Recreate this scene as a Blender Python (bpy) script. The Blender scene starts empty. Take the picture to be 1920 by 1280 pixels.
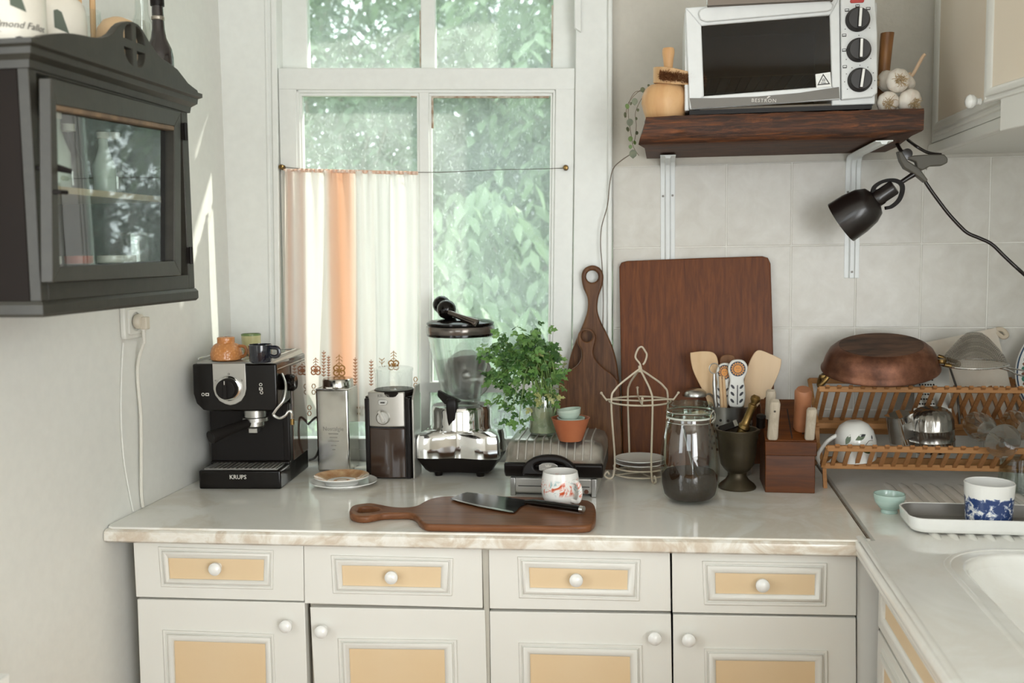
import bpy, math, random
from math import sin, cos, pi, radians, sqrt, atan2
from mathutils import Vector, Matrix, Euler, noise as mnoise
random.seed(7)
scene = bpy.context.scene
col = scene.collection
# ------------------------------------------------------------------ camera
F, CX, CY = 1867.0, 960.0, 640.0
YAW, PITCH, ROLL = 0.15212, 0.09133, -0.014
CAM = Vector((0, 0, 1.55))
_a = Vector((-sin(YAW)*cos(PITCH), cos(YAW)*cos(PITCH), -sin(PITCH)))
_r0 = Vector((cos(YAW), sin(YAW), 0)); _u0 = _r0.cross(_a)
CR = _r0*cos(ROLL) + _u0*sin(ROLL); CU = _u0*cos(ROLL) - _r0*sin(ROLL); CA = _a
cd = bpy.data.cameras.new('camera'); camo = bpy.data.objects.new('camera', cd); col.objects.link(camo)
camo.matrix_world = Matrix(((CR.x, CU.x, -CA.x, CAM.x), (CR.y, CU.y, -CA.y, CAM.y), (CR.z, CU.z, -CA.z, CAM.z), (0, 0, 0, 1)))
cd.sensor_width = 36.0; cd.lens = F/1920*36; cd.clip_start = 0.05; cd.clip_end = 200
cd.dof.use_dof = True; cd.dof.focus_distance = 2.5; cd.dof.aperture_fstop = 3.2
scene.camera = camo
# ------------------------------------------------------------------ world, sun, lamps, exposure
wd = bpy.data.worlds.new('sky'); scene.world = wd; wd.use_nodes = True
bg = wd.node_tree.nodes['Background']; bg.inputs[0].default_value = (0.90, 0.97, 1.0, 1); bg.inputs[1].default_value = 3.6
def lamp(name, kind, energy, color, loc, aim=None, size=None, sizey=None):
    l = bpy.data.lights.new(name, kind); l.energy = energy; l.color = color
    o = bpy.data.objects.new(name, l); col.objects.link(o); o.location = loc
    if aim is not None:
        o.rotation_euler = (Vector(aim)).to_track_quat('-Z', 'Y').to_euler()
    if size:
        l.shape = 'RECTANGLE'; l.size = size; l.size_y = sizey or size
    return o
sun = lamp('sun', 'SUN', 6.0, (1.0, 0.94, 0.85), (6, 6, 8), (-0.75, -0.42, -0.50)); sun.data.angle = radians(1.5)
# daylight through the glazed garden door of the room behind the camera
lamp('garden_door_daylight', 'AREA', 74, (1.0, 0.985, 0.97), (2.0, -1.45, 1.45), (-0.68, 1.0, -0.08), 2.0, 2.1)
# added fill lamp in the plain wall, brightens the faces turned towards it
lamp('side_fill', 'AREA', 3.5, (1.0, 0.99, 0.97), (-1.32, 0.5, 1.6), (1.0, 0.1, -0.05), 1.0, 1.2)
scene.view_settings.view_transform = 'Standard'; scene.view_settings.look = 'None'
scene.view_settings.exposure = 0.24; scene.view_settings.gamma = 1.0; scene.view_settings.use_curve_mapping = False
scene.cycles.max_bounces = 10; scene.cycles.diffuse_bounces = 5; scene.cycles.transparent_max_bounces = 16
scene.cycles.transmission_bounces = 10; scene.cycles.caustics_reflective = False; scene.cycles.caustics_refractive = False
scene.cycles.sample_clamp_indirect = 6.0
# ------------------------------------------------------------------ pixel to place
def ray(px, py): return CR*((px-CX)/F) - CU*((py-CY)/F) + CA
def atY(px, py, Y): d = ray(px, py); return CAM + d*(Y/d.y)
def atX(px, py, X): d = ray(px, py); return CAM + d*(X/d.x)
def atZ(px, py, Z=0.9): d = ray(px, py); return CAM + d*((Z-CAM.z)/d.z)
def mpp(p): return (Vector(p)-CAM).dot(CA)/F          # metres per pixel at a point
class Plane:
    def __init__(s, o, n): s.o = Vector(o); s.n = Vector(n).normalized()
    def hit(s, px, py, off=0.0):
        d = ray(px, py); o = s.o + s.n*off
        return CAM + d*((o-CAM).dot(s.n)/d.dot(s.n))
# ------------------------------------------------------------------ mesh builder
def smooth_loop(pts, n=6, closed=True):
    out = []; N = len(pts)
    rng = range(N) if closed else range(N-1)
    for i in rng:
        g = (lambda k: pts[k % N]) if closed else (lambda k: pts[max(0, min(N-1, k))])
        p0, p1, p2, p3 = [Vector(g(i+k)) for k in (-1, 0, 1, 2)]
        for j in range(n):
            t = j/n
            out.append(0.5*((2*p1) + (p2-p0)*t + (2*p0-5*p1+4*p2-p3)*t*t + (3*p1-p0-3*p2+p3)*t**3))
    if not closed: out.append(Vector(pts[-1]))
    return out
def circ(cx, cy, r, n=24, ry=None):
    ry = r if ry is None else ry
    return [(cx+r*cos(2*pi*i/n), cy+ry*sin(2*pi*i/n)) for i in range(n)]
def rrect(x0, y0, x1, y1, r, n=5):
    o = []
    for cx, cy, a0 in ((x1-r, y1-r, 0), (x0+r, y1-r, 90), (x0+r, y0+r, 180), (x1-r, y0+r, 270)):
        for i in range(n+1):
            a = radians(a0 + 90*i/n); o.append((cx+r*cos(a), cy+r*sin(a)))
    return o
XZ = Matrix(((1, 0, 0, 0), (0, 0, -1, 0), (0, 1, 0, 0), (0, 0, 0, 1)))   # 2-D drawing stood upright, its front to -Y
def T(x=0, y=0, z=0): return Matrix.Translation((x, y, z))
def RX(a): return Matrix.Rotation(a, 4, 'X')
def RY(a): return Matrix.Rotation(a, 4, 'Y')
def RZ(a): return Matrix.Rotation(a, 4, 'Z')
def SC(x, y, z): return Matrix.Diagonal((x, y, z, 1))
class MB:
    def __init__(s): s.v = []; s.f = []
    def add(s, vs, fs, m=None):
        b = len(s.v)
        s.v += [(m @ Vector(p)) if m is not None else Vector(p) for p in vs]
        if m is not None and m.to_3x3().determinant() < 0: fs = [tuple(reversed(f)) for f in fs]
        s.f += [tuple(b+i for i in f) for f in fs]; return s
    def box(s, x0, y0, z0, x1, y1, z1, m=None):
        vs = [(x, y, z) for z in (z0, z1) for y in (y0, y1) for x in (x0, x1)]
        return s.add(vs, [(0, 2, 3, 1), (4, 5, 7, 6), (0, 1, 5, 4), (2, 6, 7, 3), (0, 4, 6, 2), (1, 3, 7, 5)], m)
    def hexa(s, bot, top, m=None):       # two quads
        return s.add(list(bot)+list(top), [(3, 2, 1, 0), (4, 5, 6, 7), (0, 1, 5, 4), (1, 2, 6, 5), (2, 3, 7, 6), (3, 0, 4, 7)], m)
    def lathe(s, prof, n=32, m=None, sx=1, sy=1):
        vs = []; rings = []
        for r, z in prof:
            if r <= 1e-6: rings.append([len(vs)]); vs.append((0, 0, z))
            else:
                rings.append(list(range(len(vs), len(vs)+n)))
                vs += [(r*cos(2*pi*i/n)*sx, r*sin(2*pi*i/n)*sy, z) for i in range(n)]
        fs = []
        for a, b in zip(rings, rings[1:]):
            for i in range(n):
                j = (i+1) % n
                if len(a) == 1 and len(b) == 1: continue
                if len(a) == 1: fs.append((a[0], b[j], b[i]))
                elif len(b) == 1: fs.append((a[i], a[j], b[0]))
                else: fs.append((a[i], a[j], b[j], b[i]))
        return s.add(vs, fs, m)
    def tube(s, pts, r=0.002, n=8, closed=False, m=None, flat=1.0):
        P = [Vector(p) for p in pts]; N = len(P)
        rs = r if isinstance(r, (list, tuple)) else [r]*N
        vs = []; prev = None
        for i in range(N):
            if closed: t = P[(i+1) % N]-P[i-1]
            else: t = P[min(i+1, N-1)]-P[max(i-1, 0)]
            t = t.normalized() if t.length > 1e-9 else Vector((0, 0, 1))
            if prev is None:
                u = t.cross(Vector((0, 0, 1)))
                if u.length < 1e-3: u = t.cross(Vector((0, 1, 0)))
                u.normalize()
            else:
                u = prev - t*prev.dot(t)
                if u.length < 1e-6: u = t.orthogonal()
                u.normalize()
            prev = u; w = t.cross(u)
            vs += [P[i] + u*(rs[i]*cos(2*pi*k/n)) + w*(rs[i]*flat*sin(2*pi*k/n)) for k in range(n)]
        fs = []
        for i in range(N if closed else N-1):
            a, b = i*n, ((i+1) % N)*n
            for k in range(n):
                k2 = (k+1) % n; fs.append((a+k, a+k2, b+k2, b+k))
        if not closed: fs += [tuple(range(n-1, -1, -1)), tuple(range((N-1)*n, N*n))]
        return s.add(vs, fs, m)
    def prism(s, poly, h0, h1, m=None):   # outline in XY, from z=h0 to z=h1
        n = len(poly); p = [(q[0], q[1]) for q in poly]
        ar = sum(p[i][0]*p[(i+1) % n][1]-p[(i+1) % n][0]*p[i][1] for i in range(n))
        if ar < 0: p.reverse()
        vs = [(x, y, h0) for x, y in p] + [(x, y, h1) for x, y in p]
        fs = [tuple(range(n-1, -1, -1)), tuple(range(n, 2*n))] + [(i, (i+1) % n, n+(i+1) % n, n+i) for i in range(n)]
        return s.add(vs, fs, m)
    def ball(s, c, r, m=None, n=16, sz=1.0):
        k = max(6, n//2)
        return s.lathe([(r*sin(pi*i/k), -r*cos(pi*i/k)*sz) for i in range(k+1)], n, (m or Matrix()) @ T(*c))
    def sheet(s, loops, t, bev=0.0, m=None, res=2):   # filled outline with holes, thickness t, rounded rims; lies in XY, z -t/2..t/2
        cu = bpy.data.curves.new('c', 'CURVE'); cu.dimensions = '2D'; cu.fill_mode = 'BOTH'
        cu.extrude = max(t/2-bev, 0.00005); cu.bevel_depth = bev; cu.bevel_resolution = res; cu.offset = -bev
        for lp in loops:
            sp = cu.splines.new('POLY'); sp.points.add(len(lp)-1); sp.use_cyclic_u = True
            for q, p in zip(sp.points, lp): q.co = (p[0], p[1], 0, 1)
        o = bpy.data.objects.new('c', cu); me = bpy.data.meshes.new_from_object(o)
        s.add([v.co.copy() for v in me.vertices], [tuple(p.vertices) for p in me.polygons], m)
        bpy.data.objects.remove(o); bpy.data.curves.remove(cu); bpy.data.meshes.remove(me); return s
    def text(s, body, size, m, ex=0.0003, bold=0.0, shear=0.0, font_space=1.0):
        cu = bpy.data.curves.new('t', 'FONT'); cu.body = body; cu.size = size; cu.align_x = 'CENTER'; cu.align_y = 'CENTER'
        cu.extrude = ex; cu.offset = bold; cu.shear = shear; cu.space_character = font_space; cu.resolution_u = 2
        o = bpy.data.objects.new('t', cu); me = bpy.data.meshes.new_from_object(o)
        s.add([v.co.copy() for v in me.vertices], [tuple(p.vertices) for p in me.polygons], m)
        bpy.data.objects.remove(o); bpy.data.curves.remove(cu); bpy.data.meshes.remove(me); return s
    def build(s, name, mat, parent=None, world=False, bevel=0.0, seg=2, ang=38, kind=None, label=None, weld=True):
        vs = s.v
        if world and parent is not None:
            inv = parent.matrix_basis.inverted() if parent.parent is None else parent.parent.matrix_basis.inverted()
            vs = [inv @ v for v in vs]
        me = bpy.data.meshes.new(name); me.from_pydata([tuple(v) for v in vs], [], s.f); me.update()
        me.materials.append(mat)
        me.polygons.foreach_set('use_smooth', [True]*len(me.polygons))
        me.set_sharp_from_angle(angle=radians(ang))
        o = bpy.data.objects.new(name, me); col.objects.link(o)
        if parent is not None: o.parent = parent
        if bevel:
            b = o.modifiers.new('bevel', 'BEVEL'); b.width = bevel; b.segments = seg; b.limit_method = 'ANGLE'; b.angle_limit = radians(40); b.harden_normals = False
        if kind: o['kind'] = kind
        if label: o['label'] = label
        return o
def tag(o, label, cat, group=None, kind=None):
    o['label'] = label; o['category'] = cat
    if group: o['group'] = group
    if kind: o['kind'] = kind
    return o
def thing(name, label, cat, loc=(0, 0, 0), rz=0.0, group=None, rot=None):
    o = bpy.data.objects.new(name, None); col.objects.link(o); o.empty_display_size = 0.02
    o.location = loc; o.rotation_euler = rot if rot is not None else (0, 0, rz)
    o.matrix_basis = Matrix.LocRotScale(Vector(loc), Euler(o.rotation_euler), None)
    return tag(o, label, cat, group)
def dup(root, loc, rz=None, label=None, name=None):
    r = root.copy(); col.objects.link(r); r.location = loc
    if rz is not None: r.rotation_euler = (0, 0, rz)
    if label: r['label'] = label
    for ch in list(root.children):
        c = ch.copy(); col.objects.link(c); c.parent = r
        for g in ch.children:
            d = g.copy(); col.objects.link(d); d.parent = c
    return r
class At:
    """frame of a thing that stands at photo pixel (px,py) on height z: metres from pixel offsets"""
    def __init__(s, px, py, z=0.9, Y=None):
        s.p = atZ(px, py, z) if Y is None else atY(px, py, Y); s.px = px; s.py = py; s.k = mpp(s.p)
    def x(s, px): return (px-s.px)*s.k
    def z(s, py): return (s.py-py)*s.k
    def P(s, pts): return [(s.x(a), s.z(b)) for a, b in pts]
    def prof(s, pts): return [(r*s.k, s.z(y)) for r, y in pts]
# ------------------------------------------------------------------ materials
def lin(h):
    h = h.lstrip('#'); c = [int(h[i:i+2], 16)/255 for i in (0, 2, 4)]
    return tuple(((x+0.055)/1.055)**2.4 if x > 0.04045 else x/12.92 for x in c) + (1,)
class NT:
    def __init__(s, name):
        s.m = bpy.data.materials.new(name); s.m.use_nodes = True; s.t = s.m.node_tree; s.b = s.t.nodes['Principled BSDF']; s.out = s.t.nodes['Material Output']
    def n(s, kind, **kw):
        d = s.t.nodes.new(kind)
        for k, v in kw.items():
            if k in d.inputs: d.inputs[k].default_value = v
            else: setattr(d, k, v)
        return d
    def l(s, a, b): s.t.links.new(a, b)
    def coord(s, scale=(1, 1, 1), rot=(0, 0, 0), kind='Object'):
        c = s.n('ShaderNodeTexCoord'); m = s.n('ShaderNodeMapping'); s.l(c.outputs[kind], m.inputs[0])
        m.inputs['Scale'].default_value = scale; m.inputs['Rotation'].default_value = rot; return m.outputs[0]
    def ramp(s, fac, stops):
        r = s.n('ShaderNodeValToRGB'); e = r.color_ramp.elements
        while len(e) < len(stops): e.new(0.5)
        for q, (p, c) in zip(e, stops): q.position = p; q.color = lin(c) if isinstance(c, str) else c
        s.l(fac, r.inputs[0]); return r.outputs[0]
    def noise(s, vec, scale, detail=4, rough=0.55, dist=0.0):
        n = s.n('ShaderNodeTexNoise'); n.inputs['Scale'].default_value = scale; n.inputs['Detail'].default_value = detail
        n.inputs['Roughness'].default_value = rough; n.inputs['Distortion'].default_value = dist; s.l(vec, n.inputs['Vector']); return n.outputs['Fac']
    def bump(s, h, strength=0.2, dist=0.002):
        b = s.n('ShaderNodeBump'); b.inputs['Strength'].default_value = strength; b.inputs['Distance'].default_value = dist
        s.l(h, b.inputs['Height']); s.l(b.outputs[0], s.b.inputs['Normal'])
def mat(name, c, rough=0.5, metal=0.0, var=None, vscale=8, bump=0.0, bscale=60, coat=0.0, spec=0.5, stretch=(1, 1, 1)):
    q = NT(name); b = q.b
    b.inputs['Roughness'].default_value = rough; b.inputs['Metallic'].default_value = metal
    b.inputs['Coat Weight'].default_value = coat; b.inputs['Specular IOR Level'].default_value = spec
    v = q.coord(stretch)
    if var:
        f = q.noise(v, vscale, 5)
        q.l(q.ramp(f, [(0.32, c), (0.7, var)]), b.inputs['Base Color'])
    else:                                     # even colour with the faintest grain
        f = q.noise(v, 40, 2); base = lin(c)
        dk = tuple(x*0.96 for x in base[:3])+(1,)
        q.l(q.ramp(f, [(0.3, dk), (0.7, base)]), b.inputs['Base Color'])
    if bump: q.bump(q.noise(v, bscale, 4), bump)
    return q.m
def wood(name, c1, c2, c3, axis='Z', scale=9, rough=0.45, bump=0.15, stretch=14, coat=0.0):
    q = NT(name); st = {'X': (1, stretch, stretch), 'Y': (stretch, 1, stretch), 'Z': (stretch, stretch, 1)}[axis]
    v = q.coord(st); f = q.noise(v, scale*0.35, 6, 0.62, 0.6)
    q.l(q.ramp(f, [(0.25, c1), (0.5, c2), (0.75, c3)]), q.b.inputs['Base Color'])
    q.b.inputs['Roughness'].default_value = rough; q.b.inputs['Coat Weight'].default_value = coat; q.b.inputs['Specular IOR Level'].default_value = 0.22
    g = q.noise(v, scale*1.6, 4); q.bump(g, bump, 0.001); return q.m
def glass(name, tint='#ffffff', rough=0.0, ior=1.45):
    q = NT(name); b = q.b; b.inputs['Base Color'].default_value = lin(tint); b.inputs['Roughness'].default_value = rough
    b.inputs['Transmission Weight'].default_value = 1.0; b.inputs['IOR'].default_value = ior
    # light passes clear glass instead of stopping at it: thin-walled shadowing through a transparent share
    tr = q.n('ShaderNodeBsdfTransparent'); tr.inputs[0].default_value = lin(tint)
    mx = q.n('ShaderNodeMixShader'); mx.inputs[0].default_value = 0.45
    q.l(b.outputs[0], mx.inputs[1]); q.l(tr.outputs[0], mx.inputs[2]); q.l(mx.outputs[0], q.out.inputs[0]); return q.m
def thinglass(name, tint='#ffffff', refl=0.08, dust=0.0, dustcol='#e8efea'):
    q = NT(name); t = q.t; t.nodes.remove(q.b)
    tr = q.n('ShaderNodeBsdfTransparent'); tr.inputs[0].default_value = lin(tint)
    gl = q.n('ShaderNodeBsdfGlossy'); gl.inputs['Roughness'].default_value = 0.02
    fr = q.n('ShaderNodeFresnel'); fr.inputs[0].default_value = 1.5
    mt = q.n('ShaderNodeMath', operation='MULTIPLY_ADD'); mt.inputs[1].default_value = 1.0; mt.inputs[2].default_value = refl; q.l(fr.outputs[0], mt.inputs[0])
    ge = q.n('ShaderNodeNewGeometry'); iv = q.n('ShaderNodeMath', operation='SUBTRACT'); iv.inputs[0].default_value = 1.0; q.l(ge.outputs['Backfacing'], iv.inputs[1])
    m0 = mt; mt = q.n('ShaderNodeMath', operation='MULTIPLY'); q.l(m0.outputs[0], mt.inputs[0]); q.l(iv.outputs[0], mt.inputs[1])
    mx = q.n('ShaderNodeMixShader'); q.l(mt.outputs[0], mx.inputs[0]); q.l(tr.outputs[0], mx.inputs[1]); q.l(gl.outputs[0], mx.inputs[2])
    last = mx.outputs[0]
    if dust:
        tl = q.n('ShaderNodeBsdfTranslucent'); tl.inputs[0].default_value = lin(dustcol)
        v = q.coord((1, 1, 0.6)); f = q.noise(v, 7, 6, 0.7); g = q.noise(v, 160, 2)
        rr = q.n('ShaderNodeMapRange'); rr.inputs[1].default_value = 0.3; rr.inputs[2].default_value = 0.75; rr.inputs[3].default_value = dust*0.55; rr.inputs[4].default_value = dust*1.4; q.l(f, rr.inputs[0])
        m2 = q.n('ShaderNodeMapRange'); m2.inputs[1].default_value = 0.55; m2.inputs[2].default_value = 0.85; m2.inputs[3].default_value = 0; m2.inputs[4].default_value = 0.3; q.l(g, m2.inputs[0])
        ad = q.n('ShaderNodeMath', operation='ADD'); q.l(rr.outputs[0], ad.inputs[0]); q.l(m2.outputs[0], ad.inputs[1])
        mx2 = q.n('ShaderNodeMixShader'); q.l(ad.outputs[0], mx2.inputs[0]); q.l(last, mx2.inputs[1]); q.l(tl.outputs[0], mx2.inputs[2]); last = mx2.outputs[0]
    q.l(last, q.out.inputs[0]); return q.m
m_wall = mat('wall_paint', '#dcdcd6', 0.5, bump=0.12, bscale=45)
m_trim = mat('window_paint', '#e5e7e3', 0.35, bump=0.05, bscale=30)
m_cab = mat('cabinet_paint', '#d9d8d1', 0.38, var='#dddcd6', vscale=3, bump=0.03, bscale=40)
m_cream = mat('cream_panel', '#d5ba93', 0.5, var='#d9c29f', vscale=3)
m_knob = mat('white_porcelain', '#e9e9e6', 0.12, coat=0.4)
m_chrome = mat('chrome', '#d8d8d6', 0.07, 1.0)
m_steel = mat('brushed_steel', '#b9b8b4', 0.3, 1.0, bump=0.03, bscale=200, stretch=(1, 1, 12))
m_silver = mat('silver_plastic', '#b5b2ab', 0.35, 0.6)
m_black = mat('black_plastic', '#120d0b', 0.35, spec=.22)
m_blackm = mat('black_matt', '#15110f', 0.6, spec=.25)
m_gloss = mat('black_gloss', '#0e0a08', 0.12, spec=.3)
m_brass = mat('aged_brass', '#8f7445', 0.32, 0.9, var='#66502e', vscale=20)
m_glass = glass('clear_glass', '#f4faf7')
m_gglass = glass('greenish_glass', '#e3efe8')
m_thin = thinglass('thin_glass', '#fafcfb', 0.09)
m_white = mat('white_ceramic', '#e6e6e2', 0.15, coat=0.3)
m_cord = mat('dark_cord', '#2a2320', 0.5)
m_wcord = mat('white_cord', '#d3d0c6', 0.5)
m_screw = mat('screw_steel', '#6b6762', 0.4, 0.9)
m_print = mat('dark_print', '#33302c', 0.6)
m_lightprint = mat('light_print', '#d0ccc4', 0.5)
m_dark = mat('dark_gap', '#1b1613', 0.8)
# ================================================================== SETTING
def slab(mb, pl, q, off1, off0):
    fr = [pl.hit(x, y, off1) for x, y in q]; bk = [p - pl.n*(off1-off0) for p in fr]
    mb.hexa([bk[3], bk[2], bk[1], bk[0]], [fr[3], fr[2], fr[1], fr[0]]); return mb
def struct(o): o['kind'] = 'structure'; return o
XL = -1.335; YB = 3.05; XR = 1.32; CEIL = 2.75
WPL = Plane((XL, 2.93, 0), (0.09, -1.19, 0))                       # inner face of the window casing
def wy(x): return 2.93 + (x-XL)*0.09/1.19
o = struct(MB().box(-3.2, -1.9, -0.1, 3.2, 3.4, 0).build('floor', wood('floor_boards', '#7d5d40', '#8d6b4a', '#9a7856', 'Y', 6, 0.5)))
struct(MB().box(-1.6, -1.9, CEIL, 3.2, 3.3, CEIL+0.1).build('ceiling', mat('ceiling_paint', '#e4e3dd', 0.7)))
struct(MB().box(XL-0.15, 1.1, 0, XL, 3.25, CEIL).box(XL-0.15, -1.9, 0, XL, 0, CEIL).box(XL-.15, 0, 0, XL, 1.1, .95).box(XL-.15, 0, 2.25, XL, 1.1, CEIL).build('wall_left', m_wall))
struct(MB().box(XR, 0.3, 0, XR+0.12, 3.3, CEIL).box(XR+0.12, 0.3, 0, 3.2, 0.42, CEIL).build('wall_right', m_wall))
struct(MB().box(3.05, -1.9, 0, 3.2, 0.3, CEIL).build('wall_side', m_wall))
# the rear wall, opened for the garden door and the window that light the room
struct(MB().box(-1.5, -1.95, 0, -1.0, -1.8, CEIL).box(-1.0, -1.95, 0, 0.3, -1.8, 1.1).box(-1.0, -1.95, 2.4, 0.3, -1.8, CEIL)
       .box(0.3, -1.95, 0, 0.75, -1.8, CEIL).box(0.75, -1.95, 2.5, 2.75, -1.8, CEIL).box(2.75, -1.95, 0, 3.2, -1.8, CEIL).build('wall_rear', m_wall))
# wall with the window: below, above and beside it
mb = MB()
def wseg(x0, x1, z0, z1):
    mb.hexa([(x0, wy(x0)+0.004, z0), (x1, wy(x1)+0.004, z0), (x1, 3.25, z0), (x0, 3.25, z0)], [(x0, wy(x0)+0.004, z1), (x1, wy(x1)+0.004, z1), (x1, 3.25, z1), (x0, 3.25, z1)])
wseg(XL, -0.155, 0, 0.80); wseg(XL, -0.155, 2.45, CEIL)
wall_back = struct(mb.box(-0.155, YB, 0, XR, YB+0.2, CEIL).build('wall_back', mat('rough_plaster', '#cdc8bd', 0.6, bump=0.8, bscale=70)))
# tiles: each its own piece, laid with recessed joints
def tile_material(k):
    q = NT('wall_tile_%d' % k); v = q.coord((1, 1, 1)); mp = v.node.inputs['Location'] if False else None
    v.node.inputs['Location'].default_value = (k*3.1, k*1.7, k*0.9)
    f = q.noise(v, 14, 6, 0.65, 0.4); q.l(q.ramp(f, [(0.3, '#c4bfb5'), (0.5, '#cbc7be'), (0.7, '#d2cfc7')]), q.b.inputs['Base Color'])
    q.b.inputs['Roughness'].default_value = 0.3
    q.bump(q.noise(v, 22, 3), 0.10, 0.004); return q.m
tmats = [tile_material(k) for k in range(4)]
TX = [atY(p, 420, YB-0.008).x for p in (1149, 1240, 1362, 1484, 1606, 1729, 1855)]
TX += [TX[-1]+0.192, TX[-1]+0.384, XR]
TZ = [atY(1363, y, YB-0.008).z for y in (307, 462)]
dz = TZ[0]-TZ[1]; TZ = [TZ[0]-dz*i for i in range(5)]
struct(MB().box(TX[0], YB-0.0072, TZ[4], XR, YB-0.0005, TZ[0]).build('grout', mat('grout', '#e9e7e0', 0.8), wall_back))
g = 0.0016; ti = 0
tmesh = {}
for i in range(len(TX)-1):
    for j in range(4):
        x0, x1, z0, z1 = TX[i]+g, TX[i+1]-g, TZ[j+1]+g, TZ[j]-g
        w, h = round(x1-x0, 4), round(z1-z0, 4); key = (w, h, (i*3+j*5) % 4)
        if key not in tmesh:
            t = MB().box(-w/2, -0.005, -h/2, w/2, 0.001, h/2).build('tile', tmats[key[2]], wall_back, bevel=0.0015, seg=2); tmesh[key] = t
        else:
            t = tmesh[key].copy(); col.objects.link(t)
        t.location = ((x0+x1)/2, YB-0.0035+random.uniform(-.0004, .0004), (z0+z1)/2); t.rotation_euler = (random.uniform(-.002, .002), 0, random.uniform(-.002, .002))
# ---------------------------------------------------------------- window
def tl(x, y):   # the old frame leans a little, each upright its own way
    return x + (y-130)*(0.0225 + (x-522)/558*(-0.0365))
def wq(x0, y0, x1, y1): return [(tl(x0, y0), y0), (tl(x1, y0), y0), (tl(x1, y1), y1), (tl(x0, y1), y1)]
TOP = -230
mb = MB(); slab(mb, WPL, [(375, TOP), (513, TOP), (529, 905), (425, 905)], 0.0, -0.2)
c1 = struct(mb.build('trim_1', m_trim, bevel=0.004))
mb = MB(); slab(mb, WPL, [(504, TOP), (515, TOP), (528, 905), (519, 905)], 0.008, 0.0)
slab(mb, WPL, [(492, TOP), (498, TOP), (514, 905), (509, 905)], 0.004, 0.0); mb.build('bead', m_trim, c1, bevel=0.003)
mb = MB(); slab(mb, WPL, [(1083, TOP), (1146, TOP), (1143, 905), (1070, 905)], 0.0, -0.2)
c2 = struct(mb.build('trim_2', m_trim, bevel=0.003))
mb = MB(); slab(mb, WPL, [(1140, TOP), (1149, TOP), (1147, 905), (1138, 905)], 0.012, -0.02); mb.build('bead', m_trim, c2, bevel=0.004)
mb = MB(); slab(mb, WPL, [(1077, TOP), (1090, TOP), (1090, 60), (1077, 52)], 0.016, 0.0); mb.build('stop_bead', m_trim, c2, bevel=0.003)
win = struct(MB().build('window_1', m_trim)); bpy.data.objects.remove(win)
mb = MB()                                                             # outer frame: head and sill
slab(mb, WPL, wq(500, 842, 1090, 905), -0.012, -0.2); slab(mb, WPL, wq(500, TOP, 1090, TOP+60), -0.02, -0.2)
win = struct(mb.build('window_1', m_trim, bevel=0.003))
def rail(name, rects, f, b, bev=0.003, m=m_trim):
    mb = MB()
    for r in rects: slab(mb, WPL, wq(*r), f, b)
    return mb.build(name, m, win, bevel=bev)
# lower sash
rail('sash_stile', [(521, 128, 554, 846)], -0.014, -0.058); rail('sash_stile', [(1042, 128, 1079, 846)], -0.014, -0.058)
rail('sash_rail', [(521, 127, 1079, 168)], -0.013, -0.062); rail('sash_rail', [(554, 822, 1042, 862)], -0.014, -0.058)
rail('sash_moulding', [(554, 168, 1042, 174), (554, 168, 560, 718), (1037, 168, 1042, 718)], -0.019, -0.055, 0.002)
rail('sash_moulding', [(560, 174, 1037, 180), (560, 174, 565, 718), (1033, 174, 1037, 718)], -0.026, -0.05, 0.002)
rail('muntin', [(785, 170, 804, 824)], -0.02, -0.055); rail('muntin', [(781, 176, 809, 720)], -0.028, -0.05)
rail('muntin', [(556, 716, 1041, 736)], -0.02, -0.055)
m_rust = mat('rusted_putty', '#8a6a4e', 0.9, var='#cfc9bc', vscale=60)
rail('putty', [(811, 180, 1030, 183.5), (808.5, 180, 812, 240), (770, 178, 781, 182)], -0.0275, -0.036, 0, m_rust)
# upper sash, further out
rail('sash_stile', [(508, TOP, 577, 150)], -0.066, -0.105); rail('sash_stile', [(1036, TOP, 1095, 150)], -0.066, -0.105)
rail('sash_rail', [(520, 128, 1080, 160)], -0.066, -0.105); rail('muntin', [(789, TOP, 816, 140)], -0.066, -0.1)
rail('putty', [(787, 20, 789, 125), (1033, 10, 1036, 125)], -0.07, -0.085, 0, m_rust)
m_pane = thinglass('dusty_pane', '#f6faf8', -0.02, 0.165)
for r, off in (((562, 176, 784, 720), -0.04), ((806, 176, 1036, 720), -0.04), ((556, 734, 788, 826), -0.04), ((800, 734, 1042, 826), -0.04),
               ((574, TOP, 792, 132), -0.084), ((812, TOP, 1039, 132), -0.084)):
    mb = MB(); slab(mb, WPL, wq(*r), off, off-0.003); mb.build('pane', m_pane, win)
# ---------------------------------------------------------------- what lies outside
MG = mat('lawn', '#6f8a55', 0.9, var='#86a066', vscale=4)
struct(MB().box(-14, 3.4, -0.6, 14, 22, -0.5).build('ground', MG))
def leafmat(name, c, c2, tr):
    q = NT(name); v = q.coord((1, 1, 1)); f = q.noise(v, 3.0, 3)
    cc = q.ramp(f, [(0.3, c), (0.7, c2)]); q.l(cc, q.b.inputs['Base Color']); q.b.inputs['Roughness'].default_value = 0.45
    t = q.n('ShaderNodeBsdfTranslucent'); q.l(cc, t.inputs[0]); mx = q.n('ShaderNodeMixShader'); mx.inputs[0].default_value = tr
    q.l(q.b.outputs[0], mx.inputs[1]); q.l(t.outputs[0], mx.inputs[2]); q.l(mx.outputs[0], q.out.inputs[0]); return q.m
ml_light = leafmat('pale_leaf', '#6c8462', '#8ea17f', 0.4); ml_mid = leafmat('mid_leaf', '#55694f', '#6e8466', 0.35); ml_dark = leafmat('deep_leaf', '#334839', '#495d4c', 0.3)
m_bark = mat('bark', '#6d6256', 0.9, var='#8a8074', vscale=14, bump=0.4, bscale=30)
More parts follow.
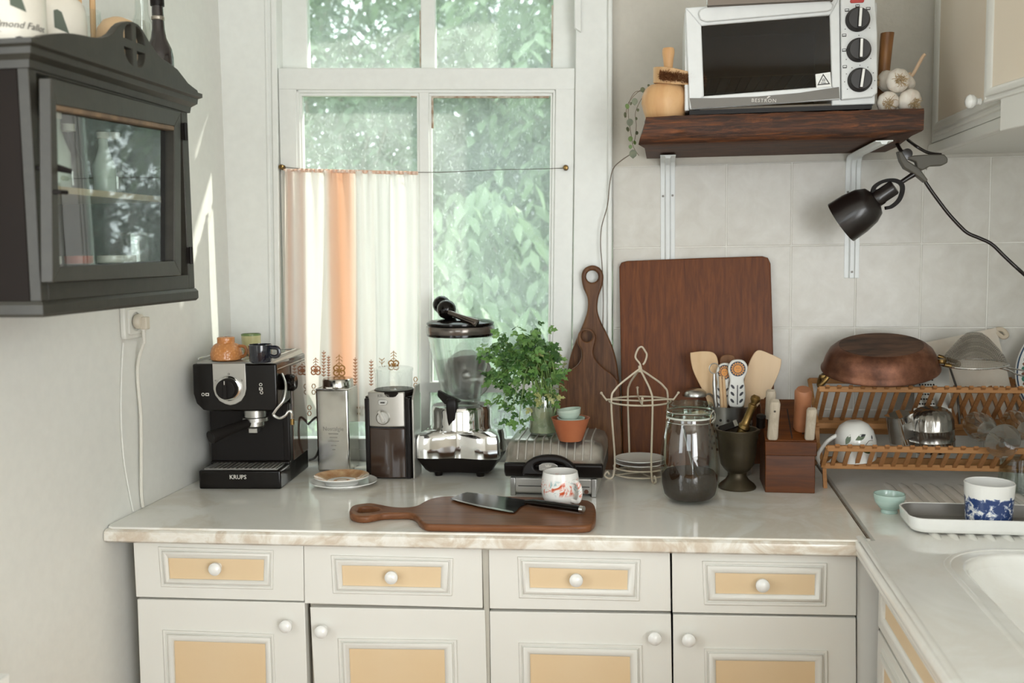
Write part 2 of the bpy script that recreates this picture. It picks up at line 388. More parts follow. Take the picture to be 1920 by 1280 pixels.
def leaf(vs, fs, p, d, up, L, w):
    d = d.normalized(); s = d.cross(up)
    if s.length < 1e-3: s = d.orthogonal()
    s.normalize(); u = s.cross(d); b = len(vs)
    vs += [p, p+d*L*.35+s*w*.5+u*w*.12, p+d*L*.35-s*w*.5+u*w*.12, p+d*L*.7+s*w*.36-u*L*.02, p+d*L*.7-s*w*.36-u*L*.02, p+d*L-u*L*.12, p+d*L*.4-u*w*.02, p+d*L*.72-u*L*.06]
    fs += [(b, b+1, b+6), (b, b+6, b+2), (b+1, b+3, b+7, b+6), (b+6, b+7, b+4, b+2), (b+3, b+5, b+7), (b+7, b+5, b+4)]
def tree(name, label, c, rad, n, L, m, droop=0.5, trunk=True, seed=1, twig=6, shell=0.35):
    rnd = random.Random(seed); c = Vector(c); rad = Vector(rad)
    root = thing(name, label, 'tree' if 'tree' in name else 'bush', (c.x, c.y, -0.5)); vs = []; fs = []; br = MB()
    base = Vector((c.x, c.y, -0.5))
    br.tube([base, base.lerp(c, .5)+Vector((.08, 0, 0)), c+Vector((0, 0, rad.z*.5))], [rad.x*.07, rad.x*.05, rad.x*.015], 8)
    for k in range(n):
        while True:
            q = Vector((rnd.uniform(-1, 1), rnd.uniform(-1, 1), rnd.uniform(-1, 1)))
            if shell < q.length < 1: break
        q.z = q.z; p = c + Vector((q.x*rad.x, q.y*rad.y, q.z*rad.z))
        p += Vector((mnoise.noise(p*1.7), mnoise.noise(p*1.7+Vector((9, 0, 0))), mnoise.noise(p*1.7+Vector((0, 9, 0)))))*0.3*rad.x
        ax = (Vector((q.x, q.y, 0.1)) + Vector((rnd.gauss(0, .5), rnd.gauss(0, .5), -droop+rnd.gauss(0, .2)))).normalized()
        side = ax.cross(Vector((0, 0, 1))).normalized() if abs(ax.z) < .98 else Vector((1, 0, 0))
        if k < 26: br.tube([base.lerp(c, .45+.4*rnd.random()), p], [rad.x*.02, .004], 5)
        for t in range(twig):                                          # leaflets in pairs along a drooping twig
            pp = p + ax*L*(t//2)*0.55 + Vector((0, 0, -0.04*t*t*L))
            sg = 1 if t % 2 else -1
            dd = ax*0.8 + side*sg*0.9 + Vector((rnd.gauss(0, .2), rnd.gauss(0, .2), -droop+rnd.gauss(0, .25)))
            ll = L*rnd.uniform(.75, 1.2); leaf(vs, fs, pp, dd, Vector((rnd.gauss(0, .3), rnd.gauss(0, .3), 1)), ll, ll*.36)
    MBl = MB(); MBl.v = vs; MBl.f = fs
    MBl.build('foliage', m, root, world=True, kind='stuff', ang=180); br.build('trunk', m_bark, root, world=True)
    return root
def outdoors(*a, **k): return tree(*a, **k)
tree('elder_tree', 'pale drooping leafy tree closest outside the window, lower half of the panes', (-0.72, 6.0, 1.05), (1.05, .8, .95), 900, .17, ml_light, .75, seed=2)
tree('elder_tree', 'pale tree beyond the upper panes behind the drooping one', (-0.35, 7.6, 3.0), (1.5, 1.0, 1.3), 1000, .17, ml_light, .5, seed=3)
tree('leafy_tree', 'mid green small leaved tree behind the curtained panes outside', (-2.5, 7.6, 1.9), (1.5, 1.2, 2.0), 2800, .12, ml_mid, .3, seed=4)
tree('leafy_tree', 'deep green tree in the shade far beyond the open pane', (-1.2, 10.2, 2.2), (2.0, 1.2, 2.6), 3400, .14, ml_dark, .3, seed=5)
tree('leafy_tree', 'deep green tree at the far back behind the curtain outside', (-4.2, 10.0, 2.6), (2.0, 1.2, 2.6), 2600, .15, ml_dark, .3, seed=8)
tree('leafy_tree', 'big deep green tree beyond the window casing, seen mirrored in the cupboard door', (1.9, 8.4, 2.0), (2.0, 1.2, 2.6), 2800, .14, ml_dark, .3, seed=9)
tree('garden_bush', 'low leafy bush outside under the drooping tree', (-1.6, 5.0, -.05), (1.2, .6, .55), 700, .11, ml_mid, .3, seed=6)
tree('leafy_tree', 'small tree added beyond the casing to block low sun, seen only mirrored in glass', (1.7, 4.6, 1.7), (.9, .6, 1.25), 900, .12, ml_mid, .4, seed=7)  # added out of direct view so its crown stops the lower sun rays
# ---------------------------------------------------------------- worktops and base cabinets
def marble(name, a, b, c, sc=5):
    q = NT(name); v = q.coord((1, 1, 1)); f = q.noise(v, sc, 8, 0.62, 1.1)
    q.l(q.ramp(f, [(0.3, a), (0.44, b), (0.5, a), (0.58, c), (0.75, b)]), q.b.inputs['Base Color'])
    q.b.inputs['Roughness'].default_value = 0.12; q.b.inputs['Coat Weight'].default_value = 0.15; return q.m
m_marble = marble('marble_laminate', '#e6e4dd', '#e9e7e1', '#dcd6ca', 3.0)
m_marble2 = marble('marble_edge', '#d6cfc2', '#e2dfd7', '#c6b8a6', 9)
ZT = 0.9
FL, FR = atZ(219, 988), atZ(1600, 1012)
front = [(XL+0.02+i*(FR.x-XL-0.02)/12, FL.y+(FR.y-FL.y)*i/12) for i in range(13)]
ctop = thing('countertop', 'long cream marbled worktop running under the window', 'countertop', (-0.45, 2.6, ZT-0.038))
mb = MB(); mb.prism([(XL+0.001, FL.y+.022), (XL+0.006, FL.y+.008)]+front+[(0.4475, FR.y+.003), (0.4485, 2.75), (0.4485, YB-.0105), (-0.14, YB-.0105), (-0.14, wy(-0.14)-.002), (XL+0.001, wy(XL)-.002)], ZT-0.006, ZT)
mb.build('worktop', m_marble, ctop, world=True, bevel=0.0025, seg=3)
mb = MB(); pf = [(-.004, -.0062), (-.0105, -.010), (-.013, -.022), (-.012, -.032), (-.004, -.038), (.0215, -.038), (.0215, -.0062)]
def edge_strip(mb, A, B, prof):
    A = Vector((A[0], A[1], 0)); B = Vector((B[0], B[1], 0)); d = (B-A).normalized(); n = Vector((-d.y, d.x, 0))
    vs = []; fs = []; N = len(prof)
    for P in (A, B): vs += [P + n*(a+0.004) + Vector((0, 0, ZT+b)) for a, b in prof]
    for i in range(N): fs.append((i, N+i, N+(i+1) % N, (i+1) % N))
    fs += [tuple(range(N)), tuple(range(2*N-1, N-1, -1))]; mb.add(vs, fs)
edge_strip(mb, (XL+0.003, FL.y), (0.4475, FR.y+.001), pf); mb.build('front_edge', m_marble2, ctop, world=True)
CP = Plane((FL.x, FL.y+0.028, 0), (FR.y-FL.y, -(FR.x-FL.x), 0))       # plane of the cabinet fronts
def mould(mb, pl, Q, q, base, hs):
    loops = []
    for t, h in hs: loops.append([pl.hit(a[0]+(b[0]-a[0])*t, a[1]+(b[1]-a[1])*t, base+h) for a, b in zip(Q, q)])
    vs = [p for L in loops for p in L]; fs = []
    for i in range(len(loops)-1):
        for k in range(4): fs.append((4*i+k, 4*(i+1)+k, 4*(i+1)+(k+1) % 4, 4*i+(k+1) % 4))
    mb.add(vs, fs)
HS = [(0, 0), (.06, .005), (.24, .005), (.28, .0025), (.36, .0025), (.42, .0095), (.62, .0115), (.9, .007), (1, .0008)]
def knob(parent, p, n, s=1.0):
    n = Vector(n).normalized(); m = Matrix.Translation(p) @ n.to_track_quat('Z', 'Y').to_matrix().to_4x4() @ SC(s, s, s)
    mb = MB(); mb.lathe([(0, 0), (.008, 0), (.007, .006), (.0075, .010), (.0125, .014), (.0158, .020), (.0155, .026), (.011, .031), (.004, .0332), (0, .0335)], 20, m)
    return mb.build('knob', m_knob, parent, world=True)
cabs = [
 dict(dr=[(249, 1006), (568, 1014), (570, 1127), (255, 1119)], mo=[(296, 1024), (513, 1031), (512, 1105), (302, 1100)], cr=[(316, 1046), (495, 1049), (494, 1088), (319, 1084)], kn=(400, 1069),
      do=[(257, 1123), (571, 1130), (576, 1285), (263, 1285)], mo2=[(304, 1180), (513, 1188), (517, 1290), (309, 1290)], cr2=[(327, 1201), (497, 1207), (499, 1290), (330, 1290)], kn2=(533, 1177)),
 dict(dr=[(569, 1016), (903, 1023), (905, 1140), (571, 1131)], mo=[(620, 1040), (850, 1046), (848, 1117), (624, 1112)], cr=[(641, 1060), (827, 1063), (826, 1101), (643, 1097)], kn=(732, 1085),
      do=[(581, 1138), (909, 1144), (913, 1285), (589, 1285)], mo2=[(633, 1196), (857, 1199), (859, 1290), (637, 1290)], cr2=[(655, 1216), (833, 1218), (835, 1290), (658, 1290)], kn2=(600, 1187)),
 dict(dr=[(916, 1025), (1256, 1029), (1258, 1146), (918, 1141)], mo=[(970, 1043), (1201, 1048), (1199, 1127), (973, 1121)], cr=[(992, 1064), (1177, 1069), (1176, 1105), (994, 1101)], kn=(1080, 1090),
      do=[(918, 1146), (1258, 1151), (1260, 1285), (920, 1285)], mo2=[(972, 1204), (1204, 1209), (1206, 1290), (974, 1290)], cr2=[(994, 1226), (1181, 1231), (1182, 1290), (995, 1290)], kn2=(1228, 1200)),
 dict(dr=[(1260, 1031), (1606, 1036), (1606, 1154), (1261, 1148)], mo=[(1316, 1051), (1551, 1055), (1549, 1137), (1320, 1134)], cr=[(1341, 1074), (1528, 1077), (1527, 1115), (1342, 1112)], kn=(1431, 1100),
      do=[(1262, 1152), (1605, 1158), (1606, 1285), (1263, 1285)], mo2=[(1320, 1215), (1552, 1219), (1553, 1290), (1321, 1290)], cr2=[(1342, 1238), (1528, 1240), (1528, 1290), (1343, 1290)], kn2=(1292, 1203)),
]
def ext(q, zb):   # carry a quad that the frame cuts off down to a height zb
    a, b, c, d = [CP.hit(*p) for p in q]
    def down(p, s): t = (zb-p.z)/(s.z-p.z); return p+(s-p)*t
    return [q[0], q[1], pix(down(b, c)), pix(down(a, d))]
def pix(p):
    d = Vector(p)-CAM; w = d.dot(CA); return (CX+F*d.dot(CR)/w, CY-F*d.dot(CU)/w)
cablab = ['white base cabinet nearest the plain wall, door knob at its far corner', 'white base cabinet whose door hangs beside the dark gap',
          'white base cabinet under the wooden chopping board end and mug', 'white base cabinet in the corner with chipped paint under the worktop']
for i, c in enumerate(cabs):
    e = [CP.hit(*p) for p in c['dr']]
    root = thing('base_cabinet', cablab[i], 'cabinet', (e[0].x, e[0].y+0.02, 0.0), group='base cabinets under the worktop')
    x0, x1 = e[0].x+0.004, e[1].x-0.002; yf = e[0].y+0.022
    mb = MB(); t = 0.016
    d1 = (e[1].y-e[0].y)
    mb.hexa([(x0, yf, 0.1), (x1, yf+d1, .1), (x1, 2.88, .1), (x0, 2.88, .1)], [(x0, yf, .858), (x1, yf+d1, .858), (x1, 2.88, .858), (x0, 2.88, .858)])
    mb.box(x0, yf+.06, 0.0, x1, 2.8, .1); mb.build('carcass', mat('carcass_paint', '#b9b2a5', .6) if i == 0 else bpy.data.materials['carcass_paint'], root, world=True)
    d = slab(MB(), CP, c['dr'], 0.0, -0.02).build('drawer', m_cab, root, world=True, bevel=0.0018)
    mb = MB(); mould(mb, CP, c['mo'], c['cr'], 0, HS); mb.build('moulding', m_cab, d, world=True, ang=50)
    slab(MB(), CP, c['cr'], .0015, 0.0).build('inset_panel', m_cream, d, world=True)
    knob(d, CP.hit(*c['kn'], .0335)-CP.n*.032, CP.n)
    dq = ext(c['do'], 0.105); mq = ext(c['mo2'], 0.16); cq = ext(c['cr2'], 0.18)
    dd = slab(MB(), CP, dq, -0.001+(0.004 if i == 0 else 0), -0.02).build('door', m_cab, root, world=True, bevel=0.0018)
    b = 0.003 if i == 0 else -0.001
    mb = MB(); mould(mb, CP, mq, cq, b, HS); mb.build('moulding', m_cab, dd, world=True, ang=50)
    slab(MB(), CP, cq, b+.0015, b).build('inset_panel', m_cream, dd, world=True)
    knob(dd, CP.hit(*c['kn2'], b+.0335)-CP.n*.032, CP.n)
mb = MB(); q = ext([(904, 1023), (916, 1024), (919, 1285), (911, 1285)], 0.1); slab(mb, CP, q, -0.006, -0.02)
mb.build('filler_post', mat('taped_filler', '#b3afa4', 0.5), bpy.data.objects['base_cabinet.001'], world=True)
# ---- sink side
XS = 0.452
stop = thing('sink_counter', 'white glossy sink worktop with moulded drainer grooves and a basin', 'countertop', (0.75, 1.6, .862))
SL = 0.4505
outer = [(SL, YB-.0105), (SL, 2.246), (0.42, 2.236), (0.42, .45), (XR-.002, .45), (XR-.002, YB-.0105)]
basin = rrect(0.60, 1.30, 1.0, 2.165, 0.13, 8)
mb = MB(); mb.sheet([outer, basin], 0.040, 0.010, T(0, 0, 0.882)); m_sink = marble('sink_marble', '#e4e3dd', '#e8e7e2', '#dfdcd4', 3)
mb.build('drainer_top', m_sink, stop, world=True)
mb = MB(); loops = []
for t, zz in ((0, .895), (.0, .885), (.012, .84), (.02, .76), (.05, .725), (.12, .712)): loops.append([(x, y, zz) for x, y in rrect(.598+t, 1.298+t, 1.002-t, 2.167-t, max(.02, .132-t), 8)])
n = len(loops[0]); vs = [p for L in loops for p in L]; fs = []
for a in range(len(loops)-1):
    for i in range(n): fs.append((a*n+i, a*n+(i+1) % n, (a+1)*n+(i+1) % n, (a+1)*n+i))
fs.append(tuple((len(loops)-1)*n+i for i in range(n))); mb.add(vs, fs); mb.build('basin', m_sink, stop, world=True, ang=60)
mb = MB(); rim = [(x, y, .9005) for x, y in rrect(.565, 1.26, 1.035, 2.20, .15, 10)]; mb.tube(rim, .008, 8, True, flat=.5); mb.build('basin_rim', m_sink, stop, world=True)
for i in range(13):
    x = 0.60+i*0.038
    pts = [(x, 2.84, .892), (x, 2.76, .9), (x, 2.30, .9), (x, 2.23, .892)]
    MB().tube(pts, [.0125]*4, 10, flat=.55).build('drainer_ridge', m_sink, stop, world=True)
MB().tube(smooth_loop([(.447, 2.262, .884), (.436, 2.243, .886), (.4345, 2.2, .887), (.4345, 1.4, .887), (.4345, .46, .887)], 5, False), .0165, 14).build('rolled_edge', m_sink, stop, world=True)
MB().box(SL-.002, 2.262, .897, SL+.002, YB-.01, .9008).build('seam', mat('seam_sealant', '#8d8375', .7, var='#5c4c3f', vscale=25), stop, world=True)
# filler between the two cabinet runs, then the sink cabinet whose fronts face the room
XC = 0.4675
sk = thing('sink_cabinet', 'white cabinet under the sink with cream inset panels, facing across the room', 'cabinet', (0.6, 1.9, 0))
mb = MB(); q = ext([(1607, 1036), (1648, 1037), (1648, 1285), (1607, 1285)], 0.0); slab(mb, CP, q, -0.008, -0.03); mb.build('corner_filler', m_cab, sk, world=True)
MB().box(XC+.02, .5, 0.0, 1.07, 1.25, .858).box(XC+.02, 2.19, 0, 1.07, 2.24, .858).box(XC+.02, 1.25, 0, XC+.04, 2.19, .858).box(XC+.04, 1.25, 0, 1.07, 2.19, .06).build('carcass', bpy.data.materials['carcass_paint'], sk, world=True)
XP = Plane((XC, 0, 0), (-1, 0, 0))
def xquad(y0, y1, z0, z1): return [(XC, y0, z1), (XC, y1, z1), (XC, y1, z0), (XC, y0, z0)]
def xmould(mb, Q, q, hs):
    L = [[Vector(a).lerp(Vector(b), t)+Vector((-h, 0, 0)) for a, b in zip(Q, q)] for t, h in hs]; vs = [p for l in L for p in l]; fs = []
    for i in range(len(L)-1):
        for k in range(4): fs.append((4*i+k, 4*i+(k+1) % 4, 4*(i+1)+(k+1) % 4, 4*(i+1)+k))
    mb.add(vs, [tuple(reversed(f)) for f in fs])
yy = 2.235
for nm, w, z0, z1, off in (('drawer', .92, .712, .845, 0), ('door', .46, .11, .704, 0), ('door', .46, .11, .704, .46), ('drawer', .4, .712, .845, .92), ('door', .4, .11, .704, .92)):
    y1, y0 = yy-off-.004, yy-off-w+.004
    if True:
        d = MB().box(XC, y0, z0, XC+.019, y1, z1).build(nm, m_cab, sk, world=True, bevel=.0018)
        Q = xquad(y1-.05, y0+.05, z0+.022, z1-.022); q = xquad(y1-.078, y0+.078, z0+.046, z1-.046)
        mb = MB(); xmould(mb, Q, q, HS); mb.build('moulding', m_cab, d, world=True, ang=50)
        MB().box(XC-.0015, y0+.078, z0+.046, XC, y1-.078, z1-.046).build('inset_panel', m_cream, d, world=True)
        if nm == 'door': knob(d, (XC, (y0+y1)/2 if nm == 'drawer' else y0+.035, (z0+z1)/2 if nm == 'drawer' else z1-.06), (-1, 0, 0))
# ================================================================== LEFT WALL: cupboard and what stands on it
XF = -1.0; PF = Plane((XF, 0, 0), (1, 0, 0))
def yz(px, py, x=XF): p = atX(px, py, x); return (p.y, p.z)
def q_dark(name, c, c2, rough=.45):
    q = NT(name); v = q.coord((1, 1, 1)); f = q.noise(v, 30, 6, .7); e = q.noise(v, 5, 3)
    q.l(q.ramp(f, [(0.3, c), (0.62, c2), (0.74, c2), (0.8, '#7d5c3c')]), q.b.inputs['Base Color'])
    q.b.inputs['Roughness'].default_value = rough; q.bump(q.noise(q.coord((1, 8, 1)), 30, 4), .2, .001); return q.m
m_cup = q_dark('worn_olive_paint', '#2d2b25', '#36342d'); m_cupedge = mat('worn_edge', '#5b4a3a', .6, var='#7e6850', vscale=30)
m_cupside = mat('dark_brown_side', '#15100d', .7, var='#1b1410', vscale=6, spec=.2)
m_cupin = mat('cupboard_inside', '#5e5b50', .7)
y0 = yz(64, 320)[0]; y1 = yz(356, 320)[0]; zb = yz(356, 541)[1]; zt = yz(356, 199)[1]
cup = thing('wall_cupboard', 'dark olive wall cupboard with a glazed door and carved crest', 'cupboard', (XL, (y0+y1)/2, zb-.03))
XW = XL+.002
MB().box(XW, y0, zb, XF-.021, y0+.016, zt).build('side_panel', m_cupside, cup, world=True, bevel=.001); MB().box(XW, y1-.016, zb, XF-.021, y1, zt).build('side_panel', m_cupside, cup, world=True, bevel=.001)
mb = MB(); mb.box(XW, y0+.016, zb, XF-.021, y1-.016, zb+.014).box(XW, y0+.016, zt-.014, XF-.021, y1-.016, zt).box(XW, y0+.016, zb, XW+.006, y1-.016, zt); mb.build('cabinet_box', m_cupin, cup, world=True)
zs = yz(110, 345, -1.03)[1]
MB().box(XW+.006, y0+.016, zs-.012, XF-.06, y1-.016, zs).build('shelf', mat('shelf_wood', '#b09b7c', .6), cup, world=True)
# face frame round the door
d0 = yz(84, 139); d1 = yz(340, 211); d2 = yz(340, 516); d3 = yz(97, 530)
dy0, dy1 = d3[0]-.004, d1[0]; dz1, dz0 = d0[1]-.004, d2[1]+.002
mb = MB()
for a in ((y0, zb, dy0-.006, zt), (dy1+.001, zb, y1, zt), (dy0-.006, dz1+.002, dy1+.001, zt), (dy0-.006, zb, dy1+.001, dz0-.002)):
    mb.box(XF-.02, a[0], a[1], XF, a[2], a[3])
mb.build('face_frame', m_cup, cup, world=True, bevel=.0012)
o0 = yz(109, 197); o1 = yz(327, 236); o2 = yz(327, 489); o3 = yz(113, 500)
gy0, gy1, gz0, gz1 = o3[0], o1[0], o2[1], o0[1]
# the door stands ajar, its latch side out from the frame
DA = 0.065; PD = Plane((XF+.004, dy1, 0), (cos(DA), sin(DA), 0))
A_ = [(95, 146), (339, 211), (340, 516), (99, 529)]; B_ = [(106, 196), (327, 236), (327, 489), (113, 500)]
mb = MB()
for k in range(4): slab(mb, PD, [A_[k], A_[(k+1) % 4], B_[(k+1) % 4], B_[k]], 0, -.02)
door = mb.build('door', m_cup, cup, world=True, bevel=.0012)
mb = MB(); slab(mb, PD, [B_[0], B_[1], (327, 245), (106, 206)], -.001, -.018); mb.build('worn_bead', m_cupedge, door, world=True, bevel=.002)
slab(MB(), PD, [(104, 194), (330, 234), (330, 491), (111, 502)], -.015, -.018).build('pane', thinglass('cupboard_pane', '#f4f8f5', .13), door, world=True)
for py in (245, 479):
    p = atX(338, py, XF+.005)
    MB().box(XF+.002, dy1-.008, p.z-.017, XF+.006, dy1+.008, p.z+.017).tube([(XF+.008, dy1, p.z-.018), (XF+.008, dy1, p.z+.018)], .004, 8).build('hinge', m_blackm, cup, world=True)
p = atX(95, 318, XF); mb = MB()
mb.tube([(XF, dy0-.018, p.z), (XF+.018, dy0-.018, p.z)], .004, 8).tube([(XF+.017, dy0-.018, p.z+.006), (XF+.03, dy0-.012, p.z), (XF+.05, dy0-.002, p.z-.006)], [.004, .006, .004], 8)
mb.build('turn_latch', m_blackm, cup, world=True)
p = PD.hit(100, 360, 0); MB().tube([p, p+PD.n*.012, p+PD.n*.014+Vector((0, .014, 0))], .0035, 8).build('door_hook', m_blackm, door, world=True)
# cornice and base moulding run along front and near side
def run(name, prof, z, m, ya, yb):
    N = len(prof); vs = []; fs = []
    for px_, py_ in ((XW, 'a'), (XF, 'a'), (XF, 'b'), (XW, 'b')):
        for o, h in prof:
            x = px_ + (o if px_ == XF else 0); y = (ya-o) if py_ == 'a' else (yb+o); vs.append((x, y, z+h))
    for s in range(3):
        for i in range(N): fs.append((s*N+i, (s+1)*N+i, (s+1)*N+(i+1) % N, s*N+(i+1) % N))
    fs += [tuple(range(N-1, -1, -1)), tuple(range(3*N, 4*N))]
    mb = MB(); mb.add(vs, fs); return mb.build(name, m, cup, world=True, ang=30)
ztop = yz(66, 78)[1]
run('cornice', [(-.02, 0), (.004, 0), (.006, .012), (.016, .020), (.017, .030), (.024, .034), (.024, .042), (-.02, .042)], ztop-.045, m_cup, y0, y1)
MB().box(XW, y0-.01, ztop-.004, XF+.01, y1+.01, ztop-.0005).build('top_board', m_cup, cup, world=True)
run('base_moulding', [(-.02, 0), (.001, 0), (.005, .005), (.005, .02), (.001, .026), (-.02, .026)], zb-.026, m_cup, y0, y1)
MB().box(XW, y0, zb-.02, XF-.005, y1, zb-.001).build('bottom_board', m_cup, cup, world=True)
crest = [(68, 70), (80, 66), (100, 63), (118, 62), (134, 63), (152, 66), (170, 70), (188, 71), (200, 68), (209, 62), (218, 50), (226, 43), (236, 40), (246, 41), (256, 46), (264, 56), (271, 68), (279, 82), (290, 98), (300, 109), (314, 118), (330, 130), (340, 143), (350, 156), (360, 164), (367, 169), (371, 181), (66, 80)]
lp = [yz(x, y) for x, y in crest]; cy, cz = yz(249, 86); rr = abs(yz(249, 48)[1]-cz)
loops = [lp]
for qx in (1, -1):
    for qz in (1, -1):
        a = [(cy+qx*(.008+(rr-.008)*cos(t)), cz+qz*(.008+(rr-.008)*sin(t))) for t in [pi/2*i/6 for i in range(7)]]; a.append((cy+qx*.008, cz+qz*.008)); loops.append(a)
YZm = Matrix(((0, 0, 1, XF-.004), (1, 0, 0, 0), (0, 1, 0, 0), (0, 0, 0, 1)))
MB().sheet(loops, .016, .0015, YZm).build('crest_board', m_cup, cup, world=True, ang=30)
# ---- jars and bottles on the cupboard
ZC = ztop
def up(px, py, X): return atX(px, py, X)
def bottle(name, label, cat, loc, prof, m, group=None, extra=None, n=28):
    r = thing(name, label, cat, loc, 0, group); MB().lathe(prof, n).build('body', m, r)
    if extra: extra(r)
    return r
m_stone = mat('stoneware', '#ddd8cb', .25, coat=.3)
def jar_print(r, rad, z, words, ang):
    def wrap(mb, name, m):
        for i, v in enumerate(mb.v):
            a = v.x/rad+ang; mb.v[i] = Vector((cos(a)*(rad+.0006+v.y), sin(a)*(rad+.0006+v.y), v.z))
        mb.build(name, m, r)
    up_ = Matrix(((1, 0, 0, 0), (0, 0, 1, 0), (0, 1, 0, z), (0, 0, 0, 1)))
    mb = MB(); mb.text(words, .0155, up_, .0001, shear=.35); wrap(mb, 'lettering', m_print)
    mb = MB(); mb.prism([(-.03, -.012), (.03, -.012), (.03, -.0127), (-.03, -.0127)], 0, .0002, up_); wrap(mb, 'underline', m_print)
    mb = MB(); mb.prism([(-.008, -.02), (0, -.0175), (.008, -.02), (0, -.0225)], 0, .0002, up_); wrap(mb, 'flourish', m_print)
    mb = MB(); mb.prism([(-.012, .03), (.012, .022), (.004, .048), (.001, .058), (-.006, .062), (-.012, .06)], 0, .0002, up_); wrap(mb, 'printed_emblem', mat('green_print', '#4d5749', .6) if 'green_print' not in bpy.data.materials else bpy.data.materials['green_print'])
sj = [(0, 0), (.045, 0), (.05, .004), (.05, .085), (.047, .098), (.036, .108), (.033, .112), (.035, .116), (.037, .13), (.035, .134), (.030, .134), (.029, .115), (0, .11)]
def stoneware(px, X, label):
    p = up(px, 74, X); r = bottle('stoneware_jar', label, 'jar', (p.x, p.y, ZC), [(a*1.12, b*1.15) for a, b in sj], m_stone, 'printed stoneware jars on the cupboard')
    jar_print(r, .0565, .030, 'Edmond Fallot', atan2(-p.y, -p.x)+.22); return r
stoneware(22, -1.075, 'cream stoneware jar with green emblem, nearest the front corner on the cupboard')
stoneware(103, -1.10, 'cream stoneware jar with green emblem, beside the glass jug on the cupboard')
p = up(172, 74, -1.062)
r = thing('glass_jug', 'small clear glass jug with a pouring lip on the cupboard', 'jug', (p.x, p.y, ZC))
MB().lathe([(0, 0), (.026, 0), (.03, .004), (.033, .03), (.040, .052), (.042, .056), (.0395, .056), (.031, .03), (.027, .006), (0, .005)], 28).build('body', m_thin, r)
mb = MB(); mb.tube([(.02, .036, .054), (.035, .052, .05), (.042, .06, .04), (.043, .062, .022)], [.005, .005, .005, .003], 8); mb.build('lip', m_thin, r)
p = up(152, 66, -1.22); r = thing('rolling_stick_jar', 'tall glass jar holding light wooden sticks at the back of the cupboard top', 'jar', (p.x, p.y, ZC))
MB().lathe([(0, 0), (.04, 0), (.042, .01), (.042, .17), (.04, .17), (.04, .012), (0, .01)], 28).build('body', m_thin, r)
m_lw = wood('light_wood', '#b98f63', '#c8a276', '#d5b48c', 'Z', 10)
for k in range(3): MB().tube([(-.02+.02*k, .01*k-.01, .011), (-.025+.024*k, .012*k-.012, .21)], .006, 8).build('stick', m_lw, r)
p = up(222, 66, -1.085); r = thing('domed_jar', 'round beige jar with a domed cork coloured lid behind the crest', 'jar', (p.x, p.y, ZC))
MB().lathe([(0, 0), (.036, 0), (.042, .01), (.043, .076), (.041, .082), (0, .082)], 28).build('body', mat('beige_glaze', '#c5a584', .3), r)
MB().lathe([(.0415, .082), (.043, .086), (.040, .108), (.028, .124), (.012, .131), (0, .132)], 28).build('domed_lid', mat('cork_lid', '#d3b48d', .5), r)
p = up(268, 60, -1.17); bottle('glass_bottle', 'clear glass carafe with sloping shoulders on the cupboard', 'bottle', (p.x, p.y, ZC), [(0, 0), (.036, 0), (.038, .006), (.038, .12), (.03, .16), (.016, .2), (.014, .25), (.012, .25), (.0135, .2), (.0275, .16), (.0355, .12), (.035, .008), (0, .007)], m_thin)
p = up(244, 50, -1.24); bottle('glass_canister', 'wide white glass canister at the back of the cupboard top', 'canister', (p.x, p.y, ZC), [(0, 0), (.05, 0), (.052, .006), (.052, .17), (.045, .185), (.045, .2), (0, .2)], mat('milk_glass', '#dcdcd4', .2))
p = up(299, 100, -1.10)
def dk(r):
    MB().lathe([(.0302, .03), (.0304, .031), (.0304, .058), (.0302, .059)], 28).build('paper_label', mat('grey_label', '#8d8f8a', .7), r)
    MB().lathe([(.0125, .168), (.0142, .17), (.0142, .176), (.0125, .178)], 20).build('neck_band', mat('silver_foil', '#a39c90', .3, .8), r)
    MB().lathe([(.0125, .20), (.015, .2), (.015, .226), (0, .227)], 20).build('cap', m_black, r)
bottle('dark_bottle', 'dark brown glass bottle with grey label, standing nearest the window end', 'bottle', (p.x, p.y, ZC), [(0, 0), (.028, 0), (.03, .004), (.03, .09), (.027, .108), (.017, .13), (.0135, .15), (.012, .2), (0, .2)], mat('dark_bottle_glass', '#2a2422', .08, coat=.5), extra=dk)
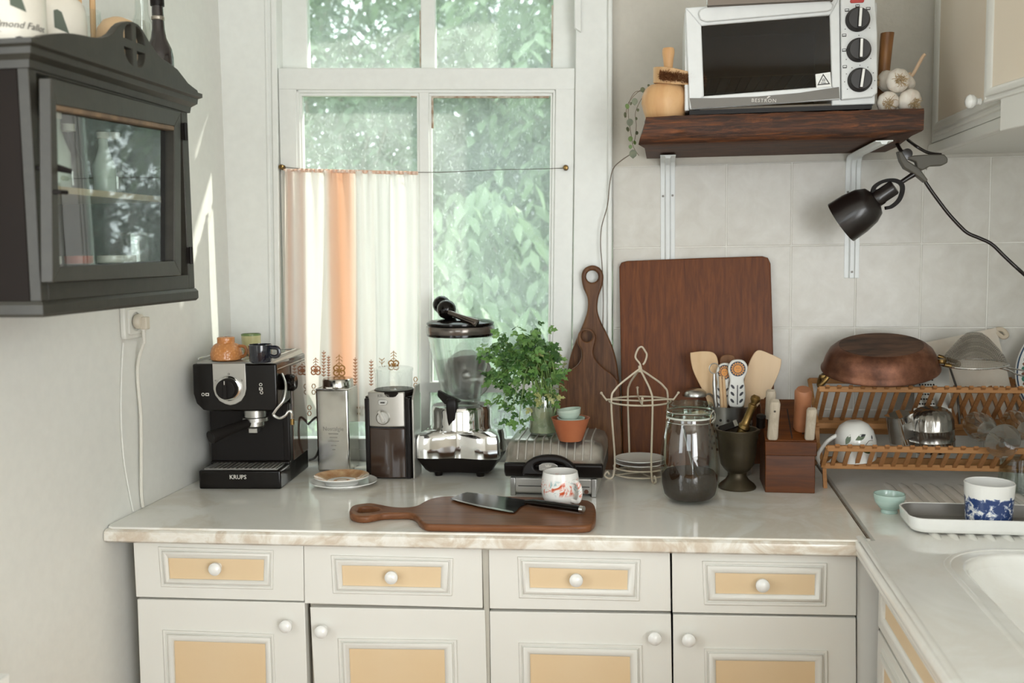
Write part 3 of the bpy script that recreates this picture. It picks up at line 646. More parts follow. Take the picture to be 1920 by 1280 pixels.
# ---- inside, behind the pane
m_wbottle = mat('milky_bottle', '#b9c2b8', .2); m_paper = mat('paper_bag', '#b9b19b', .8, var='#a39b86', vscale=10, bump=.3, bscale=20)
def inn(px, py, X): return atX(px, py, X)
zlow = zb+.0145
def ins(name, label, cat, Y, X, z, prof, m, lid=None, group=None):
    r = thing(name, label, cat, (X, Y, z), 0, group); MB().lathe(prof, 20).build('body', m, r)
    if lid: MB().lathe(lid[0], 20).build('lid', lid[1], r)
    return r
L = y1-y0
bt = [(0, 0), (.022, 0), (.023, .003), (.023, .06), (.014, .085), (.01, .1), (.01, .118), (0, .118)]
m_rl = mat('red_lid', '#a2442c', .4); m_wl = mat('white_lid', '#d8d5cb', .4); m_gl = mat('green_cap', '#5c7c68', .4)
for k, (f, X, s, m, lm, lab) in enumerate([(.16, -1.12, 1.25, m_thin, m_wl, 'glass bottle on the inner shelf nearest the latch'), (.31, -1.13, 1.12, m_thin, m_gl, 'glass bottle with a green cap on the inner shelf'),
        (.43, -1.11, 1.1, m_wbottle, m_wl, 'milky bottle with a pale stopper on the inner shelf'), (.60, -1.14, 1.0, m_thin, m_wl, 'clear bottle at the middle of the inner shelf'),
        (.76, -1.12, .95, m_wbottle, m_wl, 'small milky bottle on the inner shelf near the hinges'), (.87, -1.13, 1.0, m_thin, m_wl, 'clear bottle on the inner shelf, closest to the hinges')]):
    ins('small_bottle', lab+' of the cupboard', 'bottle', y0+L*f, X, zs+.0005, [(a*s, b*s) for a, b in bt], m, ([(.0105*s, .116*s), (.0125*s, .117*s), (.0125*s, .13*s), (0, .131*s)], lm), 'bottles on the shelf in the cupboard')
r = thing('paper_bag', 'crumpled pale paper bag with an oval mark inside the glazed cupboard', 'bag', (-1.13, y0+L*.3, zlow))
mb = MB(); mb.hexa([(-.03, -.055, 0), (.03, -.055, 0), (.03, .055, 0), (-.03, .055, 0)], [(-.008, -.045, .13), (.012, -.045, .13), (.012, .04, .125), (-.008, .04, .125)]); mb.build('bag', m_paper, r, bevel=.004)
mb = MB(); mb.prism(circ(0, .06, .022, 20, .03), 0, .0008, Matrix(((0, 0, 1, .0215), (1, 0, 0, 0), (0, 1, 0, 0), (0, 0, 0, 1))) @ RX(-.13)); mb.build('oval_mark', mat('oval_print', '#8b8873', .7), r)
jr = [(0, 0), (.024, 0), (.026, .004), (.026, .04), (.022, .046), (0, .046)]
for f, X, lm, lab in ((.2, -1.06, m_wl, 'small jar with white lid inside the cupboard, beside the latch'), (.37, -1.055, m_rl, 'small jar with red lid on the cupboard floor'), (.55, -1.05, m_wl, 'small jar with white lid inside the cupboard, beside the red one'), (.7, -1.07, m_wl, 'small glass jar on the cupboard floor past the middle')):
    ins('spice_jar', lab, 'jar', y0+L*f, X, zlow, jr, m_thin, ([(.0225, .044), (.025, .045), (.025, .058), (0, .059)], lm), 'jars on the cupboard floor')
ins('ridged_glass', 'wide ridged glass jar near the hinges inside the cupboard', 'jar', y0+L*.82, -1.08, zlow, [(0, 0), (.04, 0)]+[(.041+.0015*(i % 2), .006+i*.008) for i in range(12)]+[(.04, .104), (.037, .104), (.037, .006), (0, .005)], m_thin)
# ---- socket, plug and cord on the plain wall
P = lambda px, py, X=XL: atX(px, py, X)
a, b = P(222, 572), P(259, 568); c = P(225, 638)
Y0, Y1, Z1, Z0 = a.y, b.y, a.z, c.z
so = thing('wall_socket', 'white wall socket under the dark cupboard', 'socket', (XL, (Y0+Y1)/2, (Z0+Z1)/2))
YZ = Matrix(((0, 0, 1, XL), (1, 0, 0, 0), (0, 1, 0, 0), (0, 0, 0, 1)))
cyy, czz = (Y0+Y1)/2, (Z0+Z1)/2; w, h = (Y1-Y0)/2, (Z1-Z0)/2
m_sock = mat('socket_plastic', '#d9d9d2', .3)
MB().sheet([rrect(cyy-w, czz-h, cyy+w, czz+h, .012)], .014, .004, YZ @ T(0, 0, .0075)).build('frame', m_sock, so, world=True)
MB().sheet([rrect(cyy-w*.72, czz-h*.72, cyy+w*.72, czz+h*.72, .006), circ(cyy, czz, w*.5)], .006, .001, YZ @ T(0, 0, .0165)).build('cover', m_sock, so, world=True)
pl = thing('power_plug', 'white plug with a ribbed neck and cord dropping from the socket', 'plug', (XL+.016, cyy, czz))
mb = MB(); mb.lathe([(0, 0), (.017, 0), (.019, .004), (.019, .014), (.015, .02), (0, .021)], 20, T(XL+.0165, cyy, czz) @ RY(pi/2)).box(XL+.03, cyy-.007, czz-.02, XL+.05, cyy+.012, czz+.012)
mb.build('plug', mat('plug_plastic', '#c9c1b1', .4), pl, world=True, bevel=.003)
mb = MB(); mb.lathe([v for i in range(6) for v in ((.0065-.0004*i, -.006*i), (.0065-.0004*i, -.006*i-.004), (.0045, -.006*i-.0042), (.0045, -.006*i-.006))], 12, T(XL+.036, cyy+.003, czz-.02)); mb.build('strain_relief', m_wcord, pl, world=True)
pts = [Vector((XL+.036, cyy+.003, czz-.05))]+[P(x, y, XL+.012) for x, y in ((258, 690), (264, 780), (265, 860))]+[P(265, 920, XL+.008), P(268, 950, XL+.007)]
zz = .9025; pts[-1].z = max(pts[-1].z, zz)
MB().tube(smooth_loop(pts, 8, False), .0045, 8).build('cord', m_wcord, pl, world=True)
tag(MB().tube(smooth_loop([P(x, y, XL+.0035) for x, y in ((231, 642), (228, 700), (227, 780), (232, 860), (243, 925), (250, 958))], 8, False), .0022, 6).build('wall_cable', m_wall), 'thin wall coloured cable clipped to the plain wall beside the plug cord', 'cable')
q0 = atZ(19, 1262, .80)
t = thing('side_table', 'white side table whose corner shows by the plain wall', 'table', ((XL+q0.x)/2, q0.y-.2, 0))
q1 = Vector((q0.x, q0.y, 0))
MB().box(XL+.01, q1.y-.4, .78, q1.x, q1.y, .80).build('table_top', m_white, t, world=True, bevel=.003)
for X in (XL+.035, q1.x-.03):
    for Y in (q1.y-.37, q1.y-.03): MB().box(X-.015, Y-.015, 0, X+.015, Y+.015, .78).build('leg', m_white, t, world=True)
# ================================================================== CURTAIN
cw = thing('curtain_wire', 'thin stretched wire between two brass knobs across the window', 'wire', WPL.hit(795, 318, .004))
wp = [WPL.hit(x, y, .006) for x, y in ((531, 313), (600, 319), (700, 322), (785, 323), (850, 322), (940, 318), (1000, 317), (1060, 315))]
MB().tube(smooth_loop(wp, 6, False), .0011, 6).build('wire', m_screw, cw, world=True)
for x, y in ((531, 314), (1061, 315)):
    p = WPL.hit(x, y, -.013); m = Matrix.Translation(p) @ WPL.n.to_track_quat('Z', 'Y').to_matrix().to_4x4()
    MB().lathe([(0, 0), (.008, 0), (.008, .003), (.004, .006), (.004, .012), (.0075, .016), (.0085, .021), (.006, .026), (0, .028)], 16, m).build('brass_knob', m_brass, cw, world=True)
q = NT('linen'); t_uv = q.n('ShaderNodeTexCoord'); sep = q.n('ShaderNodeSeparateXYZ'); q.l(t_uv.outputs['UV'], sep.inputs[0])
q.l(q.ramp(sep.outputs[0], [(0.0, '#efe6e0'), (.03, '#e6cbbb'), (.07, '#efe4de'), (.13, '#e4cfc4'), (.16, '#f0e8e3'), (.30, '#f0e8e3'), (.335, '#e3bda8'), (.41, '#dba283'), (.47, '#dfae94'), (.515, '#e6c8b8'), (.54, '#f1eae6'), (1, '#f0eae7')]), q.b.inputs['Base Color'])
for e in (): pass
q.b.inputs['Roughness'].default_value = .9
tr = q.n('ShaderNodeBsdfTranslucent'); q.l(q.b.inputs['Base Color'].links[0].from_socket, tr.inputs[0]); tp = q.n('ShaderNodeBsdfTransparent')
mx = q.n('ShaderNodeMixShader'); mx.inputs[0].default_value = .55; q.l(q.b.outputs[0], mx.inputs[1]); q.l(tr.outputs[0], mx.inputs[2])
mx2 = q.n('ShaderNodeMixShader'); mx2.inputs[0].default_value = .04; q.l(mx.outputs[0], mx2.inputs[1]); q.l(tp.outputs[0], mx2.inputs[2]); q.l(mx2.outputs[0], q.out.inputs[0])
m_linen = q.m
cur = thing('curtain', 'sheer white linen half curtain with a peach stripe and embroidered hem', 'curtain', WPL.hit(660, 790, .02))
NU, NV = 150, 40; vs = []; uv = []; fs = []
for j in range(NV+1):
    v = j/NV
    for i in range(NU+1):
        u = i/NU
        lean = (v**1.2)*(10*(1-abs(2*u-.75)))           # folds drift sideways on the way down
        px = 534+u*(783-534)+lean+(u*4-1)*v; py = 317+u*6+v*(790-320)
        w1 = sin(u*62+1.5*sin(u*9))*(.006*(1-v)**2+.0022)*(1 if u < .72 else .45)
        w2 = sin(u*23+.6+v*.9)*(.006+.020*v)*(1 if u < .68 else .3)
        head = .003*sin(u*190)*max(0, 1-v*14)
        vs.append(WPL.hit(px, py, .030+w1+w2+head)); uv.append((u, v))
for j in range(NV):
    for i in range(NU): a = j*(NU+1)+i; fs.append((a, a+NU+1, a+NU+2, a+1))
mb = MB(); mb.v = vs; mb.f = fs; co = mb.build('cloth', m_linen, cur, world=True, ang=180)
ul = co.data.uv_layers.new(name='UVMap')
for lp in co.data.loops: ul.data[lp.index].uv = uv[lp.vertex_index]
mb = MB(); mb.tube([WPL.hit(534+u*249, 318.5+u*6, .030+.003*sin(u*190)) for u in [i/120 for i in range(121)]], .0055, 8, flat=.6); mb.build('gathered_heading', mat('peach_heading', '#dcae92', .9, var='#e8d8cb', vscale=120), cur, world=True)
m_emb = mat('ochre_thread', '#a9793a', .8); m_emb2 = mat('rust_thread', '#b4764e', .8)
def emb(px, py, kind, m, s=1.0):
    mb = MB(); H = lambda x, y: WPL.hit(px+x*s, py+y*s, .053)
    if kind == 'flower':
        for dx, dy in ((-5, -4), (5, -4), (-5, 5), (5, 5)): mb.tube([H(dx+5.5*cos(a), dy+5*sin(a)) for a in [i*pi/5 for i in range(10)]], .0022, 6, True); mb.tube([H(dx, dy), H(dx*.3, dy*.3)], .002, 5)
        for y in (-15, -22, -28): mb.tube([H(-6, y+5), H(0, y), H(6, y+5)], .0011, 5)
        mb.tube([H(0, -9), H(0, -30)], .0011, 5)
    elif kind == 'ear':
        for y in range(0, 44, 6): mb.tube([H(-3.5, -y-3), H(0, -y), H(3.5, -y-3)], .0016, 5)
        mb.tube([H(0, 0), H(0, -48)], .0011, 5)
    elif kind == 'chev':
        for y in (0, -6): mb.tube([H(-5, y-5), H(0, y), H(5, y-5)], .0011, 5)
        mb.tube([H(0, 3), H(0, -9)], .001, 5)
    else:
        for y in (0, -11): mb.tube([H(3.5*cos(a), y+4.5*sin(a)) for a in [i*pi/3 for i in range(6)]], .0015, 5, True)
    mb.build('embroidery', m, cur, world=True)
emb(636, 694, 'flower', m_emb); emb(592, 694, 'flower', m_emb2, .8); emb(607, 705, 'ear', m_emb2); emb(616, 705, 'ear', m_emb2, .8); emb(666, 718, 'ear', m_emb2); emb(696, 722, 'ear', m_emb2)
emb(716, 682, 'chev', m_emb); emb(738, 684, 'flower', m_emb, .9); emb(779, 722, 'dia', m_emb); emb(588, 735, 'dia', m_emb); emb(666, 762, 'ear', m_emb2, .8); emb(678, 775, 'dia', m_emb); emb(580, 775, 'dia', m_emb2)
# ================================================================== COUNTER, from the plain wall on
def sit(name, label, cat, px, py, z=ZT, rz=0, group=None):
    A = At(px, py, z); r = thing(name, label, cat, A.p, rz, group); return A, r
def ytube(mb, x, y0_, y1_, z, r0, r1=None, n=24):   # a round bar along local Y, front end first
    r1 = r1 or r0; return mb.lathe([(0, 0), (r0*.9, 0), (r0, .001), (r1, y1_-y0_), (0, y1_-y0_)], n, T(x, y0_, z) @ RX(-pi/2))
# ---- espresso machine
A, r = sit('espresso_machine', 'black espresso machine with a silver dial plate beside the plain wall', 'coffee machine', 450, 917, rz=.085)
k = A.k; X, Z = A.x, A.z; W2 = .116
mb = MB(); mb.box(-W2, .10, .012, W2, .285, .225); mb.box(-W2, .09, 0, W2, .285, .06); mb.build('column', m_black, r, bevel=.004)
mb = MB(); mb.box(-.098, .098, .062, .098, .102, .215); mb.build('recess', m_blackm, r)
hz0, hz1 = Z(769), Z(680)
prof = [(-W2-.003, hz1), (-W2-.004, hz0+.05), (-W2+.004, hz0+.022), (-W2+.022, hz0+.004), (-W2+.04, hz0), (W2-.014, hz0), (W2-.004, hz0+.008), (W2, hz0+.02), (W2, hz1)]
mb = MB(); mb.prism(prof, -.125, .004, XZ); mb.build('housing', m_gloss, r, bevel=.005, seg=3)
MB().box(-W2, .115, .21, W2, .285, hz1-.001).build('rear_housing', m_gloss, r, bevel=.004)
MB().box(-W2+.004, .012, hz1-.002, W2-.022, .275, hz1+.004).build('warming_deck', m_steel, r, bevel=.002)
for i in range(7): MB().box(-W2+.02+i*.027, .05, hz1+.004, -W2+.027+i*.027, .255, hz1+.0055).build('deck_rib', m_chrome, r)
mb = MB(); mb.tube([(-W2+.006, .02, hz1+.012), (-W2+.006, .27, hz1+.012), (W2-.026, .27, hz1+.012), (W2-.026, .02, hz1+.012)], .0022, 8); mb.build('deck_rail', m_chrome, r)
mb = MB(); mb.hexa([(W2-.022, .006, hz1-.012), (W2+.001, .006, hz1-.018), (W2+.001, .285, hz1-.018), (W2-.022, .285, hz1-.012)], [(W2-.024, .006, hz1+.004), (W2-.012, .006, hz1+.003), (W2-.012, .285, hz1+.012), (W2-.024, .285, hz1+.013)]); mb.build('silver_edge', m_silver, r, bevel=.001)
MB().box(W2-.001, .13, .055, W2+.002, .28, hz1-.022).build('water_tank', mat('smoky_tank', '#3a2720', .08, coat=.6, var='#5a4032', vscale=7), r, bevel=.002)
mb = MB(); pl_ = [(X(409), hz1+.001), (X(409), Z(727)), (X(412), Z(738)), (X(420), Z(749)), (X(431), Z(755)), (X(440), Z(757)), (X(450), Z(755)), (X(461), Z(749)), (X(468), Z(738)), (X(471), Z(727)), (X(471), hz1+.001)]
mb.sheet([pl_], .006, .0015, T(0, -.006, 0) @ XZ); mb.build('dial_plate', m_silver, r)
kx, kz = X(439), Z(725)
mb = MB(); mb.lathe([(.0, 0), (.0345, 0), (.0345, .006), (.031, .008), (0, .008)], 32, T(kx, -.009, kz) @ RX(pi/2)); dk_ = mb.build('dial_ring', m_chrome, r)
mb = MB(); mb.lathe([(0, 0), (.029, 0), (.0275, .02), (.025, .023), (0, .023)], 32, T(kx, -.016, kz) @ RX(pi/2)).box(kx-.005, -.044, kz-.025, kx+.005, -.036, kz+.025); mb.build('dial', m_blackm, r, bevel=.001)
MB().box(kx-.001, -.0455, kz+.014, kx+.001, -.044, kz+.024).build('dial_pointer', m_lightprint, r)
mb = MB()
mb.text('o', .012, T(kx+.001, -.0092, Z(698)) @ XZ).text('=', .010, T(X(414), -.0092, Z(711)) @ XZ).text('s', .011, T(X(464), -.0092, Z(710)) @ XZ); mb.build('dial_marks', m_print, r)
for i, (a, b) in enumerate(((388, 737), (396, 737), (498, 719), (498, 727), (499, 734))): MB().sheet([circ(0, 0, .0045, 12), circ(0, 0, .003, 12)] if i % 2 == 0 else [rrect(-.005, -.004, .005, .004, .001), rrect(-.003, -.002, .003, .002, .0005)], .0006, 0, T(X(a), -.0045, Z(b)) @ XZ).build('indicator_mark', m_lightprint, r)
mb = MB(); mb.lathe([(0, 0), (.036, 0), (.036, .010), (.031, .012), (.031, .03), (.034, .031), (.034, .036), (0, .036)], 32, T(X(472), .058, hz0-.036)); mb.build('group_head', m_steel, r)
mb = MB(); mb.lathe([(0, 0), (.024, 0), (.03, .006), (.03, .02), (0, .02)], 28, T(X(470), .056, hz0-.055)); mb.box(X(462), .04, hz0-.068, X(478), .07, hz0-.05); mb.build('filter_holder', m_steel, r)
MB().tube([(X(465), .04, hz0-.038), (X(448), -.01, hz0-.044), (X(432), -.045, hz0-.052), (X(420), -.07, hz0-.058), (X(417), -.076, hz0-.06)], [.013, .014, .0155, .0185, .0185], 16).build('holder_handle', m_blackm, r, bevel=.002)
mb = MB(); mb.tube(smooth_loop([(W2+.004, .03, Z(702)), (W2+.018, .015, Z(722)), (W2+.016, .0, Z(748)), (W2-.005, -.004, Z(766)), (W2-.012, -.004, Z(776)), (W2+.004, -.004, Z(782)), (W2+.02, -.002, Z(777)), (W2+.028, 0, Z(770)), (W2+.036, .002, Z(772)), (W2+.037, .004, Z(786))], 6, False), .0042, 10); mb.build('steam_wand', m_chrome, r)
MB().tube([(W2+.037, .004, Z(784)), (W2+.037, .004, Z(795))], .006, 10).build('wand_tip', m_brass, r)
mb = MB(); mb.lathe([(0, 0), (.02, 0), (.024, .006), (.024, .026), (.019, .032), (0, .033)], 24, T(W2, .07, Z(722)) @ RY(pi/2)); mb.build('steam_knob', m_gloss, r)
mb = MB(); mb.box(-W2, 0, .0, W2, .155, .053); tray = mb.build('drip_tray', m_gloss, r, bevel=.005, seg=3)
MB().box(-W2+.012, .012, .053, W2-.014, .148, .0555).build('grate', m_steel, tray)
for i in range(16): MB().box(-W2+.02+i*.0125, .018, .0555, -W2+.0245+i*.0125, .142, .0565).build('grate_bar', m_silver, tray)
for a in (456, 478): MB().lathe([(0, 0), (.008, 0), (.008, .0012), (0, .0012)], 16, T(X(a)-.004, .09, .0562), sx=1.3).build('drain_hole', m_blackm, tray)
MB().text('KRUPS', .0165, T(X(447), -.0002, Z(894)) @ XZ, .0003, .0002).build('lettering', m_lightprint, r)
MB().tube(smooth_loop([(W2, .29, .13), (W2+.03, .30, .15), (W2+.035, .30, .08), (W2+.02, .3, .03), (W2, .29, .02)], 6, False), .0035, 8).build('power_cord', m_cord, r)
DECK = ZT+hz1+.0056
# cups warming on its deck
def pebble(name, c, c2):
    q = NT(name); v = q.coord(); vo = q.n('ShaderNodeTexVoronoi'); vo.inputs['Scale'].default_value = 130; q.l(v, vo.inputs['Vector'])
    q.l(q.ramp(vo.outputs['Distance'], [(0, c2), (.5, c)]), q.b.inputs['Base Color']); q.b.inputs['Roughness'].default_value = .18
    b = q.n('ShaderNodeBump'); b.invert = True; b.inputs['Strength'].default_value = .7; b.inputs['Distance'].default_value = .002; q.l(vo.outputs['Distance'], b.inputs['Height']); q.l(b.outputs[0], q.b.inputs['Normal']); return q.m
B, r = sit('amber_cup', 'amber dimpled cup upside down on the espresso machine', 'cup', 425, 674, DECK)
mb = MB(); mb.lathe(B.prof([(27, 674), (29, 672), (29.5, 662), (27, 652), (22, 645), (16, 642), (16, 632), (13.5, 631), (0, 633)]), 32); mb.lathe(B.prof([(27, 674), (26, 668), (20, 650), (0, 646)]), 32); mb.build('body', pebble('amber_glaze', '#c0814c', '#d79a62'), r)
MB().tube(smooth_loop([(B.x(450), 0, B.z(648)), (B.x(462), 0, B.z(650)), (B.x(465), 0, B.z(660)), (B.x(458), 0, B.z(668)), (B.x(451), 0, B.z(667))], 5, False), .0045, 10).build('handle', mat('amber_handle', '#a86c3c', .2), r)
B2 = At(452, 668, DECK); r = thing('green_cup', 'pale yellow green cup behind the amber one on the machine', 'cup', B2.p + Vector((.0, .075, 0)))
MB().lathe([(0, 0), (.022, 0), (.027, .02), (.028, .056), (.026, .056), (.024, .02), (0, .004)], 28).build('body', mat('yellow_green_glaze', '#cfcb97', .2), r)
MB().lathe([(.0262, .054), (.0285, .0545), (.0285, .059), (.0262, .0595)], 28).build('green_rim', mat('green_rim', '#6f8a52', .25), r)
B, r = sit('navy_cup', 'small dark navy espresso cup on the espresso machine', 'cup', 489, 679, DECK)
m_navy = mat('navy_glaze', '#1a1c26', .08, coat=.6)
mb = MB(); mb.lathe(B.prof([(0, 679), (18, 679), (21, 675), (22, 655), (22, 646), (20.5, 645), (20, 655), (18, 673), (0, 674)]), 32); mb.build('body', m_navy, r)
MB().tube(smooth_loop([(B.x(509), 0, B.z(651)), (B.x(520), 0, B.z(651)), (B.x(525), 0, B.z(655)), (B.x(525), 0, B.z(664)), (B.x(519), 0, B.z(668)), (B.x(509), 0, B.z(667))], 5, False), .004, 10, flat=1.4).build('handle', m_navy, r)
# ---- tin canister
A, r = sit('tin_canister', 'tall square polished tin canister with a round lid', 'canister', 626, 884)
m_tin = mat('worn_tin', '#c9c7c0', .16, 1.0, var='#b1aea6', vscale=9, bump=.10, bscale=9)
w = 31.5*A.k; h = A.z(728)
MB().box(-w, 0, 0, w, 2*w, h).build('body', m_tin, r, bevel=.006, seg=3)
mb = MB(); mb.tube([(-w+.002, .002, h-.001), (w-.002, .002, h-.001), (w-.002, 2*w-.002, h-.001), (-w+.002, 2*w-.002, h-.001)], .0022, 6, True); mb.build('seam_rim', m_chrome, r)
mb = MB(); c_ = 29*A.k; mb.lathe([(0, h), (c_, h), (c_+.001, h+.004), (c_, h+.008), (c_, h+.022), (c_-.003, h+.0265), (c_-.010, h+.0255), (0, h+.0265)], 36, T(.004, w, 0)); mb.build('lid', m_tin, r)
MB().tube([(-.012, .004, h+.004), (-.02, -.004, h+.005), (-.012, -.008, h+.004), (.004, -.002, h+.003)], .002, 6).build('lid_clasp', m_chrome, r)
mb = MB(); mb.text('Nostalgie', .017, T(.002, -.0002, A.z(803)) @ XZ, .0002)
for i, (wd_, yy_) in enumerate(((.03, 812), (.024, 819), (.034, 826), (.016, 834), (.01, 842))): mb.box(-wd_/2+.002, -.0004, A.z(yy_)-.0012, wd_/2+.002, .0001, A.z(yy_)+.0012)
mb.build('stamped_lettering', mat('stamp', '#8d8a83', .4, .6), r)
# ---- two plates
A, r = sit('white_plate', 'plain white plate under the brown saucer', 'plate', 645, 909)
R_ = 63*A.k
MB().lathe([(0, .002), (R_*.5, .002), (R_*.52, 0), (R_*.6, 0), (R_*.62, .003), (R_, .012), (R_*.995, .0145), (R_*.62, .006), (0, .005)], 48, sy=.93).build('body', m_white, r)
A2, r = sit('brown_saucer', 'small plate with a mottled brown rim on the white plate', 'saucer', 641, 906, ZT+.0055)
R_ = 52*A2.k; pf_ = [(0, .001), (R_*.5, .001), (R_*.52, 0), (R_*.6, 0), (R_*.62, .006), (R_, .021), (R_*.985, .024), (R_*.60, .010), (0, .008)]
MB().lathe(pf_, 48, sy=.95).build('body', m_white, r)
MB().lathe([(R_*.99, .0238), (R_*.985, .0245), (R_*.60, .0106), (R_*.5, .0096), (R_*.2, .0087), (R_*.16, .0085), (R_*.19, .0084), (R_*.5, .0093), (R_*.6, .0102)], 48, sy=.95).build('glazed_rim', mat('brown_glaze', '#a9764c', .15, var='#d5b48a', vscale=45, coat=.5), r)
# ---- coffee grinder
A, r = sit('coffee_grinder', 'black and silver coffee grinder with a clear hopper', 'grinder', 730, 897)
X, Z = A.x, A.z; D = .085
mb = MB(); mb.prism([(X(685), .012), (X(692), 0), (X(768), 0), (X(775), .012), (X(775), D), (X(685), D)], 0, Z(742)); mb.build('body', m_gloss, r, bevel=.003)
mb = MB(); mb.prism([(.004, 0), (D, 0), (D, Z(724)), (.045, Z(724)), (.02, Z(738)), (.004, Z(748))], 0, .006, Matrix(((0, 0, 1, X(775)), (1, 0, 0, 0), (0, 1, 0, 0), (0, 0, 0, 1)))); mb.build('side_panel', m_silver, r, bevel=.002)
mb = MB(); pts = []
for i in range(9): a = -1+i/4; pts.append((X(728)+a*(X(763)-X(728)), -.010*(1-a*a)-.002))
mb.prism(pts+[(X(763), .05), (X(693), .05)], Z(798), Z(733)); mb.build('front_panel', m_silver, r, bevel=.003)
mb = MB(); pts = [(x, y+.001) for x, y in pts]; mb.prism(pts+[(X(763), .05), (X(693), .05)], .004, Z(801)); mb.build('grounds_bin', mat('smoky_bin', '#3b2c24', .12, coat=.3), r, bevel=.003)
for x0 in (686.5, 764.5): MB().box(X(x0), -.006, .002, X(x0+9), .03, Z(745)).build('pillar', m_black, r, bevel=.003)
c_ = 35*A.k; hz = Z(731)
MB().lathe([(0, Z(742)), (c_+.004, Z(742)), (c_+.006, hz-.006), (c_+.002, hz), (c_-.004, hz), (0, hz-.004)], 36, T(X(735), .046, 0)).build('collar', m_black, r)
MB().lathe([(c_-.004, hz), (c_, hz+.004), (c_+.001, Z(699)), (c_+.003, Z(697)), (c_+.003, Z(692)), (c_-.006, Z(690)), (0, Z(690)), ], 36, T(X(735), .046, 0)).build('hopper', m_thin, r)
mb = MB(); mb.sheet([rrect(X(715), Z(757), X(732), Z(746), .007)], .004, .001, T(0, -.0135, 0) @ XZ); mb.build('button', m_steel, r)
MB().sheet([rrect(X(719), Z(753), X(728), Z(750.5), .002)], .002, 0, T(0, -.0158, 0) @ XZ).build('button_mark', m_print, r)
mb = MB(); mb.lathe([(0, 0), (.0195, 0), (.0195, .008), (.017, .010), (0, .010)], 28, T(X(724), -.0115, Z(780)) @ RX(pi/2)); mb.build('dial', m_steel, r)
MB().box(-.0045, -.004, -.016, .0045, .004, .022, T(X(723), -.025, Z(779)) @ RY(-.4)).build('dial_grip', m_silver, r, bevel=.0015)
MB().text('KRUPS', .012, T(X(725), -.0128, Z(739.5)) @ XZ, .0003).build('lettering', mat('grey_print', '#7c7870', .5), r)
# ---- blender
A = At(866, 897); YC = A.p.y+.088; pc_ = atY(866, 760, YC); k = mpp(pc_); OY = .0
r = thing('blender', 'chrome blender with a tall glass jug and black lid', 'blender', (pc_.x, YC, ZT)); A.p = Vector((pc_.x, YC, ZT))
X = lambda px: (px-866)*k
Z = lambda py: atY(866, py, YC).z-ZT
def lobed(rx, ry, am, n=64):
    o = []
    for i in range(n):
        a = 2*pi*i/n; f = 1-am*cos(4*a); c, s = cos(a), sin(a); pw = max(abs(c), abs(s))**(-.55 if am > .02 else 0)
        o.append((rx*f*c*pw, ry*f*s*pw))
    return o
def loft(mb, loops, m=None, cap=True):
    n = len(loops[0]); vs = [p for L in loops for p in L]; fs = []
    for a in range(len(loops)-1):
        for i in range(n): fs.append((a*n+i, a*n+(i+1) % n, (a+1)*n+(i+1) % n, (a+1)*n+i))
    if cap: fs += [tuple(range(n-1, -1, -1)), tuple((len(loops)-1)*n+i for i in range(n))]
    return mb.add(vs, fs, m)
def lev(rx, ry, am, z): return [(x, y+OY, z) for x, y in lobed(rx, ry, am)]
bx, by = 80*k, .087
mb = MB(); loft(mb, [lev(bx*.72, by*.8, .10, .012), lev(bx*.8, by*.88, .12, .022), lev(bx*.93, by*.97, .14, Z(853)), lev(bx*.95, by*.99, .14, Z(849))]); mb.build('base_skirt', m_black, r, ang=50)
mb = MB(); loft(mb, [lev(bx*.955, by, .14, Z(849)), lev(bx*.965, by*1.0, .14, Z(840)), lev(bx*.955, by, .14, Z(815)), lev(bx*.93, by*.97, .13, Z(807)), lev(bx*.82, by*.88, .08, Z(802)), lev(59*k, 59*k, 0, Z(799)), lev(57*k, 57*k, 0, Z(792)), lev(57*k, 57*k, 0, Z(765)), lev(54*k, 54*k, 0, Z(758)), lev(40*k, 40*k, 0, Z(757))])
mb.build('motor_base', m_chrome, r, ang=40)
for sx in (-1, 1):
    for sy in (-1, 1): MB().lathe([(0, 0), (.011, 0), (.014, .014), (0, .014)], 16, T(sx*.062, OY+sy*.052, .0003)).build('foot', m_black, r)
for i, (a, b) in enumerate(((814, 813), (896, 812), (908, 808), (920, 804))): MB().lathe([(0, 0), (.0085, 0), (.0085, .006), (.007, .009), (0, .009)], 16, T(X(a), OY-.062+.006*i, Z(818) + .010) @ RX(.35)).build('button', m_gloss, r)
jt, jb = Z(626), Z(750)
jug_m = glass('jug_glass', '#fafcfb'); jug_m.node_tree.nodes['Mix Shader'].inputs[0].default_value = .45
J = lambda rp, y: (rp*k, Z(y))
MB().lathe([J(33, 757), J(35, 750), J(36, 745), J(46, 700), J(55, 660), J(61, 630), J(61.5, 626), J(59.5, 626), J(53, 660), J(44, 700), J(34, 744), (0, Z(745))], 48, T(0, OY, 0)).build('jug', jug_m, r)
for i in range(4): MB().tube([(41*k*cos(a), OY+41*k*sin(a), Z(722)) if q_ == 0 else (57*k*cos(a), OY+57*k*sin(a), Z(652)) for q_ in (0, 1) for a in [-pi/2-.15+i*pi/2]], [.004, .0045], 8).build('jug_rib', m_thin, r)
MB().lathe([J(60, 629), J(62.5, 628), J(62.5, 612), J(61, 609), J(62.8, 607), J(62.8, 604), J(55, 600), J(30, 597), J(22, 594), (0, Z(593))], 48, T(0, OY, 0)).build('lid', m_gloss, r)
MB().lathe([J(62.7, 624), J(63, 623.6), J(63, 611), J(62.7, 610.6)], 48, T(0, OY, 0)).build('lid_band', mat('smoked_band', '#6d6660', .15, .5), r)
kb = r
MB().ball((X(843), OY-.02, Z(579)), 18*k, n=20).build('lid_knob', m_gloss, r); MB().ball((X(826), OY+.035, Z(572)), 17*k, n=20).build('lid_knob', m_gloss, r)
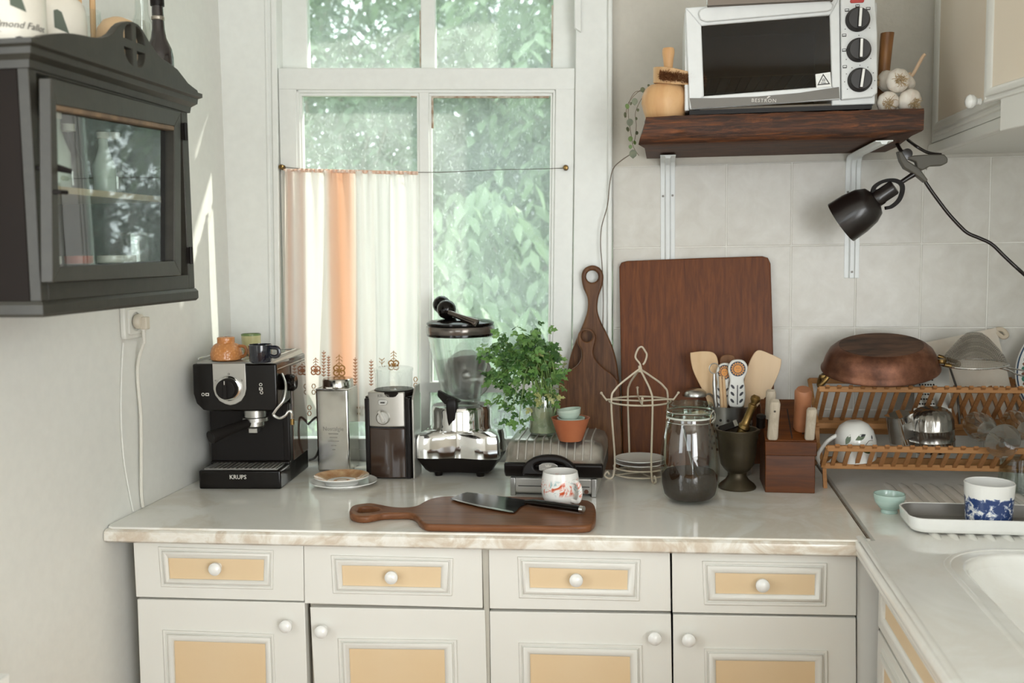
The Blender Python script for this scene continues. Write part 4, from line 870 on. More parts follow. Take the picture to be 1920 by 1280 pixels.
MB().tube([(X(826), OY+.035, Z(572)), (X(843), OY-.02, Z(579)), (X(848), OY-.03, Z(581))], .008, 10).build('tamper_shaft', m_black, r)
mb = MB(); mb.tube([(X(846), OY-.03, Z(580)), (X(853), OY-.05, Z(584)), (X(875), OY-.06, Z(592)), (X(905), OY-.075, Z(602)), (X(907), OY-.076, Z(602.6))], [.006, .0075, .0085, .0125, .0115], 14); mb.build('tamper_handle', mat('dark_chrome', '#6e6660', .15, .9), r)
mb = MB(); mb.hexa([(X(828), OY-.060, Z(737)), (X(842), OY-.064, Z(752)), (X(842), OY-.04, Z(752)), (X(828), OY-.04, Z(737))], [(X(829), OY-.060, Z(727)), (X(872), OY-.075, Z(747)), (X(872), OY-.04, Z(747)), (X(829), OY-.04, Z(727))]); mb.build('spout_lever', m_black, r, bevel=.002)
mb = MB(); loft(mb, [[(X(858)+a*s_, OY-.078+b*s_, z_) for a, b in rrect(-.016, -.014, .016, .016, .006, 3)] for s_, z_ in ((.62, Z(791)), (.85, Z(775)), (1.0, Z(757)), (1.0, Z(745)), (.8, Z(740)))]); mb.build('spout', m_black, r, bevel=.001)
cup_r = r
# steel lid standing on the base behind the jug
p = A.p+Vector((0, OY+.062, 0)); r = thing('steel_lid', 'round steel lid standing upright behind the blender jug', 'dish', (p.x, p.y, ZT+Z(757)+.001))
mr = 47*k*1.03; mb = MB(); mb.lathe([(0, .014), (mr*.6, .011), (mr*.92, .004), (mr*.97, .005), (mr, .002), (mr, -.001), (mr*.95, 0), (mr*.6, .008), (0, .011)], 48, T(.003, .012, mr) @ RX(pi/2-.12)); mb.build('disc', mat('dull_steel', '#8f8b86', .35, .5), r)
MB().lathe([(0, 0), (.012, 0), (.014, .004), (.006, .008), (0, .008)], 16, T(.003, .012, mr) @ RX(pi/2-.12) @ T(0, 0, .0135)).build('knob', m_steel, r)
# ---- contact grill
A, r = sit('contact_grill', 'silver ribbed contact grill with a black loop handle, under the bowls', 'grill', 1038, 932)
X, Z = A.x, A.z; GD = .235
MB().box(X(955), .012, 0.006, X(1120), GD, Z(896)).build('body', m_silver, r, bevel=.006)
for a in (960, 1113): MB().box(X(a-5), .008, 0, X(a+5), .022, Z(897)).build('corner_post', m_steel, r, bevel=.002)
MB().box(X(970), .0105, Z(914), X(1105), .0125, Z(912.5)).build('body_groove', m_print, r)
MB().lathe([(0, 0), (.006, 0), (.006, .003), (0, .003)], 12, T(X(1099), .0125, Z(922)) @ RX(pi/2)).build('light', mat('grill_light', '#5b3a2c', .3), r)
mb = MB(); pr = [(0, Z(894)), (-.012, Z(884)), (-.014, Z(868)), (-.006, Z(866)), (GD, Z(866)), (GD, Z(894))]
mb.prism(pr, 0, X(1131)-X(946), Matrix(((0, 0, 1, X(946)), (1, 0, 0, 0), (0, 1, 0, 0), (0, 0, 0, 1)))); mb.build('black_rim', m_black, r, bevel=.004)
zt_ = .147; sec = [(-.006, Z(867)), (.004, Z(862)), (.014, Z(850)), (.024, zt_-.012), (.034, zt_-.003), (.045, zt_), (GD-.03, zt_), (GD-.008, zt_-.012), (GD, Z(866))]
m_alu = mat('spotted_aluminium', '#a9a59e', .3, .85, var='#807a72', vscale=16, bump=.08, bscale=40)
loops = []
for t_, in_ in ((0, .022), (.03, .006), (.10, 0), (.9, 0), (.97, .006), (1, .022)):
    xx = X(946)+(X(1131)-X(946))*t_; loops.append([(xx, y, max(Z(867)-.001, z-in_*(1 if z > Z(855) else .25))) for y, z in sec])
n_ = len(sec); mb = MB(); vs = [p for L in loops for p in L]; fs = []
for a in range(5):
    for i in range(n_-1): fs.append((a*n_+i, (a+1)*n_+i, (a+1)*n_+i+1, a*n_+i+1))
fs += [tuple(range(n_)), tuple(range(6*n_-1, 5*n_-1, -1))]; mb.add(vs, fs); mb.build('lid', m_alu, r, ang=50)
for i in range(10):
    xx = X(970)+(X(1108)-X(970))*i/9
    MB().tube([(xx, y, z+.0005) for y, z in sec[1:-1]], .0024, 6).build('lid_rib', m_silver, r)
mb = MB(); o_ = [(X(981), Z(884)), (X(985), Z(868)), (X(1000), Z(855)), (X(1020), Z(849)), (X(1045), Z(849)), (X(1065), Z(856)), (X(1080), Z(869)), (X(1085), Z(884)), (X(1075), Z(888)), (X(990), Z(888))]
o_ = [(p.x, p.y) for p in smooth_loop([(x, z, 0) for x, z in o_], 4)]; i_ = [(X(1033)+28*k_*1.0*A.k*cos(t), Z(871)+8.5*A.k*sin(t)) for k_ in (1,) for t in [2*pi*j/28 for j in range(28)]]
mb.sheet([o_, i_], .03, .007, T(0, -.026, 0) @ RX(-.12) @ XZ, res=3); mb.build('handle', m_black, r)
mb = MB(); pp = [(X(1013), Z(878)), (X(1048), Z(878)), (X(1048), Z(868)), (X(1041), Z(864)), (X(1030), Z(862.5)), (X(1020), Z(864)), (X(1013), Z(868))]; mb.sheet([pp], .004, .001, T(0, -.021, 0) @ XZ); b_ = mb.build('badge', m_steel, r)
MB().text('PRINCESS', .0075, T(X(1030.5), -.0232, Z(875)) @ XZ, .0002).prism([(X(1026), Z(871)), (X(1035), Z(871)), (X(1037), Z(866)), (X(1033), Z(868.5)), (X(1030.5), Z(865.5)), (X(1028), Z(868.5)), (X(1024), Z(866))], .0, .0004, T(0, -.0231, 0) @ XZ).build('badge_lettering', m_lightprint, b_)
GT = ZT+zt_
# ---- parsley in a jar
B, r = sit('parsley_jar', 'glass jar of water holding a bunch of parsley', 'jar', 1019, 814, GT)
Rj = 27*B.k
MB().lathe([(0, 0), (Rj*.93, 0), (Rj, .004), (Rj, B.z(745)), (Rj*.95, B.z(738)), (Rj*.91, B.z(738)), (Rj*.95, B.z(746)), (Rj*.95, .008), (0, .006)], 36).build('glass', m_thin, r)
q = NT('cloudy_water'); q.b.inputs['Base Color'].default_value = lin('#c3cda6'); q.b.inputs['Roughness'].default_value = .08; q.b.inputs['Transmission Weight'].default_value = .55; q.b.inputs['IOR'].default_value = 1.2
MB().lathe([(0, .007), (Rj*.94, .0085), (Rj*.94, B.z(760)), (0, B.z(760))], 36).build('water', q.m, r)
def leafg(name, c, c2):
    q = NT(name); v = q.coord(); f = q.noise(v, 40, 3); cc = q.ramp(f, [(.3, c), (.7, c2)]); q.l(cc, q.b.inputs['Base Color']); q.b.inputs['Roughness'].default_value = .4
    t = q.n('ShaderNodeBsdfTranslucent'); q.l(cc, t.inputs[0]); mx = q.n('ShaderNodeMixShader'); mx.inputs[0].default_value = .3
    q.l(q.b.outputs[0], mx.inputs[1]); q.l(t.outputs[0], mx.inputs[2]); q.l(mx.outputs[0], q.out.inputs[0]); return q.m
m_par = [leafg('parsley_green', '#5b8643', '#7da25a'), leafg('parsley_deep', '#38592f', '#4f763d'), leafg('parsley_pale', '#a5ad6c', '#bfc083')]
m_stem = mat('parsley_stem', '#6f8a48', .4)
bun = thing('parsley_bunch', 'bushy bunch of green parsley drooping from the glass jar', 'herb', (B.p.x, B.p.y, GT+.01))
rnd = random.Random(4)
def parsley_leaf(mb, p, d, nrm, s):
    d = d.normalized(); sd = d.cross(nrm).normalized(); nn = sd.cross(d)
    for ang, ss, off in ((0, 1.0, .35), (.75, .8, .12), (-.75, .8, .12)):        # three toothed lobes
        dd = d*cos(ang)+sd*sin(ang); s2 = dd.cross(nn); o = p+d*s*off; L = s*.75*ss; w = L*.5
        pts = [o, o+dd*L*.3+s2*w*.55+nn*.1*w, o+dd*L*.42+s2*w*.32, o+dd*L*.66+s2*w*.62+nn*.1*w, o+dd*L*.78+s2*w*.26, o+dd*L-nn*L*.12, o+dd*L*.78-s2*w*.26, o+dd*L*.66-s2*w*.62+nn*.1*w, o+dd*L*.42-s2*w*.32, o+dd*L*.3-s2*w*.55+nn*.1*w, o+dd*L*.5-nn*w*.12]
        mb.add(pts, [(10, i, i+1) for i in range(0, 9)]+[(10, 9, 0)])
stm = MB(); lv = [[] for _ in range(3)]; nl = [0]
tips = []
for (tx, ty) in ((930, 640), (945, 622), (960, 650), (975, 635), (988, 612), (1000, 625), (1012, 618), (1025, 640), (1038, 655), (1045, 690), (925, 690), (935, 665), (950, 690), (968, 672), (985, 660), (1003, 655), (1020, 670), (1035, 690), (1042, 712), (942, 715), (958, 730), (975, 700), (992, 690), (1010, 700), (1028, 715), (1020, 740), (1005, 735), (985, 730), (948, 745), (965, 760), (978, 775), (955, 700), (1000, 675), (930, 705), (1040, 735), (995, 640), (970, 615+30), (1015, 650)):
    dep = rnd.uniform(-.075, .04) if ty < 730 else rnd.uniform(-.07, -.02)
    tips.append((tx, ty, dep))
LG = []
for i, (tx, ty, dep) in enumerate(tips):
    b0 = Vector((B.x(1019)+rnd.uniform(-.02, .02), rnd.uniform(-.02, .02), .012)); b1 = Vector((B.x(1019)+rnd.uniform(-.026, .026), rnd.uniform(-.026, .026), B.z(740)-.0))
    tp_ = Vector((B.x(tx), dep, B.z(ty)-.01)); ap = b1.lerp(tp_, .6)+Vector((0, 0, max(.02, .06+(ty-680)*.0006)))
    crv = smooth_loop([b0, b1, ap, tp_], 6, False); stm.tube([c for c in crv], .0014, 5)
    for j in range(13 if ty < 740 else 8):
        c = crv[min(len(crv)-1, int(len(crv)*(.62+.38*rnd.random())))] if j > 2 else crv[-1]
        c = c+Vector((rnd.gauss(0, .012), rnd.gauss(0, .012), rnd.gauss(0, .010)))
        mi = 2 if (tx > 995 and ty > 690 and rnd.random() < .55) else rnd.choice((0, 0, 1))
        d = Vector((rnd.gauss(0, 1)+(c.x-B.x(1000))*9, rnd.gauss(-.5, .7), rnd.gauss(-.3, .6)))
        mb = MB(); parsley_leaf(mb, c, d, Vector((rnd.gauss(0, .5), -.7+rnd.gauss(0, .4), .7)), rnd.uniform(.022, .034)); LG.append((mb, mi))
stm.build('stems', m_stem, bun, world=False); [None for _ in ()]
for mb, mi in LG[:300]: mb.build('leaf', m_par[mi], bun, ang=180)
rest = [MB(), MB(), MB()]
for mb, mi in LG[300:]: rest[mi].add(mb.v, mb.f)
for mi in range(3):
    if rest[mi].v: rest[mi].build('small_leaves', m_par[mi], bun, kind='stuff', ang=180)
for ch in bun.children: ch.location.z -= .01
# ---- bowls on the grill
def bowl(name, label, px, py, z, prof, m, group=None, tilt=0, n=36, cat='bowl'):
    B = At(px, py, z); r = thing(name, label, cat, B.p, 0, group); MB().lathe(B.prof(prof), n, RY(tilt)).build('body', m, r); return B, r
m_terra = mat('terracotta', '#9c5838', .55, var='#a8633f', vscale=15)
m_cel = mat('celadon', '#a5b8ab', .2, var='#b9c6b9', vscale=25, coat=.4, stretch=(.3, .3, 3))
B, r = bowl('terracotta_bowl', 'small terracotta bowl standing on the grill', 1070, 825, GT, [(0, 825), (21, 825), (23, 822), (35, 785), (36.5, 782), (34.5, 782), (20, 818), (0, 819)], m_terra)
zb1 = B.p.z+B.z(805)
bowl('celadon_bowl', 'pale green glazed bowl nested in the terracotta bowl', 1071, 806, zb1, [(0, 806), (15, 806), (24, 792), (26.5, 782), (25, 782), (14, 802), (0, 803)], m_cel, 'small green bowls in the terracotta bowl')
bowl('celadon_bowl', 'pale green glazed bowl tilted on top of the nested one', 1069, 786, zb1+.028, [(0, 786), (14, 786), (21, 776), (23, 766), (21.5, 766), (13, 782), (0, 783)], m_cel, 'small green bowls in the terracotta bowl', tilt=-.12)
# ---- coil of black cable behind the parsley
p = At(960, 850).p; r = thing('cable_coil', 'loose loops of black mains cable behind the blender', 'cable', (p.x, p.y+.17, ZT))
cb = At(960, 850); Yc = p.y+.17
def cpx(l): return [atY(x, y, Yc+random.uniform(-.02, .02)) for x, y in l]
MB().tube(smooth_loop(cpx([(930, 868), (935, 800), (948, 755), (965, 737), (985, 733), (992, 760), (992, 800), (980, 830), (960, 840), (946, 815), (946, 780), (960, 760), (978, 790), (968, 825), (938, 810), (928, 785)]), 8, False), .0045, 8).build('cable', m_cord, r, world=True)
MB().tube(smooth_loop(cpx([(934, 770), (955, 775), (985, 800), (1000, 830), (985, 868)]), 8, False), .004, 8).build('cable', m_cord, r, world=True)
# ---- boards leaning on the wall
def leanboard(name, label, pl, loops, t, m, bev, cat='cutting board', group=None):
    ux = Vector((1, 0, 0)); ux = (ux-pl.n*ux.dot(pl.n)).normalized(); uz = pl.n.cross(ux)*-1
    if uz.z < 0: uz = -uz
    o = pl.o; L2 = []
    for lp in loops: L2.append([((pl.hit(x, y)-o).dot(ux), (pl.hit(x, y)-o).dot(uz)) for x, y in lp])
    nz = ux.cross(uz); m4 = Matrix(((ux.x, uz.x, nz.x, o.x), (ux.y, uz.y, nz.y, o.y), (ux.z, uz.z, nz.z, o.z), (0, 0, 0, 1))) @ T(0, 0, -t/2)
    mb = MB(); mb.sheet(L2, t, bev, m4, res=3)
    zmin = min(v.z for v in mb.v); c = sum((v for v in mb.v), Vector())/len(mb.v)
    r = thing(name, label, cat, (c.x, c.y, zmin), 0, group); mb.build('board', m, r, world=True, ang=35); return r
m_walnut = wood('walnut', '#3f2717', '#5d3d27', '#7a5536', 'Z', 16, .38, .12, 16)
m_walnutx = wood('walnut_flat', '#56351f', '#71492f', '#85593b', 'X', 14, .34, .12, 14)
m_red = wood('red_brown_board', '#4c2409', '#64340f', '#784116', 'Z', 14, .42, .12, 18)
bigp = Plane((0.25, 2.965, .9), (0, -cos(.09), sin(.09)))
leanboard('chopping_board', 'big rectangular red brown board leaning against the tiles', bigp, [[(1176, 489), (1300, 484), (1430, 480), (1440, 483), (1445, 494), (1449, 620), (1452, 760), (1455, 868), (1300, 875), (1168, 880), (1166, 760), (1163, 620), (1161, 500), (1165, 492)]], .018, m_red, .003)
tp1 = Plane((-.2, 2.95, .9), (0, -cos(.05), sin(.05)))
def sm(l, n=5): return [(p.x, p.y) for p in smooth_loop([(x, y, 0) for x, y in l], n)]
leanboard('paddle_board', 'tall walnut paddle board with a ring handle, standing against the window casing', tp1, [sm([(1110, 497), (1124, 502), (1131, 516), (1129, 535), (1122, 556), (1120, 580), (1126, 602), (1140, 630), (1152, 662), (1159, 700), (1162, 760), (1161, 840), (1158, 882), (1110, 885), (1070, 884), (1066, 840), (1062, 760), (1062, 710), (1068, 670), (1080, 636), (1094, 604), (1101, 580), (1101, 558), (1093, 538), (1090, 516), (1096, 503)]), circ(1110, 518, 11.5, 20)], .02, m_walnut, .006)
tp2 = Plane((-.2, 2.905, .9), (0, -cos(.05), sin(.05)))
leanboard('paddle_board', 'shorter walnut paddle board with a small hole, in front of the tall one', tp2, [sm([(1100, 616), (1111, 620), (1117, 632), (1114, 648), (1112, 662), (1118, 676), (1132, 690), (1150, 704), (1160, 722), (1163, 760), (1162, 880), (1110, 888), (1052, 886), (1049, 800), (1047, 730), (1050, 712), (1062, 698), (1080, 686), (1089, 672), (1089, 656), (1083, 644), (1083, 628), (1090, 618)]), circ(1100, 630, 10.5, 20)], .02, m_walnut, .005)
# ---- wire cup stand with plates
A, r = sit('wire_stand', 'cream wire cup stand with a hook top and scroll feet', 'stand', 1200, 893)
X, Z = A.x, A.z; k = A.k; m_wire = mat('cream_wire', '#c9bda8', .4)
R1, R0 = 57*k, 50*k
def ring(R, z, n=40): return [(R*cos(2*pi*i/n), R*sin(2*pi*i/n), z) for i in range(n)]
MB().tube(ring(R1, Z(750)), .0026, 8, True).build('upper_ring', m_wire, r); MB().tube(ring(R0, .012), .0024, 8, True).build('lower_ring', m_wire, r); MB().tube(ring(R0*.98, .03), .0024, 8, True).build('plate_ring', m_wire, r)
for i in range(4):
    a = radians(205+90*i); c, s = cos(a), sin(a)
    pts = smooth_loop([(0, 0, Z(690)), (R1*.35*c, R1*.35*s, Z(703)), (R1*.85*c, R1*.85*s, Z(725)), (R1*c, R1*s, Z(750)), (R0*1.02*c, R0*1.02*s, Z(850)), (R0*1.05*c, R0*1.05*s, .02), (R0*1.12*c, R0*1.12*s, .004), (R0*1.3*c, R0*1.3*s, .003), (R0*1.42*c, R0*1.42*s, .012), (R0*1.32*c, R0*1.32*s, .022), (R0*1.24*c, R0*1.24*s, .014)], 6, False)
    MB().tube(pts, .0028, 8).build('leg', m_wire, r)
    a -= radians(20); c, s = cos(a), sin(a)
    MB().tube(smooth_loop([(0, 0, Z(750)), (R1*c, R1*s, Z(747)), (R1*1.08*c, R1*1.08*s, Z(748)), (R1*1.25*c, R1*1.25*s, Z(735))], 5, False), .0024, 8).ball((R1*1.25*c, R1*1.25*s, Z(735)), .004, n=10).build('cup_hook', m_wire, r)
MB().tube(smooth_loop([(X(1203), 0, Z(692)), (X(1200), 0, Z(680)), (X(1192), 0, Z(668)), (X(1197), 0, Z(653)), (X(1204), 0, Z(649)), (X(1210), 0, Z(657)), (X(1213), 0, Z(664)), (X(1210), 0, Z(676)), (X(1206), 0, Z(682))], 5, False), .0026, 8).build('hook', m_wire, r)
MB().tube([(0, 0, Z(696)), (0, 0, Z(684))], .0045, 10).build('ferrule', m_wire, r)
for i in range(2): MB().tube([(R0*cos(.5+i*pi/2), R0*sin(.5+i*pi/2), .012), (-R0*cos(.5+i*pi/2), -R0*sin(.5+i*pi/2), .012)], .002, 6).build('cross_wire', m_wire, r)
for i, (z_, lb) in enumerate(((.033, 'white plate in the wire stand, the lower of two'), (.045, 'white plate in the wire stand, topmost'))):
    t = thing('small_plate', lb, 'plate', (A.p.x, A.p.y, ZT+z_), 0, 'plates in the wire stand'); R_ = R0*.93
    MB().lathe([(0, 0), (R_*.55, 0), (R_*.6, .002), (R_, .009), (R_*.99, .011), (R_*.58, .004), (0, .0035)], 40).build('body', m_white, t)
# ---- clip top jar of ground coffee
A, r = sit('clip_top_jar', 'clip top glass jar half full of ground coffee', 'jar', 1293, 938)
X, Z = A.x, A.z; k = A.k
out = [(0, 945), (34, 945), (42, 942), (50, 932), (54, 915), (54.5, 880), (53, 845), (49, 815), (44, 798), (41, 790), (41, 786)]
MB().lathe(A.prof([(r_, y-7+ (7 if i < 0 else 0)) for i, (r_, y) in enumerate(out)])+A.prof([(38.5, 779), (38.5, 784), (46, 812), (50.5, 845), (52, 880), (51.5, 905), (47, 924), (40, 931), (0, 932)]), 48).build('glass', thinglass('jar_glass', '#f7faf8', .07), r)
MB().lathe(A.prof([(0, 931), (40, 930.5), (47, 923), (51, 905), (51.4, 890), (45, 881), (25, 876), (0, 879)]), 40, RY(0)).build('ground_coffee', mat('ground_coffee', '#20150f', .9, var='#32241a', spec=.1, vscale=150, bump=.5, bscale=220), r)
MB().lathe(A.prof([(0, 757), (36, 757), (40, 753), (42, 755), (43, 765), (41, 768), (44, 772), (43, 777), (36, 779), (34, 771), (0, 769)]), 40).build('lid', thinglass('lid_glass', '#eff5f1', .12), r)
MB().lathe(A.prof([(41, 781), (43.5, 780), (43.5, 777.5), (41, 777)]), 40).build('gasket', mat('pale_gasket', '#c8cbc2', .5), r)
R_ = 43.5*k
MB().tube(ring(R_, Z(787)), .0014, 6, True).build('neck_wire', m_chrome, r); MB().tube(ring(44*k, Z(768)), .0012, 6, True).build('lid_wire', m_chrome, r)
mb = MB(); a = -.5; f = lambda a_, rr, y: (rr*k*cos(a_), rr*k*sin(a_), Z(y))
mb.tube([f(-.62, 44, 787), f(-.62, 46, 770), f(-.5, 47, 764), f(-.30, 48, 771), f(-.25, 47, 782), f(-.45, 46, 788)], .0014, 6).tube([f(-.55, 45, 786), f(-.5, 49, 780), f(-.4, 48, 774)], .0014, 6); mb.build('clasp', m_chrome, r)
sp = thing('jar_spoon', 'dark metal spoon standing in the coffee jar', 'spoon', (A.p.x, A.p.y, ZT+Z(905)))
MB().tube([(X(1302), 0, Z(885)), (X(1292), .01, Z(845)), (X(1281), .015, Z(800)), (X(1277), .015, Z(786))], [.006, .0045, .006, .004], 8, flat=.5).lathe([(0, -.004), (.008, -.003), (.012, 0), (0, -.001)], 16, T(X(1306), 0, Z(893)) @ RX(1.2), sx=1, sy=1.5).build('spoon', mat('dark_steel', '#5a5754', .25, .9), sp)
sp.children[0].location.z -= Z(905)
# ---- mortar and pestle
A, r = sit('brass_mortar', 'dark aged brass mortar on a flared foot', 'mortar', 1382, 914)
m_dbrass = mat('dark_brass', '#3b3326', .42, .6, var='#4d4433', vscale=12, bump=.15, bscale=25)
MB().lathe(A.prof([(0, 914), (34, 914), (35, 911), (32, 906), (22, 898), (17, 890), (17.5, 884), (24, 878), (31, 868), (34.5, 845), (35.5, 825), (38, 818), (38, 812), (41, 806), (41, 802), (36, 802), (33, 815), (31, 850), (22, 868), (0, 872)]), 40).build('body', m_dbrass, r)
t = thing('pestle', 'turned brass pestle leaning in the mortar', 'pestle', (A.p.x, A.p.y, ZT+A.z(868)))
ax0 = Vector((A.x(1372), -.01, A.z(850))); ax1 = Vector((A.x(1416), -.015, A.z(738)))
d = ax1-ax0; L_ = d.length; mm = T(*ax0) @ d.to_track_quat('Z', 'Y').to_matrix().to_4x4()
MB().lathe([(0, -.006), (.013, -.004), (.016, .004), (.013, .012), (.011, .04)]+[(q_[0]*k, L_*q_[1]) for q_ in ((9.5, .40), (9.5, .43), (11.5, .45), (11.5, .50), (9, .52), (7.8, .58), (7.2, .78), (8.6, .82), (8.6, .845), (6, .86), (6, .88), (9.5, .92), (9.8, .96), (6, 1.0), (0, 1.005))], 24, T(0, 0, -A.z(868)) @ mm).build('pestle', m_brass, t)
t = thing('black_scraper', 'flat black scraper lying in the brass mortar', 'scraper', (A.p.x, A.p.y, ZT+A.z(800)))
MB().box(-.028, -.012, -.002, .026, .012, .004, T(A.x(1368), -.006, .004) @ RY(-.35) @ RX(.5)).build('blade', m_black, t, bevel=.001); MB().box(.012, -.013, .004, .022, .013, .0052, T(A.x(1368), -.006, .004) @ RY(-.35) @ RX(.5)).build('stripe', m_steel, t)
# ---- utensil pot and what it holds
A, r = sit('utensil_pot', 'perforated steel utensil pot behind the brass mortar', 'pot', 1369, 886)
A = At(1369, 886); X, Z = A.x, A.z; k = A.k; U = 40*k
MB().lathe([(0, 0), (U*.96, 0), (U*.98, .003), (U, Z(760)), (U*1.02, Z(757)), (U*.98, Z(757)), (U*.97, .006), (0, .005)], 48).build('pot', m_steel, r)
for row in range(6):
    for i in range(18):
        a = 2*pi*(i+.5*(row % 2))/18
        if sin(a) < .3: MB().lathe([(0, 0), (.0042, 0), (.0042, .0006), (0, .0006)], 10, T(U*.995*cos(a), U*.995*sin(a), Z(781)-row*.017) @ RZ(a) @ RY(pi/2)).build('hole', m_dark, r)
def flatpiece(name, label, cat, pts, t_, m, dy, rt=0, group=None, handle=None, n=5):
    root = thing(name, label, cat, (A.p.x, A.p.y+dy, ZT+.008)); mb = MB()
    P2 = [(X(x), Z(y)-.008) for x, y in pts]; P2 = [(q_.x, q_.y) for q_ in smooth_loop([(x, z, 0) for x, z in P2], n)]
    mb.sheet([P2], t_, t_*.3, XZ); mb.build('blade', m, root)
    if handle: MB().tube([(X(x), yy_, Z(y)-.008) for x, y, yy_ in handle], [.006]*len(handle), 10, flat=.7).build('handle', m, root)
    return root
m_beech = wood('beech', '#c9a57c', '#d3b48e', '#dcc19d', 'Z', 8, .5, .06, 8)
m_beech2 = wood('pale_beech', '#cdae8c', '#d8bd9c', '#e0c8aa', 'Z', 5, .5, .06, 5)
flatpiece('wooden_spatula', 'slanted pale wooden spatula leaning out over the round ladle', 'spatula', [(1295, 664), (1300, 660), (1320, 658), (1338, 661), (1346, 676), (1346, 705), (1343, 740), (1346, 775), (1336, 778), (1322, 740), (1308, 712), (1299, 690)], .006, m_beech, .012, handle=[(1340, 765, 0), (1362, 874, .0)])
flatpiece('wooden_spatula', 'broad wooden turner with grain rings leaning beside the knife handles', 'spatula', [(1420, 655), (1440, 662), (1457, 670), (1460, 675), (1456, 696), (1441, 730), (1424, 752), (1406, 775), (1396, 775), (1392, 752), (1393, 715), (1399, 688), (1409, 664)], .006, m_beech2, .0, handle=[(1400, 765, 0), (1380, 874, .0)])
flatpiece('dark_spoon', 'dark wooden spoon behind the ceramic handles', 'spoon', [(1355, 668), (1368, 666), (1378, 672), (1378, 700), (1370, 760), (1362, 760), (1352, 700), (1350, 678)], .006, wood('dark_wood_spoon', '#6e4c34', '#815b3e', '#93694a'), .035, handle=[(1366, 750, 0), (1366, 874, 0)])
def cer(label, px, py, dy, s, lean):
    root = thing('ceramic_handle_server', label, 'server', (A.p.x, A.p.y+dy, ZT+.008)); m_c = m_white
    c = lambda x, y: (X(px+x*s+lean*(y/70)), Z(py+y)-.008)
    ol = [c(x, y) for x, y in ((0, -17), (10, -15), (16.5, -7), (17.5, 3), (14, 14), (12, 22), (15, 40), (15, 60), (10, 71), (-10, 71), (-15, 60), (-15, 40), (-13, 22), (-15, 14), (-17.5, 3), (-16.5, -7), (-10, -15))]
    ol = [(q_.x, q_.y) for q_ in smooth_loop([(a, b, 0) for a, b in ol], 4)]
    MB().sheet([ol], .016, .006, XZ, res=3).build('handle', m_c, root)
    x0, z0 = c(0, 0); m_k = bpy.data.materials.get('navy_print') or mat('navy_print', '#2b2a33', .3); m_o = bpy.data.materials.get('orange_print') or mat('orange_print', '#d38a2c', .3)
    MB().sheet([circ(x0, z0, 14*k*s, 28, 14*k)], .0008, 0, T(0, -.0083, 0) @ XZ).build('disc_print', m_k, root)
    mb = MB(); st = []
    for i in range(32): rr_ = (13 if i % 2 == 0 else 9.4)*k; st.append((x0+rr_*s*cos(2*pi*i/32), z0+rr_*sin(2*pi*i/32)))
    hole = circ(x0, z0, 8.9*k*s, 20, 8.9*k)
    mb.sheet([st, hole], .0008, 0, T(0, -.0088, 0) @ XZ); mb.sheet([circ(x0, z0, 7.4*k*s, 20, 7.4*k)], .0008, 0, T(0, -.0088, 0) @ XZ); mb.build('sun_print', m_o, root)
    mb = MB(); mb.box(x0-.0045*s, -.0096, z0+.0015, x0-.0015*s, -.009, z0+.003).box(x0+.0015*s, -.0096, z0+.0015, x0+.0045*s, -.009, z0+.003).box(x0-.002*s, -.0096, z0-.005, x0+.002*s, -.009, z0-.0042); mb.build('sun_features', m_k, root)
    mb = MB(); a_, b_ = c(1, 30), c(1, 66); mb.box(min(a_[0], b_[0])-.0005, -.0088, b_[1], max(a_[0], b_[0])+.0005, -.008, a_[1])
    for y in (36, 49, 62):
        for sg in (-1, 1):
            cx_, cz_ = c(sg*8, y-3); mb.sheet([[(q_.x, q_.y) for q_ in (RZ(sg*-.7) @ Vector((u*.0035*s, w_*.0075, 0))+Vector((cx_, cz_, 0)) for u, w_ in circ(0, 0, 1, 12))]], .0008, 0, T(0, -.0083, 0) @ XZ)
    mb.build('leaf_print', m_k, root)
    MB().tube([(c(0, 66)[0], 0, c(0, 66)[1]), (X(1372), 0, .004)], .004, 8).build('shaft', m_steel, root)
cer('white ceramic handle with an orange sun, the foremost one in the pot', 1380, 687, -.030, 1.0, -2)
cer('white ceramic handle with an orange sun, half hidden behind its twin', 1357, 695, -.008, .85, -6)
root = thing('whisk_handle', 'steel looped whisk handle hanging a ring above the pot rim', 'whisk', (A.p.x, A.p.y-.03, ZT+.008))
MB().tube([(X(1338)+9*k*cos(a), 0, Z(687)+9.5*k*sin(a)-.008) for a in [2*pi*i/20 for i in range(20)]], .0016, 8, True).build('ring', m_steel, root)
MB().tube([(X(1338), 0, Z(697)-.008), (X(1338), 0, Z(715)-.008), (X(1340), 0, Z(745)-.008), (X(1348), .005, Z(800)-.008), (X(1362), .02, .004)], [.0035, .0055, .006, .004, .002], 10).build('handle', m_steel, root)
root = thing('tongs', 'pale wooden tong ends between the spatula and the ceramic handle', 'tongs', (A.p.x, A.p.y-.02, ZT+.008))
for a in (1349, 1355): MB().tube([(X(a), 0, Z(702)-.008), (X(a+4), 0, Z(760)-.008), (X(1364), .01, .004)], [.004, .0055, .004], 8).build('arm', m_beech, root)
root = thing('ladle', 'round steel ladle bowl overhanging the pot, above the clip top jar', 'ladle', (A.p.x, A.p.y+.01, ZT+.008))
lb = Vector((X(1303), -.012, Z(741)-.008))
MB().lathe([(22*k, 0), (22.5*k, .003), (21*k, .012), (15*k, .020), (6*k, .024), (0, .0245), (0, .023), (14*k, .018), (20*k, .010), (21.5*k, .001)], 32, T(*lb)).build('bowl', m_steel, root)
MB().tube(smooth_loop([lb+Vector((21*k, 0, .004)), (X(1332), -.006, Z(738)-.008), (X(1340), 0, Z(752)-.008), (X(1350), .0, Z(800)-.008), (X(1364), 0, .004)], 5, False), .003, 8).build('handle', m_steel, root)
